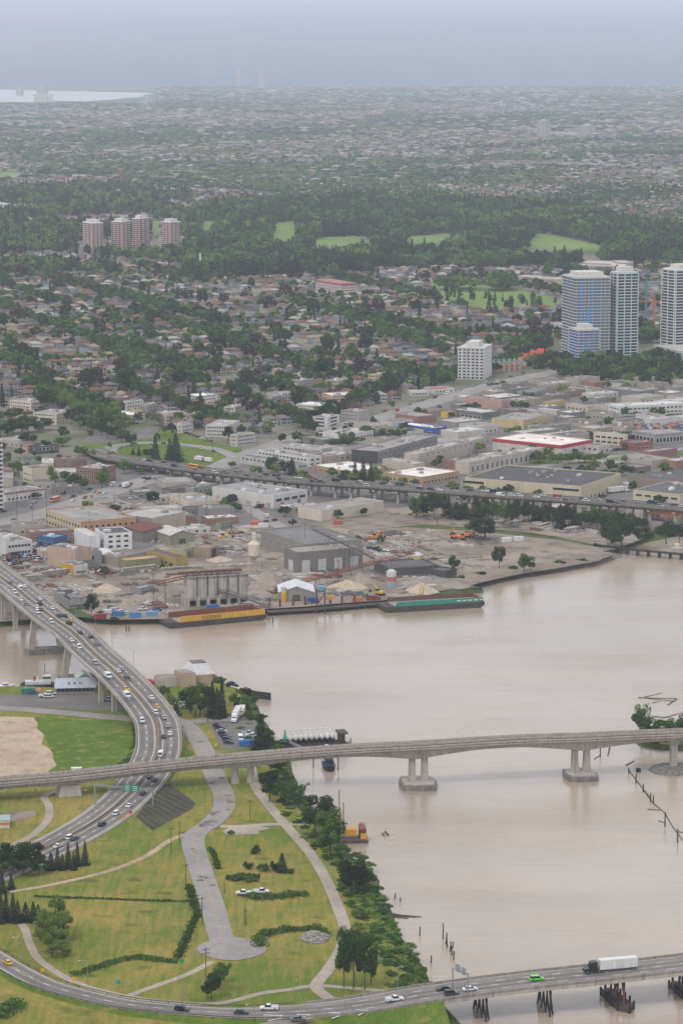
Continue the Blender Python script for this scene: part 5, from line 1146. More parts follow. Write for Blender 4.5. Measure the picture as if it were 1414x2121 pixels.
WOODL = [(-200,570),(-200,395),(200,388),(400,405),(390,470),(386,560),(300,572)]
WOODR = [(1060,720),(1130,690),(1180,712),(1300,735),(1440,745),(1440,812),(1290,800),(1180,790),(1080,760),(1040,740)]
near_pts = []; h_pts = []
def jitter_grid(poly, step, prob=1.0):
    ys = [p[1] for p in poly]; y0 = P(0, max(ys)).y; y1 = P(0, min(ys)).y
    y = y0
    while y < y1:
        xs = .135 * y + 60; x = -xs
        while x < xs:
            q = Vector((x + rng.uniform(-.5, .5) * step, y + rng.uniform(-.5, .5) * step, G))
            px, py = proj(q)
            if rng.random() < prob and inside(poly, px, py) and not on_fair(px, py): yield q, px, py
            x += step
        y += step
def vn(x, y):                      # smooth value noise
    return .5 + .25 * (math.sin(x * 1.7 + math.sin(y * 1.3) * 2) + math.sin(y * 2.1 + math.sin(x * .9) * 2.4))
for q, px, py in jitter_grid(WOOD, 9.5):
    if on_built(q, 4): continue
    v = vn(q.x * .012, q.y * .012); k = rng.choice([0,1,3,4,3,4,7,8,7] if v < .5 else [0,1,2,0,3,5,1,4] if vn(q.x * .03 + 9, q.y * .02) < .6 else [5,6,2,0,5])
    h = (rng.uniform(11, 25) if k < 7 else rng.uniform(16, 30)) * (.75 + .5 * vn(q.x * .02 + 4, q.y * .015)); near_pts.append((q, h, h * (.6 if k < 7 else .42) * rng.uniform(.8, 1.2), k))
for q, px, py in jitter_grid(WOODL, 12, .85):
    if on_built(q, 4) or vn(q.x * .009 + 2, q.y * .006) < .42 or (160 < px < 388 and 503 < py < 533): continue
    k = rng.choice([0,1,2,3,4,5,6,5,7,8,3]); h = rng.uniform(11, 22) if k < 7 else rng.uniform(16, 28); near_pts.append((q, h, h * (.6 if k < 7 else .36) * rng.uniform(.8, 1.2), k))
for q, px, py in jitter_grid(WOODR, 10, .75):
    if on_built(q, 4): continue
    k = rng.choice([0,1,2,3,4,4,3,5,7]); h = rng.uniform(7, 14) if k < 7 else rng.uniform(11, 17)
    if not (1140 < px < 1340 and py < 748): near_pts.append((q, h, h * (.7 if k < 7 else .4), k))
# round clumps on the park lawn
for cx_, cy_, wx, wy in ((948, 600, 40, 6), (1036, 600, 34, 5)):
    for k in range(26):
        an = rng.uniform(0, 6.28); rr_ = rng.random() ** .5; near_pts.append((P(cx_ + wx * rr_ * math.cos(an), cy_ + wy * rr_ * math.sin(an)), rng.uniform(17, 22), rng.uniform(11, 14), rng.choice([2, 5, 0])))
for k in range(36): 
    x = rng.uniform(890, 1150); near_pts.append((P(x, 612 + (x - 890) * .1 + rng.uniform(-8, 8)), rng.uniform(8, 15), rng.uniform(4, 7), rng.choice([7, 8, 0, 3])))
# houses and garden trees of the grid
houses = []
for kn in range(-14, 50):
    for side in (0, 1):
        e = -2300.0; idx = 0
        while e < 2500:
            e += rng.uniform(10.8, 13.2)
            if abs((e + 86) % 172 - 86) < 11: continue
            n_ = kn * 80 + (18 if side == 0 else 62) + rng.uniform(-2, 2)
            q = grid(e, n_); px, py = proj(q)
            if not (-40 < px < 1454 and (545 if px > 386 else 396) < py < low_y(px) - 6): continue
            if inside(WOOD, px, py) or on_fair(px, py) or on_built(q, 7): continue
            if inside(WOODR, px, py) and rng.random() < .75: continue
            if inside(WOODL, px, py) and vn(q.x * .009 + 2, q.y * .006) > .42: continue
            if rng.random() < .06: continue
            idx += 1; houses.append((q, px, py, kn * 2 + side, idx))
            if rng.random() < .42:
                t_ = q + EV * rng.uniform(-7, 7) + NV * (rng.uniform(10, 15) * (1 if side == 0 else -1)); k = rng.choice([0,1,2,3,4,5,9,7,0]); h = rng.uniform(5, 10) if k < 7 else rng.uniform(9, 20)
                if not on_built(t_): near_pts.append((t_, h, h * (.75 if k != 7 else .36), k))
    for e in np.arange(-2300, 2500, 15.0):
        if vn(e * .006 + kn * 3.1, kn * 1.7) > .52:
            for s in (-6.5, 6.5):
                q = grid(e + rng.uniform(-4, 4), kn * 80 + s); px, py = proj(q)
                if -40 < px < 1454 and 548 < py < low_y(px) - 4 and not inside(WOOD, px, py) and not on_fair(px, py) and not on_built(q):
                    k = rng.choice([0,1,2,3,0,1,5]); h = rng.uniform(7, 13); near_pts.append((q, h, h * .75, k))
for kk in range(-14, 16):
    for n_ in np.arange(-1100, 4000, 13.0):
        if vn(kk * 2.3 + 7, n_ * .004) > (.40 if kk % 2 else .66):
            for s in (-7, 7):
                q = grid(kk * 172 + s, n_ + rng.uniform(-3, 3)); px, py = proj(q)
                if -40 < px < 1454 and 548 < py < low_y(px) - 4 and not inside(WOOD, px, py) and not on_fair(px, py) and not on_built(q):
                    h = rng.uniform(9, 15); near_pts.append((q, h, h * .7, rng.choice([0,1,2,3,4])))
for x0, y0, x1, y1 in ((-10,592,150,642),(0,640,262,742),(118,682,430,806),(280,650,560,752),(-10,748,130,796),(420,690,690,790),(560,800,650,850),(640,640,900,720),(780,690,930,742)):
    L0 = (P(x1, y1) - P(x0, y0)).length
    for i in range(int(L0 / 8)):
        t_ = i * 8 / L0; q = P(x0 + (x1-x0)*t_, y0 + (y1-y0)*t_) + Vector((rng.uniform(-4, 4), rng.uniform(-2, 2), 0))
        if not on_built(q): h = rng.uniform(10, 15); near_pts.append((q, h, h * .75, rng.choice([0,1,3,0,2])))
for _ in range(240):                                   # single tall firs over the roofs
    px = rng.uniform(-20, 1434); py = rng.uniform(560, 860)
    if py < low_y(px) - 4 and not on_fair(px, py):
        q = P(px, py)
        if not on_built(q): k = rng.choice([7, 8, 4, 3, 0]); h = rng.uniform(13, 23); near_pts.append((q, h, h * rng.uniform(.42, .55) * (1.2 if k < 7 else 1), k))
for _ in range(1100):                                   # planting between the works and shops
    px = rng.uniform(-20, 1434); py = rng.uniform(800, 1075)
    if py > low_y(px) + 6:
        q = P(px, py)
        if not inside([(140,930),(160,905),(255,874),(380,882),(520,915),(520,965),(440,985),(300,970),(200,955)], px, py) and vn(q.x * .02, q.y * .02) > .5 and not on_built(q, 4) and not near_road(q, 13): h = rng.uniform(4, 10); near_pts.append((q, h, h * .8, rng.choice([0,1,2,3,5])))
scatter('town_woodland', near_pts, 'woods, garden and street trees between the houses')
# the rest of the town towards the hills
far_pts = []; far_h = []
def far_band(d0, d1, step, hs, ph):
    y = d0
    while y < d1:
        xs = .135 * y + 150; x = -xs
        while x < xs:
            q = Vector((x + rng.uniform(-.5, .5) * step, y + rng.uniform(-.5, .5) * step, G)); px, py = proj(q)
            v = .6 * vn(q.x * .0016 + 3, q.y * .0007) + .4 * vn(q.x * .006, q.y * .003 + 5)
            if py > 0 and not (inside(WOOD, px, py) or inside(WOODL, px, py)) and not on_fair(px, py) and not (py < 216 and px < 330) and not on_built(q, 8):
                if rng.random() < ph * (2.0 if v > .5 else .45): far_h.append((q, hs))
                if rng.random() < (.55 if v > .5 else .95):
                    k = rng.choice([0,2,5,6,5,6,2,7] if vn(q.x * .004 + 1, q.y * .002 + 2) > .4 else [0,1,3,5,7,2,3,2]); h = (rng.uniform(8, 18) if k < 7 else rng.uniform(13, 24)) * (.64 + .12 * (hs - 1)); far_pts.append((q + Vector((rng.uniform(-6, 6), rng.uniform(-6, 6), 0)), h, max(h * .7, step * .62) if k < 7 else h * .45, k))
            x += step
        y += step
far_band(4300, 6500, 15, 1.0, .42); far_band(6500, 10000, 25, 1.5, .42); far_band(10000, 15500, 44, 2.2, .30); far_band(15500, 22500, 70, 3.0, .16)
scatter('far_woodland', far_pts, 'trees of the far town fading into the haze')
# riverside scrub
scr = []
for (x0, y0), (x1, y1), n_ in zip(SSHORE[15:], SSHORE[16:], [10,20,24,24,26,30,30,34,36,40,60,60,60,70,40,20,20,20]):
    for _ in range(n_):
        t_ = rng.random(); p = P(x0 + (x1-x0)*t_, y0 + (y1-y0)*t_, 0) + Vector((-rng.uniform(.5, 14) ** 1.0, rng.uniform(-3, 3), 0)); p.z = min(G, max(.2, 3.0)) - .4
        if proj(p)[1] > 2052: continue
        h = rng.uniform(.9, 2.4); scr.append((p, h, h * 1.2, rng.choice([10,11,11,10])))
for p, t_ in zip(nsh, tangents(nsh)):
    px, py = proj(p)
    if -30 < px < 230 or 960 < px < 1240 and rng.random() < .5 or 1255 < px < 1430:
        for _ in range(4):
            q = p + Vector((-t_.y, t_.x, 0)) * rng.uniform(3, 11); q.z = 2.2; h = rng.uniform(1.0, 2.8); scr.append((q, h, h * 1.4, rng.choice([10,3,4,10])))
for p, t_ in zip(ssh, tangents(ssh)):
    px, py = proj(p)
    if px < 600 and 455 < px:
        for _ in range(4):
            q = p - Vector((-t_.y, t_.x, 0)) * rng.uniform(.5, 8); q.z = 2.2; h = rng.uniform(1.2, 3.4); scr.append((q, h, h * 1.4, rng.choice([0,3,4,1])))
scatter('riverside_undergrowth', scr, 'scrub and brambles along the river banks')
# reed hedges in the meadow ditches
def hedge(px, w_, h, label, key='leaf', dens=5.0):
    path = cut(smooth([P(x, y) for x, y in px], 6), 1.0); r = np.random.RandomState(len(px) * 7 + int(px[0][0])); T = tangents(path); c = []; 
    for p, t_ in zip(path, T):
        nx = Vector((t_.y, -t_.x, 0)); k = int(dens * w_ * 2)
        for _ in range(k):
            u = r.normal() * .6; top = h * max(.25, 1 - .45 * u * u) * (.45 + .8 * vn(p.x * .35, p.y * .35)); q = p + nx * u * w_/2 + t_ * r.uniform(-.5, .5); c.append((q.x, q.y, G + top * r.uniform(.15, 1)))
    c = np.array(c); v, f = quads(c, np.array([0, 0, .6]) + r.normal(size=c.shape) * .6, r.uniform(.25, .55, len(c)), 5)
    o = ob('hedge', np_mesh('hedge', v, f, MT[key])); return tag(o, label, 'hedge')
hedge([(75,1857),(130,1860),(210,1862),(300,1866),(396,1868)], 1.5, .7, 'thin straight line of reeds crossing the meadow')
hedge([(392,1836),(398,1858),(408,1890),(412,1896),(400,1910),(386,1945),(368,1985)], 2.4, 1.2, 'dark reeds along the ditch beside the access road')
hedge([(366,1992),(330,1990),(285,1984),(240,1992),(200,2006),(152,2018)], 3.6, 1.3, 'broad dark reed bed curving across the lower meadow')
hedge([(540,1962),(538,1945),(552,1935),(600,1928),(650,1926),(672,1936)], 4.0, 2.2, 'thick green bramble bank around the rubble heap', 'leaf')
hedge([(505,1852),(540,1862),(580,1858),(634,1852)], 5.0, 2.0, 'low green bramble mound behind the parked utility trucks', 'leaf')
hedge([(472,1822),(500,1818),(535,1817)], 4.0, 1.6, 'small bramble mound above the parked utility trucks', 'leaf')
hedge([(436,1760),(445,1775),(452,1800)], 2.0, 1.2, 'weedy strip beside the access road below the gravel patch', 'leaf')
hedge([(250,1590),(280,1560),(288,1520),(282,1500)], 4.0, 1.6, 'dark bushes along the curved bridge embankment')
hedge([(-5,2110),(20,2090),(38,2080)], 6.0, 2.6, 'dark shrub mound below the slip road at the frame edge')
for x, y, k in ((638,1628,'Y'),(624,1632,'Y'),(746,1854,'Y'),(686,1774,'Y'),(840,1995,'Y'),(750,2010,'Y')):
    tree_px(x, y, y - 9, 10, 'Y', 'yellow flowering broom bush on the river bank, %s up from the low bridge' % nth({1628:6,1632:5,1774:4,1854:3,1995:2,2010:1}[y]), 'broom bushes on the bank')

# ================================================================== houses
ROOFS = [('dark grey','4c4a4b'),('grey','6d6966'),('brown','6b5447'),('rust brown','6f4a3c'),('charcoal','3b3a3c'),('tan','8d7a66'),('slate','55565c'),('pale grey','97938d')]
WALLS = [('cream','b5a890'),('white','c2bfb9'),('beige','a3937e'),('pinkish','a8968c'),('grey','8b8782'),('tan','94826b'),('pale blue','9aa4ab')]
def hip(w_, d, h, rh, e=.6):
    r = min(w_, d) / 2; x0, x1 = (-w_/2 - e, w_/2 + e); y0, y1 = (-d/2 - e, d/2 + e)
    if w_ > d: a, b = (-(w_/2 - r), 0, h + rh), ((w_/2 - r), 0, h + rh); f = [(0,1,5,4),(1,2,5),(2,3,4,5),(3,0,4)]
    else: a, b = (0, -(d/2 - r), h + rh), (0, (d/2 - r), h + rh); f = [(0,1,4),(1,2,5,4),(2,3,5),(3,0,4,5)]
    return [(x0,y0,h),(x1,y0,h),(x1,y1,h),(x0,y1,h), a, b], f + [(3,2,1,0)]
def gab(w_, d, h, rh, e=.5):
    k = rh / (w_/2); return [(-w_/2-e,-d/2-e,h-e*k),(0,-d/2-e,h+rh),(0,d/2+e,h+rh),(-w_/2-e,d/2+e,h-e*k),(w_/2+e,-d/2-e,h-e*k),(w_/2+e,d/2+e,h-e*k)], [(0,1,2,3),(1,4,5,2),(0,4,1),(3,2,5),(3,5,4,0)]
SH = [(8.4, 13, 5.6, 2.2, 'hip'), (9.2, 12, 5.4, 2.0, 'hip'), (8, 13, 5.2, 2.6, 'gable'), (9.6, 11, 4.2, 2.2, 'hip'), (8.6, 14, 5.8, 2.0, 'gable'), (9.4, 14, 6.2, 2.0, 'hip')]
wallM = []; roofM = []
for w_, d, h, rh, k in SH:
    mb = MB(); mb.box(-w_/2, w_/2, -d/2, d/2, -.3, h)
    for s in (-1, 1):
        for u in (-.28, .05, .3):
            for zz in (1.0, 3.6):
                if zz + 1.4 < h: mb.box(w_*u - .9, w_*u + .9, s*d/2 - .05, s*d/2 + .05, zz, zz + 1.4, 1)
    if k == 'gable':
        for s in (-1, 1): mb.add([(-w_/2, s*d/2, h), (w_/2, s*d/2, h), (0, s*d/2, h + rh)], [(0, 1, 2) if s < 0 else (2, 1, 0)])
    wallM.append(mb.mesh('wall', [MT['wall'], MT['glass']]))
    v, f = (hip if k == 'hip' else gab)(w_, d, h + .02, rh); mb = MB(); mb.add(v, f); roofM.append(mb.mesh('roof', [MT['shingle']]))
chimM = MB().box(-.4, .4, -.4, .4, 0, 2.2).mesh('chimney', [mat('chimney_brick', C('7a5648'))])
houses.sort(key=lambda t_: t_[0].y)
GA = math.atan2(EV.y, EV.x)
rows_ = sorted({h[3] for h in houses[:300]}); rank = {r_: i + 1 for i, r_ in enumerate(rows_)}; cnt = {}
for q, px, py, rw, _i in sorted(houses[:300], key=lambda t_: (t_[3], t_[1])):
    cnt[rw] = cnt.get(rw, 0) + 1; si = rng.randrange(len(SH)); wn, wc = rng.choice(WALLS); rn, rc = rng.choice(ROOFS[:7] if rng.random() < .9 else ROOFS)
    r_ = thing('house', f"{wn} house, {rn} {SH[si][4]} roof, {nth(cnt[rw])} along the {nth(rank[rw])} row behind the warehouses", 'house', q, GA + (math.pi if rw % 2 else 0) + rng.uniform(-.02, .02), 'houses in the nearer rows')
    ob('wall', wallM[si], r_, color=C(wc)); ro = ob('roof', roofM[si], r_, color=C(rc)); ob('chimney', chimM, ro, (1.6, 1.5, SH[si][2] + SH[si][3] - 1.6))
def house_mass(name, items, label):
    V = []; Fc = []; MI = []; o = 0
    for q, s in items:
        w_, d, h, rh, k = rng.choice(SH); s_ = s * rng.uniform(.85, 1.2); an = GA + (math.pi/2 if rng.random() < .3 else 0); c, sn = math.cos(an), math.sin(an)
        flat = s > 1.2 and rng.random() < .35
        bx = [(-w_/2,-d/2,-.3),(w_/2,-d/2,-.3),(w_/2,d/2,-.3),(-w_/2,d/2,-.3),(-w_/2,-d/2,h),(w_/2,-d/2,h),(w_/2,d/2,h),(-w_/2,d/2,h)]; bf = [(0,1,5,4),(1,2,6,5),(2,3,7,6),(3,0,4,7)] + ([(4,5,6,7)] if flat else [])
        rv, rf = hip(w_, d, h, rh) if not flat else ([], []); wi = rng.randrange(len(WALLS)); ri = len(WALLS) + rng.randrange(len(ROOFS))
        hs = s_ if s <= 1 else s_ * .75
        for x, y, z in bx + list(rv): V.append((q.x + (x * c - y * sn) * s_, q.y + (x * sn + y * c) * s_, q.z + z * (hs if s > 1 else 1)))
        for f in bf: Fc.append(tuple(i + o for i in f)); MI.append(wi if len(f) == 4 and f != (4,5,6,7) else ri)
        for f in rf: Fc.append(tuple(i + o + 8 for i in f)); MI.append(ri)
        o += 8 + len(rv)
    me = bpy.data.meshes.new(name); me.from_pydata(V, [], Fc)
    for n_, c in WALLS: me.materials.append(HM.setdefault(n_, mat('far_wall_' + n_.replace(' ', '_'), C(c), var=.1, fine=0)))
    for n_, c in ROOFS: me.materials.append(HM.setdefault('r' + n_, mat('far_roof_' + n_.replace(' ', '_'), C(c), var=.15, fine=0)))
    me.polygons.foreach_set('material_index', MI); me.update(); return tag(ob(name, me), label, kind='stuff')
HM = {}
house_mass('town_housing', [(h[0], 1.0) for h in houses[300:]], 'house rows of the middle distance')
house_mass('far_housing', far_h, 'houses of the far town fading into the haze')
print('houses', len(houses), 'near trees', len(near_pts), 'far trees', len(far_pts), 'far houses', len(far_h), 'scrub', len(scr))
# ================================================================== vehicles
def side(mb, prof, w_, m=0):
    n = len(prof); mb.add([(x, -w_/2, z) for x, z in prof] + [(x, w_/2, z) for x, z in prof], [tuple(range(n)), tuple(range(2*n-1, n-1, -1))] + [(i, n+i, n+(i+1)%n, (i+1)%n) for i in range(n)], m)
def vparts(kind):
    """{part: (MB, material)} nose towards +x"""
    B = MB(); Gl = MB(); Wp = []; extra = {}
    if kind in ('sedan', 'suv', 'taxi'):
        hh = 1.45 if kind != 'suv' else 1.75; L2 = 2.35
        side(B, [(-L2,.35),(L2,.35),(L2+.02,.7),(1.3,.92),(-1.75 if kind != 'suv' else -2.2,.98),(-L2,.85)], 1.82)
        if kind == 'suv': side(Gl, [(-2.2,.95),(1.2,.93),(.55,hh-.06),(-2.0,hh-.06)], 1.6); B.add([(-2.05,-.78,hh),(.6,-.78,hh),(.6,.78,hh),(-2.05,.78,hh),(-2.05,-.82,hh-.1),(.62,-.82,hh-.1),(.62,.82,hh-.1),(-2.05,.82,hh-.1)], [(0,1,2,3),(4,5,1,0),(5,6,2,1),(6,7,3,2),(7,4,0,3)])
        else: side(Gl, [(-1.75,.95),(1.15,.92),(.4,hh-.06),(-1.15,hh-.06)], 1.56); B.add([(-1.15,-.72,hh),(.38,-.72,hh),(.38,.72,hh),(-1.15,.72,hh),(-1.2,-.79,hh-.12),(.45,-.79,hh-.12),(.45,.79,hh-.12),(-1.2,.79,hh-.12)], [(0,1,2,3),(4,5,1,0),(5,6,2,1),(6,7,3,2),(7,4,0,3)])
        Wp = [(1.45,.33),(-1.4,.33)]; ww = 1.82
        if kind == 'taxi': extra['roof_sign'] = (MB().box(-.3,.0,-.35,.35,hh,hh+.2), 'white')
    elif kind == 'pickup':
        side(B, [(-2.9,.5),(2.8,.5),(2.8,1.0),(1.5,1.15),(-.7,1.15),(-.7,1.1),(-2.9,1.1)], 1.95)
        side(Gl, [(-.7,1.12),(1.4,1.12),(.8,1.82),(-.5,1.82)], 1.7); B.box(-.5,.78,-.8,.8,1.82,1.9); B.box(-2.9,-.75,-.98,-.85,1.1,1.4); B.box(-2.9,-.75,.85,.98,1.1,1.4); B.box(-2.9,-2.8,-.85,.85,1.1,1.4)
        Wp = [(1.8,.4),(-1.8,.4)]; ww = 1.95
    elif kind == 'van':
        side(B, [(-2.8,.4),(2.7,.4),(2.7,1.0),(2.2,1.3),(1.6,2.35),(-2.8,2.4)], 2.0); side(Gl, [(1.25,1.35),(2.18,1.34),(1.7,2.2),(1.25,2.2)], 2.04); Gl.box(-2.83,-2.79,-.8,.8,1.3,2.0); Wp = [(1.8,.38),(-1.8,.38)]; ww = 2.0
    elif kind == 'bus':
        side(B, [(-5.5,.5),(5.4,.5),(5.4,1.3),(4.2,1.5),(4.0,2.9),(-5.5,2.95)], 2.5); Gl.box(-5.2,3.7,-1.27,1.27,1.75,2.5); Gl.add([(4.22,-1.1,1.55),(4.22,1.1,1.55),(4.08,1.1,2.7),(4.08,-1.1,2.7)],[(0,1,2,3)]); Wp = [(3.8,.5),(-3.4,.5)]; ww = 2.5
    elif kind in ('boxtruck', 'semi'):
        n = 3.6 if kind == 'boxtruck' else 6.3; hb_ = 3.4 if kind == 'boxtruck' else 4.1
        side(B, [(n-.2,.6),(n+(2.2 if kind == 'boxtruck' else 5.2),.6),(n+(2.2 if kind == 'boxtruck' else 5.2),1.5),(n+(1.9 if kind == 'boxtruck' else 3.4),1.8),(n+(1.5 if kind == 'boxtruck' else 3.0),2.7 if kind == 'boxtruck' else 3.5),(n+(.3 if kind == 'boxtruck' else .9),2.8 if kind == 'boxtruck' else 3.8),(n+(.3 if kind == 'boxtruck' else .9),1.0),(n-.2,1.0)], 2.3)
        u = n + (1.72 if kind == 'boxtruck' else 3.2); Gl.add([(u+.2,-1.0,1.85),(u+.2,1.0,1.85),(u-.15,1.0,2.6 if kind == 'boxtruck' else 3.2),(u-.15,-1.0,2.6 if kind == 'boxtruck' else 3.2)],[(0,1,2,3)])
        extra['cargo_box'] = (MB().box(-n, n, -1.28, 1.28, 1.05, hb_), 'cargo'); Wp = ([(n+1.2,.48),(-n*.6,.48)] if kind == 'boxtruck' else [(n+4.2,.5),(n+.2,.5),(n-1.1,.5),(-n*.72,.5),(-n*.88,.5)]); ww = 2.4
    W = []
    for x, r_ in Wp:
        for s in (-1, 1): W.append((x, s * (ww/2 - .12), r_))
    return B, Gl, W, extra
MT['cargo'] = mat('trailer_skin', C('cfcdc8'), rough=.5, var=.08, streak=.12)
VM = {}
def wheel_mesh(r_):
    mb = MB(); n = 10
    for y0, y1, rr_, m in ((-.13, .13, r_, 0), (-.14, .14, r_ * .55, 1)):
        o = len(mb.v)
        for y in (y0, y1):
            for q in range(n): an = 6.2832 * q / n; mb.v.append((rr_ * math.cos(an), y, rr_ * math.sin(an)))
        for q in range(n): mb.f.append((o+q, o+(q+1)%n, o+n+(q+1)%n, o+n+q)); mb.m.append(m)
        mb.f.append(tuple(o + n - 1 - q for q in range(n))); mb.f.append(tuple(o + n + q for q in range(n))); mb.m += [m, m]
    return mb.mesh('wheel', [MT['rubber'], MT['steel']])
for kind in ('sedan', 'suv', 'taxi', 'pickup', 'van', 'bus', 'boxtruck', 'semi'):
    B, Gl, W, ex = vparts(kind)
    VM[kind] = dict(body=B.mesh('body', [MT['paint']]), glass=Gl.mesh('window', [MT['carglass']]), wheels=W, wm=wheel_mesh(W[0][2]), extra={k: b_.mesh(k, [MT[m_]]) for k, (b_, m_) in ex.items()})
    one = MB(); one.add(B.v, B.f, 0); one.add(Gl.v, Gl.f, 1)
    for x, y, r_ in W: one.box(x - r_*.8, x + r_*.8, y - .12, y + .12, 0, r_*1.8, 2)
    for k, (b_, m_) in ex.items(): one.add(b_.v, b_.f, 3)
    VM[kind]['one'] = one.mesh(kind, [MT['paint'], MT['carglass'], MT['rubber'], MT['cargo']])
CC = {'white': 'd2d2d0', 'black': '17181a', 'grey': '5d6064', 'silver': '9fa2a4', 'dark blue': '26304a', 'blue': '3c5a8a', 'red': '8a2a26', 'yellow': 'd3a21c', 'lime green': '5ecf3a', 'dark grey': '333538', 'orange': 'd1801c', 'beige': 'a89a80', 'maroon': '5a2326', 'green': '2f5a3c'}
VN = {'sedan': 'sedan', 'suv': 'suv', 'taxi': 'taxi', 'pickup': 'pickup_truck', 'van': 'van', 'bus': 'bus', 'boxtruck': 'box_truck', 'semi': 'semi_truck'}
def vehicle(kind, pos, hd, col, label, group=None, detail=True):
    V = VM[kind]; nm = VN[kind]; cat = nm.replace('_', ' ').replace('suv', 'car').replace('sedan', 'car')
    if not detail:
        o = ob(nm, V['one'], None, pos, hd, color=C(CC[col])); return tag(o, label, cat, group)
    r_ = thing(nm, label, cat, pos, hd, group)
    ob('body', V['body'], r_, color=C(CC[col])); ob('window', V['glass'], r_)
    for x, y, rad in V['wheels']: ob('wheel', V['wm'], r_, (x, y, rad))
    for k, me in V['extra'].items(): ob(k, me, r_)
    return r_
KIND = {'sedan': 'sedan', 'suv': 'SUV', 'taxi': 'taxi', 'pickup': 'pickup', 'van': 'van', 'bus': 'bus', 'boxtruck': 'box truck', 'semi': 'articulated truck'}
def fleet(path, items, where, group, conv, up=.05, detail=True, flip=0.0):
    n = {}; tot = {}
    for it in items: k = (it[2], it[3]); tot[k] = tot.get(k, 0) + 1
    for x, y, kind, col in sorted(items, key=lambda t_: t_[1]):
        px, py = conv(x, y); pos, tn = z_on(path, px, py); pos.z += up; k = (kind, col); n[k] = n.get(k, 0) + 1
        i = near_i(path, pos); t_ = tangents(path)[i]; sd_ = (pos - path[i]).dot(Vector((t_.y, -t_.x, 0)))
        hd = math.atan2(t_.y, t_.x) + (math.pi if sd_ < flip else 0)
        lab = f"{col} {KIND[kind]} {where}" + (f", {nth(n[k])} such from the far end" if tot[k] > 1 else "")
        vehicle(kind, pos, hd, col, lab, group, detail)
zX = lambda x, y: zc('X', x, y)
z7 = lambda x, y: (x / S_, y / S_ + 1450)
I = lambda x, y: (x, y)
hv_ = [(65,28,'sedan','dark blue'),(150,47,'sedan','white'),(125,64,'van','white'),(92,84,'suv','white'),(128,130,'sedan','white'),(245,124,'sedan','white'),(163,159,'sedan','grey'),(245,156,'pickup','dark grey'),(226,176,'sedan','white'),(251,190,'sedan','dark grey'),(320,182,'sedan','white'),(231,206,'suv','white'),(359,228,'suv','dark blue'),(395,229,'suv','black'),(435,256,'taxi','yellow'),(421,274,'pickup','black'),(315,264,'suv','white'),(490,330,'sedan','dark grey'),(554,357,'sedan','black'),(596,402,'sedan','grey'),(440,378,'sedan','white'),(483,420,'suv','white'),(582,517,'suv','silver'),(720,565,'sedan','white'),(746,552,'sedan','silver'),(772,606,'sedan','black'),(661,600,'van','white'),(770,676,'taxi','yellow'),(776,718,'van','white'),(923,728,'sedan','white'),(957,783,'taxi','yellow'),(949,818,'suv','white'),(1003,850,'sedan','silver'),(868,870,'suv','white')]
h7 = [(1025,162,'sedan','silver'),(1038,212,'sedan','white'),(998,228,'sedan','dark grey'),(983,342,'van','white'),(913,476,'sedan','black'),(946,492,'sedan','dark blue'),(873,578,'sedan','black'),(789,651,'sedan','white'),(712,698,'suv','white'),(624,767,'suv','black'),(428,846,'suv','white'),(459,853,'sedan','dark grey'),(356,898,'sedan','white')]
fleet(hw, [(*zX(a, b), k, c) for a, b, k, c in hv_] + [(*z7(a, b), k, c) for a, b, k, c in h7], 'on the curved road bridge', 'traffic on the curved bridge', I)
fleet(lb, [(17,1997,'taxi','yellow'),(377,2094,'suv','black'),(500,2100,'sedan','dark grey'),(557,2092,'pickup','white'),(617,2114,'sedan','grey'),(817,2074,'pickup','white'),(918,2052,'sedan','black'),(934,2061,'suv','dark grey'),(973,2052,'sedan','white'),(1111,2031,'suv','lime green'),(1278,2010,'semi','black')], 'on the low timber-piled bridge road', 'traffic on the low bridge', I, .06)
fv = []
for k in range(62):
    x = 250 + k * 19 + rng.uniform(-7, 7); i = min(range(len(fw)), key=lambda q: abs(fpx[q] - x)); off = rng.choice([-6.2, -2.6, 2.6, 6.2]); nx = Vector((Tf[i].y, -Tf[i].x, 0))
    q = fw[i] + nx * off; fv.append((*proj(q), rng.choice(['sedan','sedan','suv','suv','van','pickup']), rng.choice(['white','white','white','silver','grey','black','dark grey','dark blue','red'])))
fv.append((400, 970, 'bus', 'orange')); fv.append((414, 955, 'boxtruck', 'white')); fv.append((432, 958, 'boxtruck', 'red'))
fleet(fw, fv, 'on the elevated freeway', 'traffic on the elevated freeway', I, .06, detail=False)
art = smooth([P(x, y, G) for x, y in [(0,1082),(90,1064),(190,1032),(280,1002),(360,985),(430,978),(500,948),(600,912),(700,884),(800,862),(900,832),(1000,803),(1110,778),(1300,742)]], 8)
av = [(*zc('D', a, b), k, c) for a, b, k, c in ((25,297,'sedan','dark blue'),(80,345,'sedan','silver'),(335,232,'bus','orange'),(390,188,'sedan','dark grey'),(447,206,'suv','dark blue'),(447,230,'sedan','white'),(520,215,'suv','red'),(576,176,'sedan','silver'),(603,187,'sedan','orange'),(640,186,'sedan','white'),(688,136,'van','white'),(768,148,'boxtruck','red'),(735,142,'sedan','dark grey'),(800,130,'sedan','maroon'),(880,112,'sedan','white'),(548,162,'sedan','black'),(186,272,'suv','silver'),(215,242,'sedan','silver'),(555,207,'sedan','beige'))]
av += [(x, 884 - (x - 700) * .285 + rng.uniform(-4, 4), rng.choice(['sedan','suv','van']), rng.choice(['white','silver','black','grey','red'])) for x in range(640, 1120, 26)]
fleet(art, av, 'on the arterial road', 'traffic on the arterial road', I, .2, detail=False)
lp_ = smooth([P(x, y, G) for x, y in [(235,946),(228,930),(262,920),(330,918),(420,926),(470,938),(488,952)]], 8)
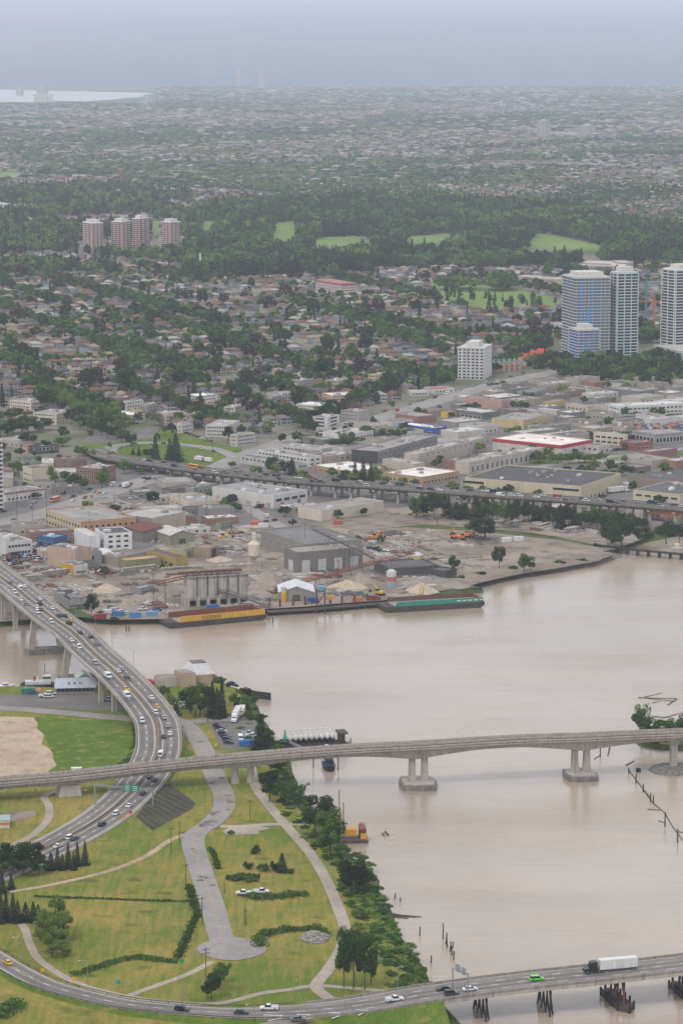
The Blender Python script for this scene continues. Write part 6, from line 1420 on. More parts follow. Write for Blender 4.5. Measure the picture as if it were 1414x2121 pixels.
fleet(lp_, [(278,920,'sedan','black'),(250,929,'sedan','grey'),(312,922,'sedan','silver'),(340,920,'sedan','dark grey'),(415,930,'suv','white'),(443,936,'sedan','dark blue'),(170,935,'sedan','white')], 'on the loop road round the park', 'traffic on the loop road', I, .2, detail=False)
# parked
def parked(items, where, group, conv, hd, detail=True, z=G + .2):
    n = {}; tot = {}
    for it in items: tot[it[2:4]] = tot.get(it[2:4], 0) + 1
    for it in sorted(items, key=lambda t_: (t_[0], t_[1])):
        x, y, kind, col = it[:4]; k = it[2:4]; n[k] = n.get(k, 0) + 1; a = it[4] if len(it) > 4 else hd
        vehicle(kind, P(*conv(x, y), z), a + rng.uniform(-.04, .04), col, f"{col} {KIND[kind]} {where}" + (f", {nth(n[k])} such from left" if tot[k] > 1 else ""), group, detail)
z8 = lambda x, y: (300 + x / 5.438, 1380 + y / 5.438)
parked([(826,676,'sedan','black'),(845,704,'sedan','dark blue'),(868,740,'sedan','silver'),(888,772,'suv','dark grey'),(912,802,'sedan','black'),(930,836,'suv','dark blue'),(945,870,'sedan','dark grey'),(838,690,'sedan','maroon'),(1078,832,'van','white',-1.5),(1195,800,'pickup','white'),(1170,770,'pickup','silver'),(1040,575,'semi','white',-1.65),(1092,535,'boxtruck','white',-1.6),(440,440,'suv','white',.1),(455,470,'sedan','silver',.1)], 'parked in the riverside lot', 'cars in the riverside lot', z8, -.1)
parked([(505,1853,'pickup','white',3.1),(541,1850,'pickup','white',.05)], 'with ladder rack parked on the meadow', 'utility pickups on the meadow', I, 0)
parked([(162,1601,'van','white',.15)], 'parked behind the rail viaduct on the bare lot', None, I, 0)
zt = lambda x, y: (x / 4.713, 1380 + y / 4.713)
parked([(440,300,'pickup','white'),(480,305,'suv','white'),(330,268,'pickup','blue'),(1060,335,'pickup','silver'),(500,275,'suv','white')], 'in the boat yard', 'vehicles in the boat yard', zt, .1)
zD = lambda x, y: zc('D', x, y); cars = []
for r_ in range(5):
    for k in range(11):
        if rng.random() < .85: cars.append((30 + k * 24 + r_ * 3 + rng.uniform(-3, 3), 556 + r_ * 16 - k * 3.4 + rng.uniform(-2, 2), rng.choice(['sedan','suv','sedan','van']), rng.choice(['white','silver','blue','dark blue','black','grey','red','beige','green'])))
for k in range(9): cars.append((205 + k * 10, 490 + k * 6, 'sedan', rng.choice(['white','silver','black','grey'])))
parked(cars, 'in the crowded car park by the white building', 'cars in the crowded car park', zD, 1.3, False)
cars = [(540 + k * 18, 655 + rng.uniform(-4, 10), rng.choice(['sedan','suv']), rng.choice(['white','silver','black','grey','red'])) for k in range(6)] + [(820 + k * 22, 640 - k * 1.5, 'sedan', rng.choice(['white','silver','black','beige','dark blue'])) for k in range(9)]
parked(cars, 'beside the pipe yard sheds', 'cars beside the pipe yard', zD, 1.3, False)
cars = [(x, y, rng.choice(['sedan','suv','pickup','van']), rng.choice(['white','white','silver','black','red','blue'])) for x, y in ((700,198),(735,205),(780,212),(665,210),(870,188),(960,190),(905,150),(920,155),(700,245))]
parked(cars, 'in the works yard by the river', 'vehicles in the works yard', zX, .4, False)
zC = lambda x, y: zc('C', x, y); cars = []
for r_ in range(4):
    for k in range(13): 
        x = 1125 + k * 23 + r_ * 8; cars.append((x, 548 - k * .6 + r_ * 8 - 14, rng.choice(['sedan','suv','sedan']), rng.choice(['white','red','blue','silver','yellow','black','orange','grey'])))
parked(cars, 'on the roof parking deck', 'cars on the roof deck', zC, 1.2, False, z=G + 8 - .58)
cars = []
for x0, y0, n_, dx, dy in ((20,515,9,14,3),(430,520,10,16,3),(600,575,12,22,2),(230,290,5,14,-2),(150,460,6,16,4),(975,690,5,20,-3),(620,420,4,18,2),(1250,640,8,22,-3),(470,545,8,16,2),(690,600,6,22,2),(1300,440,6,22,-1)):
    for k in range(n_): cars.append((x0 + k * dx, y0 + k * dy + rng.uniform(-2, 2), rng.choice(['sedan','suv','van','pickup']), rng.choice(['white','silver','black','grey','red','blue','white'])))
parked(cars, 'parked between the warehouses', 'cars between the warehouses', zC, 1.0, False)
zE = lambda x, y: zc('E', x, y); cars = [(x, y, rng.choice(['sedan','suv','van']), rng.choice(['white','silver','black','grey','red','white','blue'])) for x, y in [(180 + k * 22, 272 - k * 3) for k in range(9)] + [(245,330),(290,350),(240,358),(910,530),(935,538),(960,545),(985,548),(870,520),(15,240),(60,235),(440,240),(650,150),(700,155),(740,165),(10,305)]]
parked(cars, 'by the works halls below the freeway', 'cars by the works halls', zE, .9, False)
zF = lambda x, y: zc('F', x, y)
parked([(1000,178,'semi','white',.55),(1075,145,'boxtruck','white',.3),(1100,150,'boxtruck','silver',.3),(480,275,'sedan','white'),(500,262,'suv','silver'),(510,285,'sedan','black'),(1140,300,'suv','white'),(1165,305,'sedan','silver'),(1390,395,'sedan','grey'),(920,205,'pickup','dark blue')], 'in the trailer yard under the freeway', 'vehicles in the trailer yard', zF, .5, False)
zA = lambda x, y: zc('A', x, y)
parked([(420 + k * 26, 880 + rng.uniform(-8, 8), 'sedan', rng.choice(['white','silver','black','grey','red'])) for k in range(5)] + [(880 + k * 20, 862 + rng.uniform(-10, 12), rng.choice(['sedan','suv']), rng.choice(['white','silver','dark blue','black'])) for k in range(8)] + [(640 + k * 28, 553 - k * 4, rng.choice(['sedan','van']), rng.choice(['white','silver','black'])) for k in range(9)] + [(1090 + k * 24, 567 + k * 8, 'sedan', rng.choice(['white','red','black','silver'])) for k in range(9)], 'parked by the park and brick halls', 'cars by the park', zA, .9, False)
parked([(1105 + k * 20, 290 - k * 1.5, 'boxtruck' if k == 7 else 'bus', 'blue' if k > 4 else 'white') for k in (0, 3, 6)], 'in the bus yard beside the low cream building', 'buses in the bus yard', zD, .1, False)

# ================================================================== the river works
def px_m(y): return mpp(y)
# silo block
p = P(390, 1258); q = P(517, 1250); d = q - p; ln = d.length; rz = math.atan2(d.y, d.x)
sb = thing('silo_block', 'block of stained grey concrete silos with dark arched openings on the wharf', 'silos', p, rz)
n_ = 6; r0 = ln / n_ / 2
for k in range(n_):
    for j in range(2):
        s_ = MB().lathe((r0 * (2*k + 1), r0 + j * 2 * r0, 0), [(r0, 4.5), (r0, 15.6), (r0*.9, 15.9), (r0*.86, 15.2)], 16).obj('silo', MT['concrete_dark'] if False else MT['concrete'], sb, smooth=False)
        MB().lathe((r0 * (2*k + 1), r0 + j * 2 * r0, 0), [(r0*1.04, 15.0), (r0*1.04, 16.1), (r0*.7, 16.3)], 16).obj('silo_rim', MT['concrete_dark'], s_)
for k in range(n_ + 1): MB().box(2*r0*k - .9, 2*r0*k + .9, .2, 4*r0 - .2, 0, 5).obj('base_wall', MT['concrete'], sb)
MB().box(0, ln, .6, 4*r0 - .6, 3.3, 4.6).obj('base_slab', MT['concrete'], sb); MB().box(1, ln - 1, 2*r0, 2*r0 + .5, 0, 3.4).obj('recess_shade', mat('recess_shade_colour', C('3b3937')), sb)  # dark-coloured slab stands in for the shade behind the silo base openings
MB().box(-4, ln*.9, 1.2*r0, 2.4*r0, 17.5, 18.6).obj('feed_gallery', MT['rust'], sb)
for k in range(8): MB().bar((ln*.1*k, 1.8*r0, 15.9), (ln*.1*k + 2, 1.8*r0, 17.6), .35).obj('gallery_post', MT['rust'], sb)
def conveyor(a, b, w_, h, label, legs, m, name='conveyor'):
    r_ = thing(name, label, 'conveyor'); a = Vector(a); b = Vector(b); t_ = (b - a).normalized(); nx = Vector((t_.y, -t_.x, 0)).normalized(); up = Vector((0, 0, 1))
    for s in (-1, 1):
        for dz in (0, h): MB().bar(a + nx*s*w_/2 + up*dz, b + nx*s*w_/2 + up*dz, .28).obj('chord', m, r_)
    n = max(int((b - a).length / 3), 2); tr = MB()
    for s in (-1, 1):
        for k in range(n):
            c0 = a.lerp(b, k/n); c1 = a.lerp(b, (k+1)/n); tr.bar(c0 + nx*s*w_/2 + up*(0 if k % 2 else h), c1 + nx*s*w_/2 + up*(h if k % 2 else 0), .16)
    tag(tr.obj('lattice', m, r_), kind='stuff'); MB().ribbon([a, b], w_ * .8, 0, .2).obj('belt', mat('conveyor_belt', C('3f3b39')), r_)
    for f in legs:
        c = a.lerp(b, f)
        for s in (-1, 1): MB().bar(Vector((c.x + nx.x*s*(w_/2 + 1), c.y + nx.y*s*(w_/2 + 1), 2.8)), c + nx*s*w_/2, .35).obj('leg', MT['steel'], r_)
    return r_
RUSTM = mat('red_oxide_paint', C('8a4a3a'), var=.25, streak=.25); GREYM = mat('grey_lattice', C('6f6a66'), var=.2)
conveyor(P(382,1203,15), P(558,1256,4), 2.2, 1.8, 'long grey lattice conveyor slanting down across the concrete silos', (.3, .65), GREYM)
conveyor(P(568,1222,4), P(858,1146,15), 2.4, 1.6, 'long red-brown conveyor rising over the gravel heaps', (.3, .55, .8), RUSTM)
conveyor(P(646,1096,22), P(776,1158,13), 2.2, 1.8, 'grey and red conveyor descending over the works hall roof', (.25, .6, .95), GREYM)
conveyor(P(320,1212,12), P(392,1196,16), 2.0, 1.5, 'short rusty conveyor feeding the silo tops', (.05, .5), RUSTM)
# white cement tower
k_ = px_m(1178); p = P(526, 1180); r_ = thing('cement_tower', 'cream cement silo tower on legs above the gravel cone', 'tower', p)
for sx in (-1, 1):
    for sy in (-1, 1): MB().box(sx*3.2 - .25, sx*3.2 + .25, sy*3.2 - .25, sy*3.2 + .25, 0, 8).obj('leg', MT['metal'], r_, C('b5ad9c'))
MB().lathe((0,0,0), [(.8,5.5),(3.4,8.5),(3.4,15),(3.0,15.6),(1.4,17)], 16).obj('hopper', MT['metal'], r_, C('c9bda4')); MB().box(-1.2,1.2,-1.2,1.2,16.8,21.5).obj('head_house', MT['metal'], r_, C('c2b8a2')); MB().box(-2.2,2.2,-.4,.4,19,19.3).obj('platform', MT['steel'], r_)
for x, y, rad, h, cols, lab in ((810,1214,2.9,8.5,('8fa3a8','a5685a','c2bfb8'),'small banded blue and red silo beside the sand heap'),(863,1172,4.0,6.5,('b9b08f','8fae9a','b9a56c'),'cream round tank with green head on the wharf plant'),(588,1246,1.6,8,('c79b2c','c79b2c','b5b2aa'),'small yellow-topped dosing silo beside the pale shed roof')):
    r_ = thing('silo', lab, 'silo', P(x, y))
    for k, c in enumerate(cols): MB().lathe((0,0,h*k/3 + (0 if k else 0)), [(rad*(1 - .01*k),0),(rad*(1 - .01*k),h/3)], 14).obj('band', MT['metal'], r_, C(c))
    MB().lathe((0,0,h), [(rad*.95,0),(rad*.3,rad*.4)], 14).obj('cap', MT['metal'], r_, C('b3b5b0'))
    for k in range(4): an = .78 + 1.57*k; MB().box(rad*.8*math.cos(an) - .15, rad*.8*math.cos(an) + .15, rad*.8*math.sin(an) - .15, rad*.8*math.sin(an) + .15, -1, .1).obj('leg', MT['steel'], r_)
# heaps
def heap(x, y, w_, h, m, label, rx=1.0, seed=0):
    k = px_m(y); R0 = w_ * k / 2; Hh = h * k * 1.02; rr = random.Random(seed + int(x)); mb = MB(); n = 26; K = 9
    ph = [rr.uniform(0, 6.28) for _ in range(4)]
    for i in range(K + 1):
        t_ = i / K
        for q in range(n):
            an = 6.2832 * q / n; wob = 1 + .1 * math.sin(2*an + ph[0]) + .07 * math.sin(5*an + ph[1]) + .04 * math.sin(9*an + ph[2] + t_*3)
            r_ = R0 * t_ * wob; mb.v.append((r_ * math.cos(an), r_ * math.sin(an) * rx, Hh * (1 - t_) ** 1.12 * (1 + .06 * math.sin(3*an + ph[3])) - (.3 if i == K else 0) + rr.uniform(-.06, .06)))
    for i in range(K):
        for q in range(n): q2 = (q+1) % n; mb.f.append((i*n+q, i*n+q2, (i+1)*n+q2, (i+1)*n+q)); mb.m.append(0)
    return tag(mb.obj('aggregate_heap', MT[m], loc=P(x, y), smooth=True), label, 'gravel heap')
heap(556, 1216, 92, 38, 'gravel', 'tall brown gravel cone beside the concrete silos'); heap(266, 1262, 74, 26, 'gravel', 'grey gravel cone on the shore below the sheds'); heap(222, 1222, 70, 14, 'sand', 'low tan sand heap behind the grey gravel cone'); heap(232, 1244, 44, 12, 'gravel', 'small grey heap left of the shore gravel cone')
heap(718, 1216, 84, 16, 'sand', 'pale sand heap under the red-brown conveyor'); heap(745, 1205, 70, 20, 'gravel', 'dark gravel slope under the conveyors'); heap(872, 1224, 72, 18, 'sand', 'yellowish sand bank behind the green barge'); heap(940, 1214, 60, 12, 'gravel', 'pale rubble bank near the spit'); heap(650, 1205, 70, 12, 'gravel', 'low dark gravel heap beneath the long conveyor'); heap(310, 1240, 54, 14, 'gravel', 'dark heap behind the low grey open shed'); heap(455, 1160, 60, 8, 'sand', 'flat red-brown soil heap beside the cement tower')
# wharf and piles
wd = thing('wharf', 'dark timber wharf deck along the river works', 'wharf'); wpth = cut([P(552,1266,2.2), P(650,1260,2.2), P(790,1248,2.2)], 4.0)
sweep(MB(), wpth, [(-3, 0), (3, 0), (3, -.6), (-3, -.6)]).obj('deck', MT['timber'], wd)
for i, (p, t_) in enumerate(zip(wpth, tangents(wpth))):
    nx = Vector((t_.y, -t_.x, 0)); MB().tube([p + nx*2.4 + Vector((0,0,-3.4)), p + nx*2.4 + Vector((0,0,-.3))], .25, 6).obj('wharf_pile', MT['timber_dark'], wd)
for i, (x, yb, yt) in enumerate(((558,1268,1240),(580,1268,1242),(607,1266,1240),(632,1264,1236),(684,1262,1238),(708,1260,1236),(734,1258,1234),(760,1255,1232),(785,1254,1238))):
    h = (yb - yt) * px_m(yb); r_ = thing('mooring_pile', f'rust-red mooring pile along the works wharf, {nth(i + 1)} from the yellow barge', 'pile', P(x, yb, 0)); MB().lathe((0,0,-2), [(.55,0),(.55,h+2)], 10).obj('shaft', MT['rust'], r_); MB().lathe((0,0,h-.02), [(.62,0),(.62,.3),(.2,.6)], 10).obj('cap', MT['timber_dark'], r_)
r_ = thing('loading_frame', 'tall rusty loading frame with blue cab above the wharf', 'crane', P(664, 1262, 2))
for sx in (-1, 1):
    for sy in (-1, 1): MB().box(sx*2.2 - .35, sx*2.2 + .35, sy*2 - .35, sy*2 + .35, -2, 10).obj('leg', MT['rust'], r_)
MB().box(-2.8,2.8,-2.4,2.4,10,10.6).obj('platform', MT['rust'], r_); MB().box(-1.6,2.2,-1.8,1.8,10.6,12.6).obj('cab', MT['metal'], r_, C('5d93b5')); MB().box(2.8,7.5,-1.2,1.2,5.5,7.6).obj('chute', MT['metal'], r_, C('c98a2a')); MB().bar((-1.5,0,3),(2.4,0,9.5),.4).obj('brace', MT['rust'], r_)
# barges
def barge(a, b, wd_, label, near, far, deck, txt=None, h0=2.6, hw_=2.6, x0=.10):
    a = Vector(a); b = Vector(b); d = b - a; L_ = d.length; r_ = thing('barge', label, 'barge', a, math.atan2(d.y, d.x))
    MB().add([(2.5,0,-1),(L_-3.5,0,-1),(L_-3.5,wd_,-1),(2.5,wd_,-1),(0,0,1.2),(L_,0,1.6),(L_,wd_,1.6),(0,wd_,1.2),(0,0,h0),(L_,0,h0),(L_,wd_,h0),(0,wd_,h0)], [(0,1,5,4),(1,2,6,5),(2,3,7,6),(3,0,4,7),(4,5,9,8),(5,6,10,9),(6,7,11,10),(7,4,8,11),(8,9,10,11),(3,2,1,0)]).obj('hull', mat('barge_hull', C('4a403c'), var=.3, scale=.4, streak=.4), r_)
    MB().add([(L_*x0,.6,h0+.03),(L_*.97,.6,h0+.03),(L_*.97,wd_-.6,h0+.03),(L_*x0,wd_-.6,h0+.03)],[(0,1,2,3)]).obj('cargo_floor', MT[deck], r_)
    nw = MB(); nw.add([(L_*x0,.2,h0),(L_*.99,.2,h0),(L_*.985,.2,h0+hw_),(L_*(x0+.02),.2,h0+hw_),(L_*x0,.55,h0),(L_*.99,.55,h0),(L_*.985,.55,h0+hw_),(L_*(x0+.02),.55,h0+hw_)], [(0,1,2,3),(7,6,5,4),(3,2,6,7),(0,3,7,4),(1,5,6,2)]); wl = nw.obj('side_wall', MT['metal'], r_, C(near))
    for k in range(22): MB().box(L_*(x0+.02) + (L_*(.955-x0))*k/21, L_*(x0+.02) + (L_*(.955-x0))*k/21 + .22, .02, .2, h0, h0+hw_).obj('stiffener', MT['metal'], wl, C(near, .85))
    MB().box(L_*x0, L_*.99, wd_-.5, wd_-.2, h0, h0+hw_).obj('side_wall', MT['metal'], r_, C(far)); MB().box(L_*.965, L_*.99, .56, wd_-.51, h0, h0+hw_*.9).obj('end_wall', MT['metal'], r_, C(far))
    if txt:
        cu = bpy.data.curves.new('lettering', 'FONT'); cu.body = txt[0]; cu.size = txt[1]; cu.extrude = .03; cu.space_character = 1.35; cu.materials.append(txt[3])
        o = bpy.data.objects.new('lettering', cu); COL.objects.link(o); me_ = bpy.data.meshes.new_from_object(o.evaluated_get(bpy.context.evaluated_depsgraph_get())); bpy.data.objects.remove(o)
        o = ob('lettering', me_, wl, (L_ * txt[2], -.06, h0 + hw_ * .2)); o.rotation_euler = (math.pi/2, 0, 0)
        if not me_.materials: me_.materials.append(txt[3])
    return r_, L_
barge(P(352,1303,0), P(552,1284,0), 15, 'rust-hulled gravel barge with yellow side wall reading OCEAN', 'c9a03c', '7a4433', 'gravel', ('OCEAN', 2.6, .33, mat('lettering_red', C('7a3b22'))), h0=3.0, hw_=3.0)
gbr, L_ = barge(P(798,1270,0), P(1003,1258,0), 15, 'rusty gravel barge with green side wall and yellow A-frame', '2f8f78', '6a4a40', 'gravel', None, h0=3.2, hw_=2.4)
for k in range(6): MB().box(L_*.72 + k*3.2, L_*.72 + k*3.2 + 2.2, -.06, .0, 4.2, 4.8).obj('white_mark', MT['white'], gbr)
for s in (-1.4, 1.4): MB().bar((L_*.45 + s, 18, 3), (L_*.47 + s*.5, 16.5, 11), .4).obj('frame_leg', MT['metal'], gbr, C('c9a23a'))
for z_ in (5, 7, 9): MB().bar((L_*.44, 17.6 - (z_-5)*.2, z_), (L_*.485, 17.6 - (z_-5)*.2, z_), .25).obj('frame_rung', MT['metal'], gbr, C('c9a23a'))
for i, (x, y) in enumerate(((565,1290),(268,1308),(262,1308))): tag(MB().lathe((0,0,-1.5),[(.3,0),(.26,4.5)],8).obj('mooring_pile', MT['timber_dark'], loc=P(x, y, 0)), f'thin dark pile standing in the river near the yellow barge, {nth(i + 1)} from it', 'pile')
# sheet pile corners
def wallrun(px, h, name, label, m):
    pts = [P(x, y, 0) for x, y in px]; r_ = thing(name, label, 'wall'); i = 0
    for a, b in zip(pts, pts[1:]):
        n = max(int((b - a).length / 1.6), 1)
        for k in range(n): c0 = a.lerp(b, k/n); c1 = a.lerp(b, (k+.94)/n); MB().bar(c0 + Vector((0,0,h/2 - .75)), c1 + Vector((0,0,h/2 - .75)), .4 + .12*(k % 2), h + 1.5).obj('pile_panel', MT[m], r_)
wallrun([(500,1440),(530,1446),(561,1450)], 3.4, 'timber_breakwater', 'dark plank breakwater jutting from the near bank point', 'timber_dark')
wallrun([(962,1228),(998,1227)], 2.6, 'sheet_pile_wall', 'dark sheet-pile corner behind the green barge', 'timber_dark')
# concrete pipes and beams
pm = MB(); n = 12
for rad, s in ((.95, 1), (.75, -1)):
    o = len(pm.v)
    for y in (0, 2.4):
        for q in range(n): an = 6.2832*q/n; pm.v.append((rad*math.cos(an), y, .95 + rad*math.sin(an)))
    for q in range(n): f = (o+q, o+(q+1)%n, o+n+(q+1)%n, o+n+q); pm.f.append(f if s > 0 else f[::-1]); pm.m.append(0)
for y0 in (0, n):
    for q in range(n): pm.f.append((y0+q, 2*n+y0+q, 2*n+y0+(q+1)%n, y0+(q+1)%n)); pm.m.append(0)
PIPE = pm.mesh('concrete_pipe', [mat('pipe_concrete', C('a39d94'), var=.15)])
ci_ = 0
for nm, x0, y0, x1, y1, n, lv in (('first',255,698,430,676,14,2),('second',165,722,250,716,8,2),('third',752,676,955,652,14,2),('fourth',1000,655,1235,640,14,1),('fifth',130,690,180,684,5,1)):
    c = 0
    for l_ in range(lv):
        for k in range(n - l_):
            c += 1; q = P(*zD(x0 + (x1-x0)*(k + .5*l_)/(n-1), y0 + (y1-y0)*(k + .5*l_)/(n-1)), G + .06); q.z += 1.65*l_
            tag(ob('concrete_pipe', PIPE, None, q, rng.uniform(-.05, .05) + .25), f'pale concrete pipe in the {nm} yard stack, {"lower" if not l_ else "upper"} layer, {nth(k + 1)} from the left', 'pipe', 'stacked concrete pipes')
BEAM = MB().box(-.6,.6,0,14,0,.25).box(-.25,.25,0,14,.25,.95).box(-.6,.6,0,14,.95,1.2).mesh('precast_girder', [mat('beam_concrete', C('aaa59b'), var=.12)])
for nm, x0, y0, n in (('by the round bush',250,365,4),('beside the first tall shore trees',330,372,4),('in the middle of the casting yard',520,400,6),('nearest the casting yard exit',690,420,8),('behind the pier trees',885,440,6)):
    for k in range(n):
        q = P(*zF(x0 + k % 4 * 20, y0 - k % 4 * 1.5), G + .06); q.z += 1.25 * (k // 4); tag(ob('precast_girder', BEAM, None, q, -.55), f'precast concrete girder {nm}, {"lower" if k < 4 else "upper"} layer, {nth(k % 4 + 1)} from the left', 'girder', 'precast girders in the casting yard')
# machines: orange excavators and loaders
def digger(x, y, hd, col, label):
    r_ = thing('excavator', label, 'excavator', P(x, y), hd, None, (1.3, 1.3, 1.3))
    for s in (-1, 1): MB().taper((0, s*1.2), (2.0, .35), (1.7, .35), 0, .9).obj('track', MT['rubber'], r_)
    MB().box(-1.9, 1.2, -1.3, 1.3, 1.0, 2.0).obj('body', MT['metal'], r_, C(col)); MB().box(.0, 1.3, -.1, 1.2, 2.0, 3.0).obj('cab', MT['carglass'], r_)
    MB().bar((1.0,-.6,1.8),(3.6,-.6,4.4),.45).obj('boom', MT['metal'], r_, C(col)); MB().bar((3.6,-.6,4.4),(5.4,-.6,1.8),.35).obj('arm', MT['metal'], r_, C(col)); MB().box(5.0,6.0,-1.1,-.1,.8,1.8).obj('bucket', MT['rust'], r_)
for x, y, hd, col, lab in ((955,1118,.3,'d97a1f','orange excavator by the round bush, nearest the shore'),(942,1116,2.0,'d97a1f','orange excavator left of another by the round bush'),(968,1113,1.1,'d98a1f','orange excavator furthest right by the round bush'),(773,1118,.4,'d97a1f','orange excavator beside the works hall yard'),(460,1118,.5,'c9982a','yellow excavator among the pipe rows'),(786,1233,2.5,'d0a82a','yellow loader-excavator by the wharf heap')): digger(x, y, hd, col, lab)
# containers and small yard boxes
CONT = MB().box(-3,3,-1.22,1.22,0,2.6).mesh('container', [MT['metal']])
for x, y, c, lab in ((208,1281,'8a2320','red container on the shore below the bridge'),(246,1276,'3b6a9a','blue container on the shore behind the works cars'),(280,1278,'4a7aa5','pale blue tank container on the shore'),(315,1276,'5d8fb5','pale blue container beside the round shore tank'),(440,1262,'2f6a9a','blue tarpaulined container before the silos'),(510,1545,'3a6fb0','blue skip in the riverside lot, left of the other'),(518,1544,'3a6fb0','blue skip in the riverside lot beside the conifer'),(525,1152,'a33c2c','rusty flat container near the cement tower'),(528,1088,'c05a2c','orange truck body by the yard lane'),(545,1092,'cfccc6','white site cabin by the yard lane'),(405,1094,'c9c6c0','white site cabin in the pipe yard'),(455,1142,'5a5a58','grey bin row in the pipe yard'),(648,1248,'27408a','deep blue container beside the loading frame'),(770,1243,'7a3a30','rust-red container on the wharf deck'),(740,1246,'a86a4a','tan wharf cabin by the rust-red container'),(1048,1122,'c9c9c5','white tank cabin on the spit, left one'),(1073,1120,'c9c9c5','white tank cabin on the spit, right one'),(58,1436,'2a7a5a','green skip in the boat yard'),(700,1086,'a85040','red-roofed crate stack by the yard lane')):
    o = ob('container', CONT, None, P(x, y, G + .06), rng.uniform(-.2, .4), color=C(c)); tag(o, lab, 'container')
# ================================================================== boats and river furniture
def hull(mb, L_, B_, z0, z1, m=0, stern=.85):
    st = [(-L_/2, stern*.5), (-L_/2 + L_*.1, .5), (L_*.1, .5), (L_*.32, .40), (L_*.44, .2), (L_/2, .02)]; n = len(st); v = []
    for z, k, dx in ((z0, .78, 0), (z1, 1.0, 0)):
        for s in (-1, 1):
            for i, (x, b_) in enumerate(st): v.append((x * (1 if k == 1 else .93), s * b_ * B_ * k, z + (.35 * (z1 - z0) * max(0, x / (L_/2)) ** 3 if k == 1 else 0)))
    f = []
    for s in range(2):
        for i in range(n - 1): a = s*n + i; b = 2*n + s*n + i; f.append((a, a+1, b+1, b) if s == 0 else (a+1, a, b, b+1))
    f.append((0, 2*n, 3*n, n)); f.append((n-1, 2*n-1, 4*n-1, 3*n-1)[::-1]); f.append(tuple(range(2*n, 3*n)) + tuple(range(4*n-1, 3*n-1, -1))); mb.add(v, f, m); return mb
p = P(86, 1425, 0); t_ = thing('tugboat', 'black and white tugboat moored behind the boat shed', 'boat', p, .1)
hull(MB(), 20, 6.5, -.6, 2.0).obj('hull', MT['metal'], t_, C('24262b')); MB().box(-7.5, 4.5, -2.2, 2.2, 1.6, 3.6).obj('deckhouse', MT['metal'], t_, C('c9c8c6')); 
wh_ = MB().box(1.0, 4.6, -1.7, 1.7, 3.6, 6.2).obj('wheelhouse', MT['metal'], t_, C('cfcecb')); MB().box(.95, 4.66, -1.76, 1.76, 4.8, 5.6).obj('window', MT['carglass'], wh_)
for x in (-3.2, -1.4): MB().lathe((x, 0, 3.6), [(.5, 0), (.45, 2.2), (.3, 2.3)], 10).obj('funnel', MT['metal'], t_, C('a33c34' if x < -2 else 'c9c6c2'))
MB().tube([(1.8, 0, 6.2), (1.8, 0, 12)], .12, 6).obj('mast', MT['timber_dark'], t_); MB().bar((1.8,-1.3,9.2),(1.8,1.3,9.2),.12).obj('yard_arm', MT['timber_dark'], t_)
for k in range(7): MB().lathe((-8 + k*2.6, -3.1, .7), [(.35, 0), (.45, .2), (.35, .4)], 8).obj('tyre_fender', MT['rubber'], t_)
MB().box(-9, -7.6, -.7, .7, 2.0, 3.0).obj('winch', MT['rust'], t_)
p = P(14, 1424, 0); t_ = thing('motorboat', 'small white cabin cruiser left of the tugboat', 'boat', p, .15); hull(MB(), 8, 2.8, -.3, 1.1).obj('hull', MT['metal'], t_, C('d0d0ce')); c_ = MB().taper((-.4,0),(1.9,1.05),(1.3,.8),1.1,2.3).obj('cabin', MT['metal'], t_, C('d3d2cf')); MB().box(-1.7,1.0,-1.0,1.0,1.5,1.9).obj('window', MT['carglass'], c_)
# boat-yard pontoon and bits
t_ = thing('pontoon', 'dark timber pontoon along the boat yard shore', 'dock'); pt = cut([P(-60,1433,.6), P(60,1431,.6), P(140,1432,.6)], 4)
sweep(MB(), pt, [(-1.6,0),(1.6,0),(1.6,-.8),(-1.6,-.8)]).obj('deck', MT['timber'], t_)
for p in pt[::4]: MB().tube([p + Vector((0,1.8,-2)), p + Vector((0,1.8,2.4))], .22, 6).obj('pile', MT['timber_dark'], t_)
for i, x in enumerate((54, 66, 80)):
    o = MB().taper((0,0),(1.6,1.1),(1.2,.8),0,1.1).taper((0,0),(.5,.4),(.3,.3),1.1,1.5).obj('salt_bag', MT['any'], color=C('c08a4a'), loc=P(x, 1431)); tag(o, f'tan tarpaulined bundle on the boat yard quay, {nth(i + 1)} from the left', 'bundle', 'bundles on the quay')
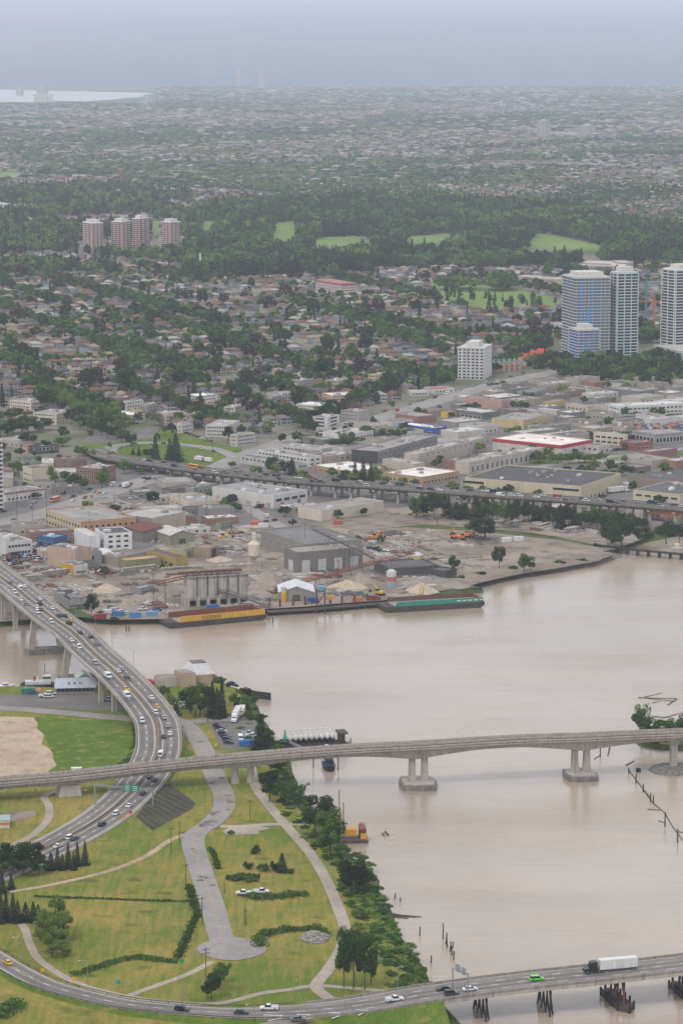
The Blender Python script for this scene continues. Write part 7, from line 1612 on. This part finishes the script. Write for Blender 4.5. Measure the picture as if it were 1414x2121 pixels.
# buoy tender pontoon
a = P(588, 1556, 0); b = P(722, 1548, 0); d = b - a; L_ = d.length; rz = math.atan2(d.y, d.x)
t_ = thing('work_pontoon', 'dark floating pontoon carrying a row of white buoys', 'pontoon', a, rz)
MB().box(0, L_, 0, 9, -.5, 1.6).obj('deck', MT['timber_dark'], t_); MB().box(L_*.86, L_, 1, 8, 5.6, 6.4).obj('end_frame', MT['timber'], t_); MB().box(L_*.88, L_*.97, 3, 7, 1.6, 5.6).obj('winch_house', MT['timber'], t_); MB().box(0, L_*.84, 6, 8.5, 1.6, 3.4).obj('rack', MT['timber_dark'], t_)
for k in range(12): MB().tube([(L_*k/11, -.3, -2), (L_*k/11, -.3, 3.2)], .2, 6).obj('pile', MT['timber'], t_)
for k in range(10):
    x = L_ * (.05 + .082 * k); pos = Matrix.Rotation(rz, 3, 'Z') @ Vector((x, 4.2, 0)) + a + Vector((0, 0, 3.2)); col = C('2f9a72' if k == 0 else 'd6d4d0')
    u = thing('navigation_buoy', 'green navigation buoy at the end of the pontoon row' if k == 0 else f'white navigation buoy on the pontoon, {nth(k)} from the green one', 'buoy', pos, rz, 'buoys on the pontoon', (.62, .62, 1.05))
    MB().lathe((0,0,-1.6),[(.5,0),(.5,1.6)],8).obj('counterweight', MT['timber_dark'], u); MB().lathe((0,0,0),[(.6,0),(1.35,.7),(1.5,1.5),(1.2,2.3),(.8,2.6)],14).obj('float_body', MT['metal'], u, col, smooth=True); MB().lathe((0,0,2.5),[(.85,0),(.5,1.6),(.62,2.4),(.3,2.6)],12).obj('lantern_tower', MT['metal'], u, col)
t_ = thing('gangway', 'sloping grey gangway from the bank to the buoy pontoon', 'gangway')
for s in (-.8, .8): MB().bar(P(600,1537,4.5) + Vector((0,s,0)), P(640,1556,1.8) + Vector((0,s,0)), .2, .9).obj('side_rail', MT['steel'], t_)
MB().bar(P(566,1534,3.6), P(600,1537,4.2), 1.6, .2).obj('walkway', MT['timber'], t_); MB().bar(P(600,1537,4.1), P(640,1556,1.5), 1.5, .15).obj('tread', MT['timber'], t_)
for i, (x, y, c) in enumerate(((676,1540,'9a9da0'),(692,1541,'565b62'),(706,1540,'b5b7b8'),(716,1542,'8a8d90'))):
    u = thing('workboat', ('pale aluminium','dark grey','white-decked','grey')[i] + ' workboat moored in front of the buoy pontoon', 'boat', P(x, y + 14, 0), 1.7, None, (1, 1, 1)); hull(MB(), 8, 2.6, -.3, 1.0).obj('hull', MT['metal'], u, C(c)); MB().taper((-.5,0),(1.1,.8),(.9,.7),1.0,2.6).obj('cabin', MT['metal'], u, C('b9bbbb')); MB().box(-1.5,.6,-.82,.82,1.7,2.2).obj('window', MT['carglass'], u)
p = P(681, 1592, 0); t_ = thing('launch', 'blue-cabined launch with black hull moored below the rail viaduct', 'boat', p, -1.45); hull(MB(), 13, 5.4, -.4, 1.8).obj('hull', MT['metal'], t_, C('1d1f24')); MB().taper((-1.5,0),(3.0,1.9),(2.6,1.6),1.8,4.6).obj('cabin', MT['metal'], t_, C('2b3f6a')); MB().box(-4.2,1.6,-1.82,1.82,3.1,4.0).obj('window', MT['carglass'], t_); MB().box(-3.4,.4,-1.2,1.2,4.6,5.0).obj('cabin_top', MT['metal'], t_, C('8d97a5'))
for i, (x, y, h) in enumerate(((649,1590,5),(700,1594,6),(726,1552,5))): tag(MB().lathe((0,0,-1.5),[(.25,0),(.22,h+1.5)],8).obj('mooring_pile', MT['timber_dark'], loc=P(x, y, 0)), f'dark mooring pile by the blue-cabined launch, {nth(i + 1)} going outward', 'pile')
# yellow crane barge
p = P(722, 1742, 0); t_ = thing('crane_barge', 'yellow crane barge with rusty deck half hidden by bank trees', 'barge', p, .05)
MB().box(-3, 7.2, -4, 4, -.6, 1.2).obj('hull', MT['metal'], t_, C('5d554f')); MB().box(-3, 7.25, -4.05, -4, .6, 1.3).obj('rubbing_strake', MT['rust'], t_); MB().box(-2, 3.0, -2, 2, 2.6, 5.0).obj('machinery_house', MT['metal'], t_, C('c98f1e')); MB().box(3.8, 6.6, -2.4, 2.4, 1.2, 5.2).obj('deck_frame', MT['rust'], t_); MB().box(4.4, 6.6, -2.9, -2.41, 1.4, 3.6).obj('cabin', MT['metal'], t_, C('cf9d2c')); MB().taper((5.0,0),(1.4,1.6),(1.0,1.2),5.2,7.0).obj('winch_house', MT['metal'], t_, C('8f6a4c'))
for x, h in ((-2.0, 15), (-3.6, 20)): MB().tube([(x, 1, -1), (x, 1, h)], .22, 6).obj('spud_pole', MT['metal'], t_, C('9a6a22'))
# rower on a two-pontoon boat, one continuous skinned body
p = P(798, 1729, 0); t_ = thing('pontoon_rowboat', 'small two-pontoon rowing craft alone on open water', 'boat', p, -1.45, None, (1.5, 1.5, 1.5))
for s in (-1, 1):
    MB().tube([(-1.4, s*.62, .18), (1.2, s*.62, .18), (1.75, s*.55, .32)], .2, 8, 0, .1).obj('pontoon', MT['metal'], t_, C('5b3a36'))
    MB().bar((.1, s*.75, .55), (.5, s*3.0, .12), .07).obj('oar', MT['metal'], t_, C('cfc7b5')); MB().bar((.5, s*3.0, .12), (.6, s*3.5, .03), .22, .05).obj('oar_blade', MT['metal'], t_, C('d6d0c2'))
MB().box(-.5, .1, -.55, .55, .38, .5).obj('seat_frame', MT['metal'], t_, C('7d8288'))
def person(loc, rz, sc, label):
    J = {'pelvis':(-.2,0,.62),'waist':(-.22,0,.82),'chest':(-.2,0,1.08),'neck':(-.17,0,1.28),'head':(-.13,0,1.44),'headtop':(-.12,0,1.55),'hl':(-.12,.12,.6),'kl':(.32,.2,.72),'al':(.72,.22,.42),'fl':(.86,.22,.44),'hr':(-.12,-.12,.6),'kr':(.32,-.2,.72),'ar':(.72,-.22,.42),'fr':(.86,-.22,.44),'sl':(-.19,.2,1.2),'el':(.02,.36,.98),'wl':(.18,.52,.72),'gl':(.24,.58,.66),'sr':(-.19,-.2,1.2),'er':(.02,-.36,.98),'wr':(.18,-.52,.72),'gr':(.24,-.58,.66)}
    E = [('pelvis','waist'),('waist','chest'),('chest','neck'),('neck','head'),('head','headtop'),('pelvis','hl'),('hl','kl'),('kl','al'),('al','fl'),('pelvis','hr'),('hr','kr'),('kr','ar'),('ar','fr'),('chest','sl'),('sl','el'),('el','wl'),('wl','gl'),('chest','sr'),('sr','er'),('er','wr'),('wr','gr')]
    Rd = {'pelvis':.15,'waist':.13,'chest':.16,'neck':.055,'head':.1,'headtop':.08,'hl':.1,'hr':.1,'kl':.065,'kr':.065,'al':.045,'ar':.045,'fl':.04,'fr':.04,'sl':.07,'sr':.07,'el':.045,'er':.045,'wl':.032,'wr':.032,'gl':.035,'gr':.035}
    ks = list(J); me = bpy.data.meshes.new('person'); me.from_pydata([J[k] for k in ks], [(ks.index(a), ks.index(b)) for a, b in E], [])
    for m_ in (MT['skin'], mat('shirt_cloth', C('c3c6cc')), mat('dark_trousers', C('2c2f3a'))): me.materials.append(m_)
    o = ob('person', me, None, loc, rz, (sc, sc, sc)); md = o.modifiers.new('skin', 'SKIN')
    for i, k in enumerate(ks): me.skin_vertices[0].data[i].radius = (Rd[k], Rd[k]) if k not in ('chest', 'waist') else (Rd[k] * .75, Rd[k] * 1.05)
    me.skin_vertices[0].data[0].use_root = True; o.modifiers.new('sub', 'SUBSURF').levels = 2
    dg = bpy.context.evaluated_depsgraph_get(); m2 = bpy.data.meshes.new_from_object(o.evaluated_get(dg)); o.modifiers.clear(); o.data = m2
    for pl in m2.polygons:
        c = pl.center; pl.material_index = 2 if c.z < .84 and c.x > -.45 and abs(c.y) < .34 else (1 if .6 < c.z < 1.27 and abs(c.y) < .42 else 0)
    tag(o, label, 'person')
    MB().lathe((-.12,0,1.5),[(.115,0),(.11,.06),(.05,.11)],10).obj('cap', MT['metal'], o, C('a3304a')); MB().box(-.28,-.02,-.19,.19,.84,1.06).obj('life_vest', MT['metal'], o, C('4a5566'))
    return o
person(P(798, 1729, 0) + Vector((0, 0, .0)), -1.45, 1.5, 'person in a red cap and grey vest rowing the two-pontoon craft')
# piles, logs and booms in the river
def pile(x, yb, yt, label, lean=0.0, r_=.24, g='old river piles'):
    k = px_m(yb); h = (yb - yt) * k; o = MB().tube([(0, 0, -1.5), (lean * k, 0, h)], r_, 7, 0, r_ * .8).obj('timber_pile', MT['timber_dark'], loc=P(x, yb, 0)); return tag(o, label, 'pile', g)
for i, (x, yb, yt, ln_) in enumerate(((816,1862,1848,3),(828,1868,1858,1),(868,1938,1918,2),(892,1995,1978,1),(917,1945,1910,0),(922,1955,1930,3),(926,1958,1935,-2),(930,1972,1948,4),(936,1978,1958,-2),(938,1988,1968,2),(934,1965,1950,5),(928,1962,1948,-5))): pile(x, yb, yt, f'old leaning timber pile off the near bank, {nth(i + 1)} counted downstream', ln_)
for i, (x, yb, yt) in enumerate(((1301,1602,1590),(1316,1622,1602),(1346,1660,1642),(1352,1664,1646),(1376,1712,1680),(1402,1745,1715),(1331,1640,1622),(1242,1568,1549))): pile(x, yb, yt, f'dark boom pile beside the islet channel, {nth(i + 1)} of the string', 0, .3, 'boom piles')
def log(a, b, r_, label, g='drift logs'): return tag(MB().tube([P(*a, .12), P(*b, .12)], r_ * .75, 7, 0, r_ * .5).obj('log', MT['timber'], None), label, 'log', g)
for i, (a, b, r_) in enumerate((((1302,1596),(1320,1620),.3),((1320,1620),(1332,1636),.35),((1332,1636),(1350,1662),.4),((1336,1640),(1346,1652),.3),((1350,1662),(1376,1684),.35),((1376,1684),(1392,1712),.3),((1392,1712),(1414,1742),.3),((1340,1676),(1366,1678),.3),((1362,1700),(1376,1704),.25),((1402,1722),(1430,1728),.3))): log(a, b, r_, f'boom log strung beside the islet channel, {nth(i + 1)} from the viaduct', 'boom logs')
for i, (a, b, r_) in enumerate((((1320,1445),(1400,1447),.3),((1332,1444),(1370,1435),.2),((1335,1446),(1392,1452),.25),((1400,1448),(1382,1460),.45),((1350,1456),(1366,1452),.2),((1352,1484),(1376,1486),.4),((1372,1487),(1404,1478),.3))): log(a, b, r_, f'drift log in the tangle beyond the islet, {nth(i + 1)} from the top', 'log tangle')
for i, (a, b, r_) in enumerate((((794,1893),(872,1899),.4),((796,1896),(862,1900),.35),((798,1898),(845,1902),.4),((792,1890),(835,1896),.35))): log(a, b, r_, f'brown log in the raft by the near bank, {nth(i + 1)} outward', 'bank log raft')
log((1262,1546),(1258,1565),.5,'short thick driftwood stump under the viaduct span'); log((1230,1572),(1240,1565),.3,'thin drift branch by the second river pier'); log((1296,1585),(1312,1576),.5,'grey drift log at the islet tip')
o = MB().lathe((0,0,-.3),[(.9,0),(1.2,.8),(.9,1.6),(.4,1.8)],12).obj('mooring_buoy', MT['rubber'], loc=P(1321,1598,0), smooth=True); tag(o, 'dark round mooring buoy off the islet tip', 'buoy')
# timber trestle at the channel mouth
t_ = thing('timber_trestle', 'dark timber trestle crossing the channel mouth under the far freeway', 'trestle'); tp = cut([P(1236,1128,3.6), P(1310,1137,3.6), P(1414,1147,3.6), P(1500,1156,3.6)], 7)
sweep(MB(), tp, [(-2,0),(2,0),(2,-.7),(-2,-.7)]).obj('deck', MT['timber_dark'], t_)
for p, tn in zip(tp, tangents(tp)):
    for s in (-1.6, 0, 1.6): MB().tube([p + Vector((tn.y*s*1.2, -tn.x*s*1.2, -5)), p + Vector((tn.y*s, -tn.x*s, -.5))], .35, 6).obj('trestle_pile', MT['timber_dark'], t_)
MB().box(-4,4,-2.5,2.5,-1,4.6).obj('abutment', MT['concrete'], t_, loc=P(1402,1150,0)); MB().box(-1.5,1.5,-1.5,1.5,3.6,5.8).obj('operator_hut', MT['wall'], t_, C('c9c6c0'), loc=P(1400,1146,0))
# ================================================================== lamps, poles, signs, cranes
def lamp(x, yb, yt, arm, label, g='street lamps by the near roads', z=G):
    p = P(x, yb, z); h = (yb - yt) * mpp(yb) * 1.03; u = thing('street_lamp', label, 'street lamp', p, 0, g); MB().tube([(0,0,-.3),(0,0,h)], .13, 6, 0, .08).obj('post', MT['steel'], u)
    MB().tube([(0,0,h),(arm*.5,0,h+.25),(arm,0,h+.1)], .06, 5).obj('arm', MT['steel'], u); MB().box(min(arm, arm*1.25), max(arm, arm*1.25), -.18, .18, h-.06, h+.16).obj('lamp_head', MT['metal'], u, C('c9c9c6'))
for i, (x, yb, yt, a) in enumerate(((46,2001,1940,-2.4),(182,2043,1988,-2.2),(378,2088,2026,-1.8),(526,2124,2080,-2),(608,2086,2027,.9),(715,2112,2043,-1.8),(823,2058,2001,1.4),(170,1684,1636,1.4),(252,1588,1570,1.6),(282,1580,1566,1.6))): lamp(x, yb, yt, a, f'grey street lamp by the near roads, {nth(i + 1)} reading rightward from the frame edge')
Th = tangents(hw); n_l = 0
for i in range(6, i_gr, 9):
    p = hw[i]; nx = Vector((Th[i].y, -Th[i].x, 0)); 
    for s in ((-1,) if nx.x > 0 else (1,)):
        q = p + nx * (-s) * (HWW/2 - .1); n_l += 1; u = thing('street_lamp', f'thin lamp post on the parapet of the curved bridge, {nth(n_l)} from the far end', 'street lamp', q, math.atan2(nx.y, nx.x), 'lamps on the curved bridge'); MB().tube([(0,0,0),(0,0,9)], .1, 6, 0, .06).obj('post', MT['steel'], u); MB().tube([(0,0,9),(s*1.6,0,9.3)], .05, 5).obj('arm', MT['steel'], u); MB().box(min(s*1.5, s*2.1), max(s*1.5, s*2.1), -.15, .15, 9.2, 9.4).obj('lamp_head', MT['metal'], u, C('c9c9c6'))
def upole(x, yb, yt, arms, label, extra=False):
    p = P(x, yb); h = (yb - yt) * mpp(yb) * 1.03; u = thing('utility_pole', label, 'utility pole', p, .5, 'utility poles'); MB().tube([(0,0,-.3),(0,0,h)], .17, 7, 0, .11).obj('post', MT['timber'], u)
    for k in range(arms): MB().box(-1.3, 1.3, -.08, .08, h - .6 - k*1.3, h - .42 - k*1.3).obj('cross_arm', MT['timber'], u)
    if extra: 
        for s in (-.8, .8): MB().box(s - .35, s + .35, -.3, .3, h - .2, h + .5).obj('floodlight', MT['metal'], u, C('c9c9c8'))
for x, yb, yt, a, lab, e in ((427,2048,1960,2,'tall utility pole with two cross-arms beside the turning circle',0),(355,1767,1713,1,'utility pole at the top of the meadow slope',0),(385,1838,1788,1,'utility pole at the ditch corner by the access road',0),(419,1914,1856,1,'utility pole by the lower ditch beside the access road',0),(507,1916,1878,0,'pair post stub in the dry meadow, taller of two',0),(510,1914,1882,0,'pair post stub in the dry meadow, shorter of two',0),(518,1702,1656,1,'utility pole beside the path below the viaduct',0),(423,1482,1448,1,'floodlight pole beside the dark tree group',1),(430,1496,1462,2,'utility pole with double cross-arms near the lot entrance',0),(465,1850,1822,0,'thin post beside the weedy plot',0),(372,1750,1700,0,'thin pole near the dirt track end',0)): upole(x, yb, yt, a, lab, e)
for i, (x, yb, yt) in enumerate(sorted(((98,1090,1010),(36,1080,1020),(68,1100,1050),(186,1115,1060),(238,1080,1025),(372,1080,1010),(405,1050,1008),(428,1082,1018),(520,1075,1040),(550,1050,1012),(632,1150,1085),(480,1105,1040),(700,1215,1160),(343,1265,1195),(318,1250,1188),(750,1180,1130),(1000,1085,1040),(905,1090,1050),(1120,1020,985),(1250,985,955),(820,1040,1000),(970,960,930),(440,950,905),(340,975,940)))): upole(x, yb, yt, 1, f'thin grey pole standing in the works quarter, {nth(i + 1)} of these poles from the left')
# highway gantry and signs
a = P(197, 1668, 3.5); b = P(317, 1668, 3.5); t_ = thing('sign_gantry', 'green overhead sign gantry spanning the highway below the rail viaduct', 'road sign')
for q, h in ((a, 8.6), (b, 6.8)): MB().tube([q, q + Vector((0,0,h))], .3, 8).obj('post', MT['steel'], t_)
for dz in (0, -.5): MB().bar(a + Vector((0,0,8.4 + dz)), b + Vector((0,0,6.6 + dz)), .3).obj('beam', MT['steel'], t_)
c0 = a.lerp(b, .50); c1 = a.lerp(b, .76); zc0 = 3.5 + 8.4 - 1.8*.5
for u0, u1 in ((.50, .625), (.635, .76)):
    q0 = a.lerp(b, u0); q1 = a.lerp(b, u1); zz = 3.5 + 8.4 - 1.8*u0; s_ = MB().add([(q0.x, q0.y - .5, zz - 1.6), (q1.x, q1.y - .5, zz - 1.8), (q1.x, q1.y - .5, zz + .9), (q0.x, q0.y - .5, zz + 1.1), (q0.x, q0.y - .38, zz - 1.6), (q1.x, q1.y - .38, zz - 1.8), (q1.x, q1.y - .38, zz + .9), (q0.x, q0.y - .38, zz + 1.1)], [(0,1,2,3),(7,6,5,4),(0,4,5,1),(1,5,6,2),(2,6,7,3),(3,7,4,0)]).obj('sign_panel', MT['metal'], t_, C('1f8a6a'))
    for k in range(3): MB().bar((q0.x + .5, q0.y - .53, zz + .5 - k*.75), (q1.x - .6, q1.y - .53, zz + .4 - k*.75), .03, .22).obj('legend_line', MT['white'], s_)
a = P(937, 2046, 8.4); t_ = thing('sign_gantry', 'grey cantilever sign frame seen from behind on the low bridge', 'road sign')
q, tq = z_on(lb, 968, 2064); MB().tube([q, q + Vector((0,0,7.6))], .22, 8).obj('post', MT['steel'], t_); q2, tq = z_on(lb, 937, 2046); MB().tube([q2, q2 + Vector((0,0,6.5))], .2, 8).obj('post', MT['steel'], t_)
MB().bar(q + Vector((0,0,7.2)), q2 + Vector((0,0,6.4)), .25).obj('beam', MT['steel'], t_)
for u0, u1 in ((.12, .42), (.5, .8)):
    e0 = q.lerp(q2, u0); e1 = q.lerp(q2, u1); MB().bar(e0 + Vector((0,0,7.6)), e1 + Vector((0,0,7.2)), .15, 2.4).obj('sign_panel', MT['metal'], t_, C('8f9598'))
def road_sign(x, y, col, label, h=2.2, w_=.9, z=G, shape='d'):
    u = thing('road_sign', label, 'road sign', P(x, y, z)); MB().tube([(0,0,0),(0,0,h)], .05, 5).obj('post', MT['steel'], u); MB().box(-w_/2, w_/2, -.06, -.02, h - w_, h + .05).obj('sign_panel', MT['metal'], u, C(col))
for x, y, c, lab in ((74,1647,'d39a2a','amber warning sign by the path under the viaduct'),(89,2022,'d3a02a','amber sign beside the slip road, upper of two'),(154,2040,'d3a02a','amber sign beside the slip road, lower of two'),(256,1702,'d38a2a','amber work sign on the highway shoulder'),(271,1692,'c9422c','red-orange work trailer sign on the highway shoulder'),(447,1552,'d3a02a','amber sign at the access road bend'),(246,2046,'2f8a6a','small green marker sign on the slope below the reeds'),(377,2002,'2f8a6a','small green marker sign by the footpath')): road_sign(x, y, c, lab, 2.6, 1.3)
# planted plot rows
for k in range(9):
    t0 = (k + .5) / 9; a_ = P(281 + (330-281)*t0, 1692 + (1628-1692)*t0, G + .1); b_ = P(316 + (406-316)*t0, 1721 + (1664-1721)*t0, G + .1); tag(MB().bar(a_.lerp(b_, .05) + Vector((0,0,.1)), a_.lerp(b_, .95) + Vector((0,0,.1)), .5, .35).obj('planting_row_ground', MT['bank']), kind='structure')
# rubble heap
v = []; f = []; rb = MB(); r9 = random.Random(5)
for _ in range(420):
    an = r9.uniform(0, 6.28); rr_ = r9.random() ** .5; p = P(652 + 26 * rr_ * math.cos(an), 1943 + 12 * rr_ * math.sin(an)); s = r9.uniform(.25, .75); z = G + (1 - rr_) * 1.4 + r9.uniform(0, .4)
    o0 = len(rb.v); rb.box(p.x - s, p.x + s*r9.uniform(.6, 1.2), p.y - s*.7, p.y + s*.6, z - s*.4, z + s*.5)
    rb.v[o0:] = [(x + r9.uniform(-.2, .2), y + r9.uniform(-.2, .2), zz + r9.uniform(-.15, .15)) for x, y, zz in rb.v[o0:]]
tag(rb.obj('rubble', mat('rubble_stone', C('8d8780'), var=.4, scale=1.2)), 'heap of broken grey concrete beside the bramble bank', kind='stuff')
# scrap and small goods over the yards
sc_ = [MB() for _ in range(6)]; cols = ['8d8880', 'a39c92', '75695f', '6f4a3e', '5f5c58', 'b3aca2']
YARD = [[(30,1170),(330,1150),(380,1180),(380,1255),(230,1275),(170,1262),(60,1220)], [(330,1110),(520,1090),(580,1110),(500,1150),(340,1150)], [(740,1100),(1000,1105),(1010,1165),(960,1200),(820,1230),(760,1180)], [(520,1150),(760,1185),(790,1240),(560,1262),(520,1240)], [(800,1062),(1240,1090),(1240,1108),(850,1085)], [(300,1010),(640,1005),(600,1060),(420,1085)]]
for poly, n in zip(YARD, (75, 95, 90, 60, 45, 16)):
    for c in range(n):
        q0 = P(*poly_rand(poly, r9)); a_, b_, h = r9.uniform(.5, 3.0), r9.uniform(.4, 1.1), r9.uniform(.4, 1.5); an = r9.choice([.35, .4, .38, 1.95, r9.uniform(0, 3)]); ca, sa = math.cos(an), math.sin(an); mb = sc_[r9.choice([0,0,1,1,1,2,3,4,5])]; m = r9.randint(2, 11); st = r9.randint(1, 2)
        for i in range(m):
            for j in range(st):
                if r9.random() < .15: continue
                X0, Y0 = j * (2*a_ + 1.0), i * (2*b_ + r9.uniform(.2, .6)); q = Vector((q0.x + X0*ca - Y0*sa, q0.y + X0*sa + Y0*ca, 0))
                if on_built(q, 1): continue
                o0 = len(mb.v); hh = h * r9.uniform(.6, 1.2); mb.box(-a_*r9.uniform(.8, 1), a_, -b_, b_, 0, hh); mb.v[o0:] = [(q.x + X*ca - Y*sa, q.y + X*sa + Y*ca, G + Z) for X, Y, Z in mb.v[o0:]]
db = MB()
for i, mb in enumerate(sc_): db.add(mb.v, mb.f, i)
tag(db.obj('yard_debris', [mat('yard_goods_%d' % i, C(c), var=.2, scale=.8) for i, c in enumerate(cols)]), 'small stacked goods and scrap strewn over the works yards', kind='stuff')
# chimney, cranes, edge tower
o = MB().lathe((0,0,0), [(1.8,0),(1.2,29),(.9,29.2)], 12).obj('chimney_stack', MT['wall'], color=C('d0cec9'), loc=P(415, 570)); tag(o, 'slender white chimney stack at the edge of the golf woods', 'chimney')
def crane(x, yb, yt, jib, col, label):
    p = P(x, yb); h = (yb - yt) * mpp(yb); u = thing('tower_crane', label, 'crane', p); MB().box(-1.1,1.1,-1.1,1.1,0,h).obj('mast', MT['metal'], u, C(col)); MB().bar((-jib*.3,0,h-2),(jib,0,h-1),1.4).obj('jib', MT['metal'], u, C(col)); MB().box(-.8,.8,-.8,.8,h-.02,h+5).obj('head', MT['metal'], u, C(col)); MB().box(-jib*.3,-jib*.2,-1,1,h-4,h-1.5).obj('counterweight', MT['concrete'], u)
crane(1353, 694, 622, -26, 'b0683c', 'orange tower crane between the glass pair and the frame-edge tower'); crane(1336, 690, 585, 14, '3f7f74', 'dark green tower crane beside the orange one')
tower('p',(-34,918),-60,(5,914),46,'beige tower sliver at the very frame edge above the arterial','a89c8c',16,4,3,'plain')
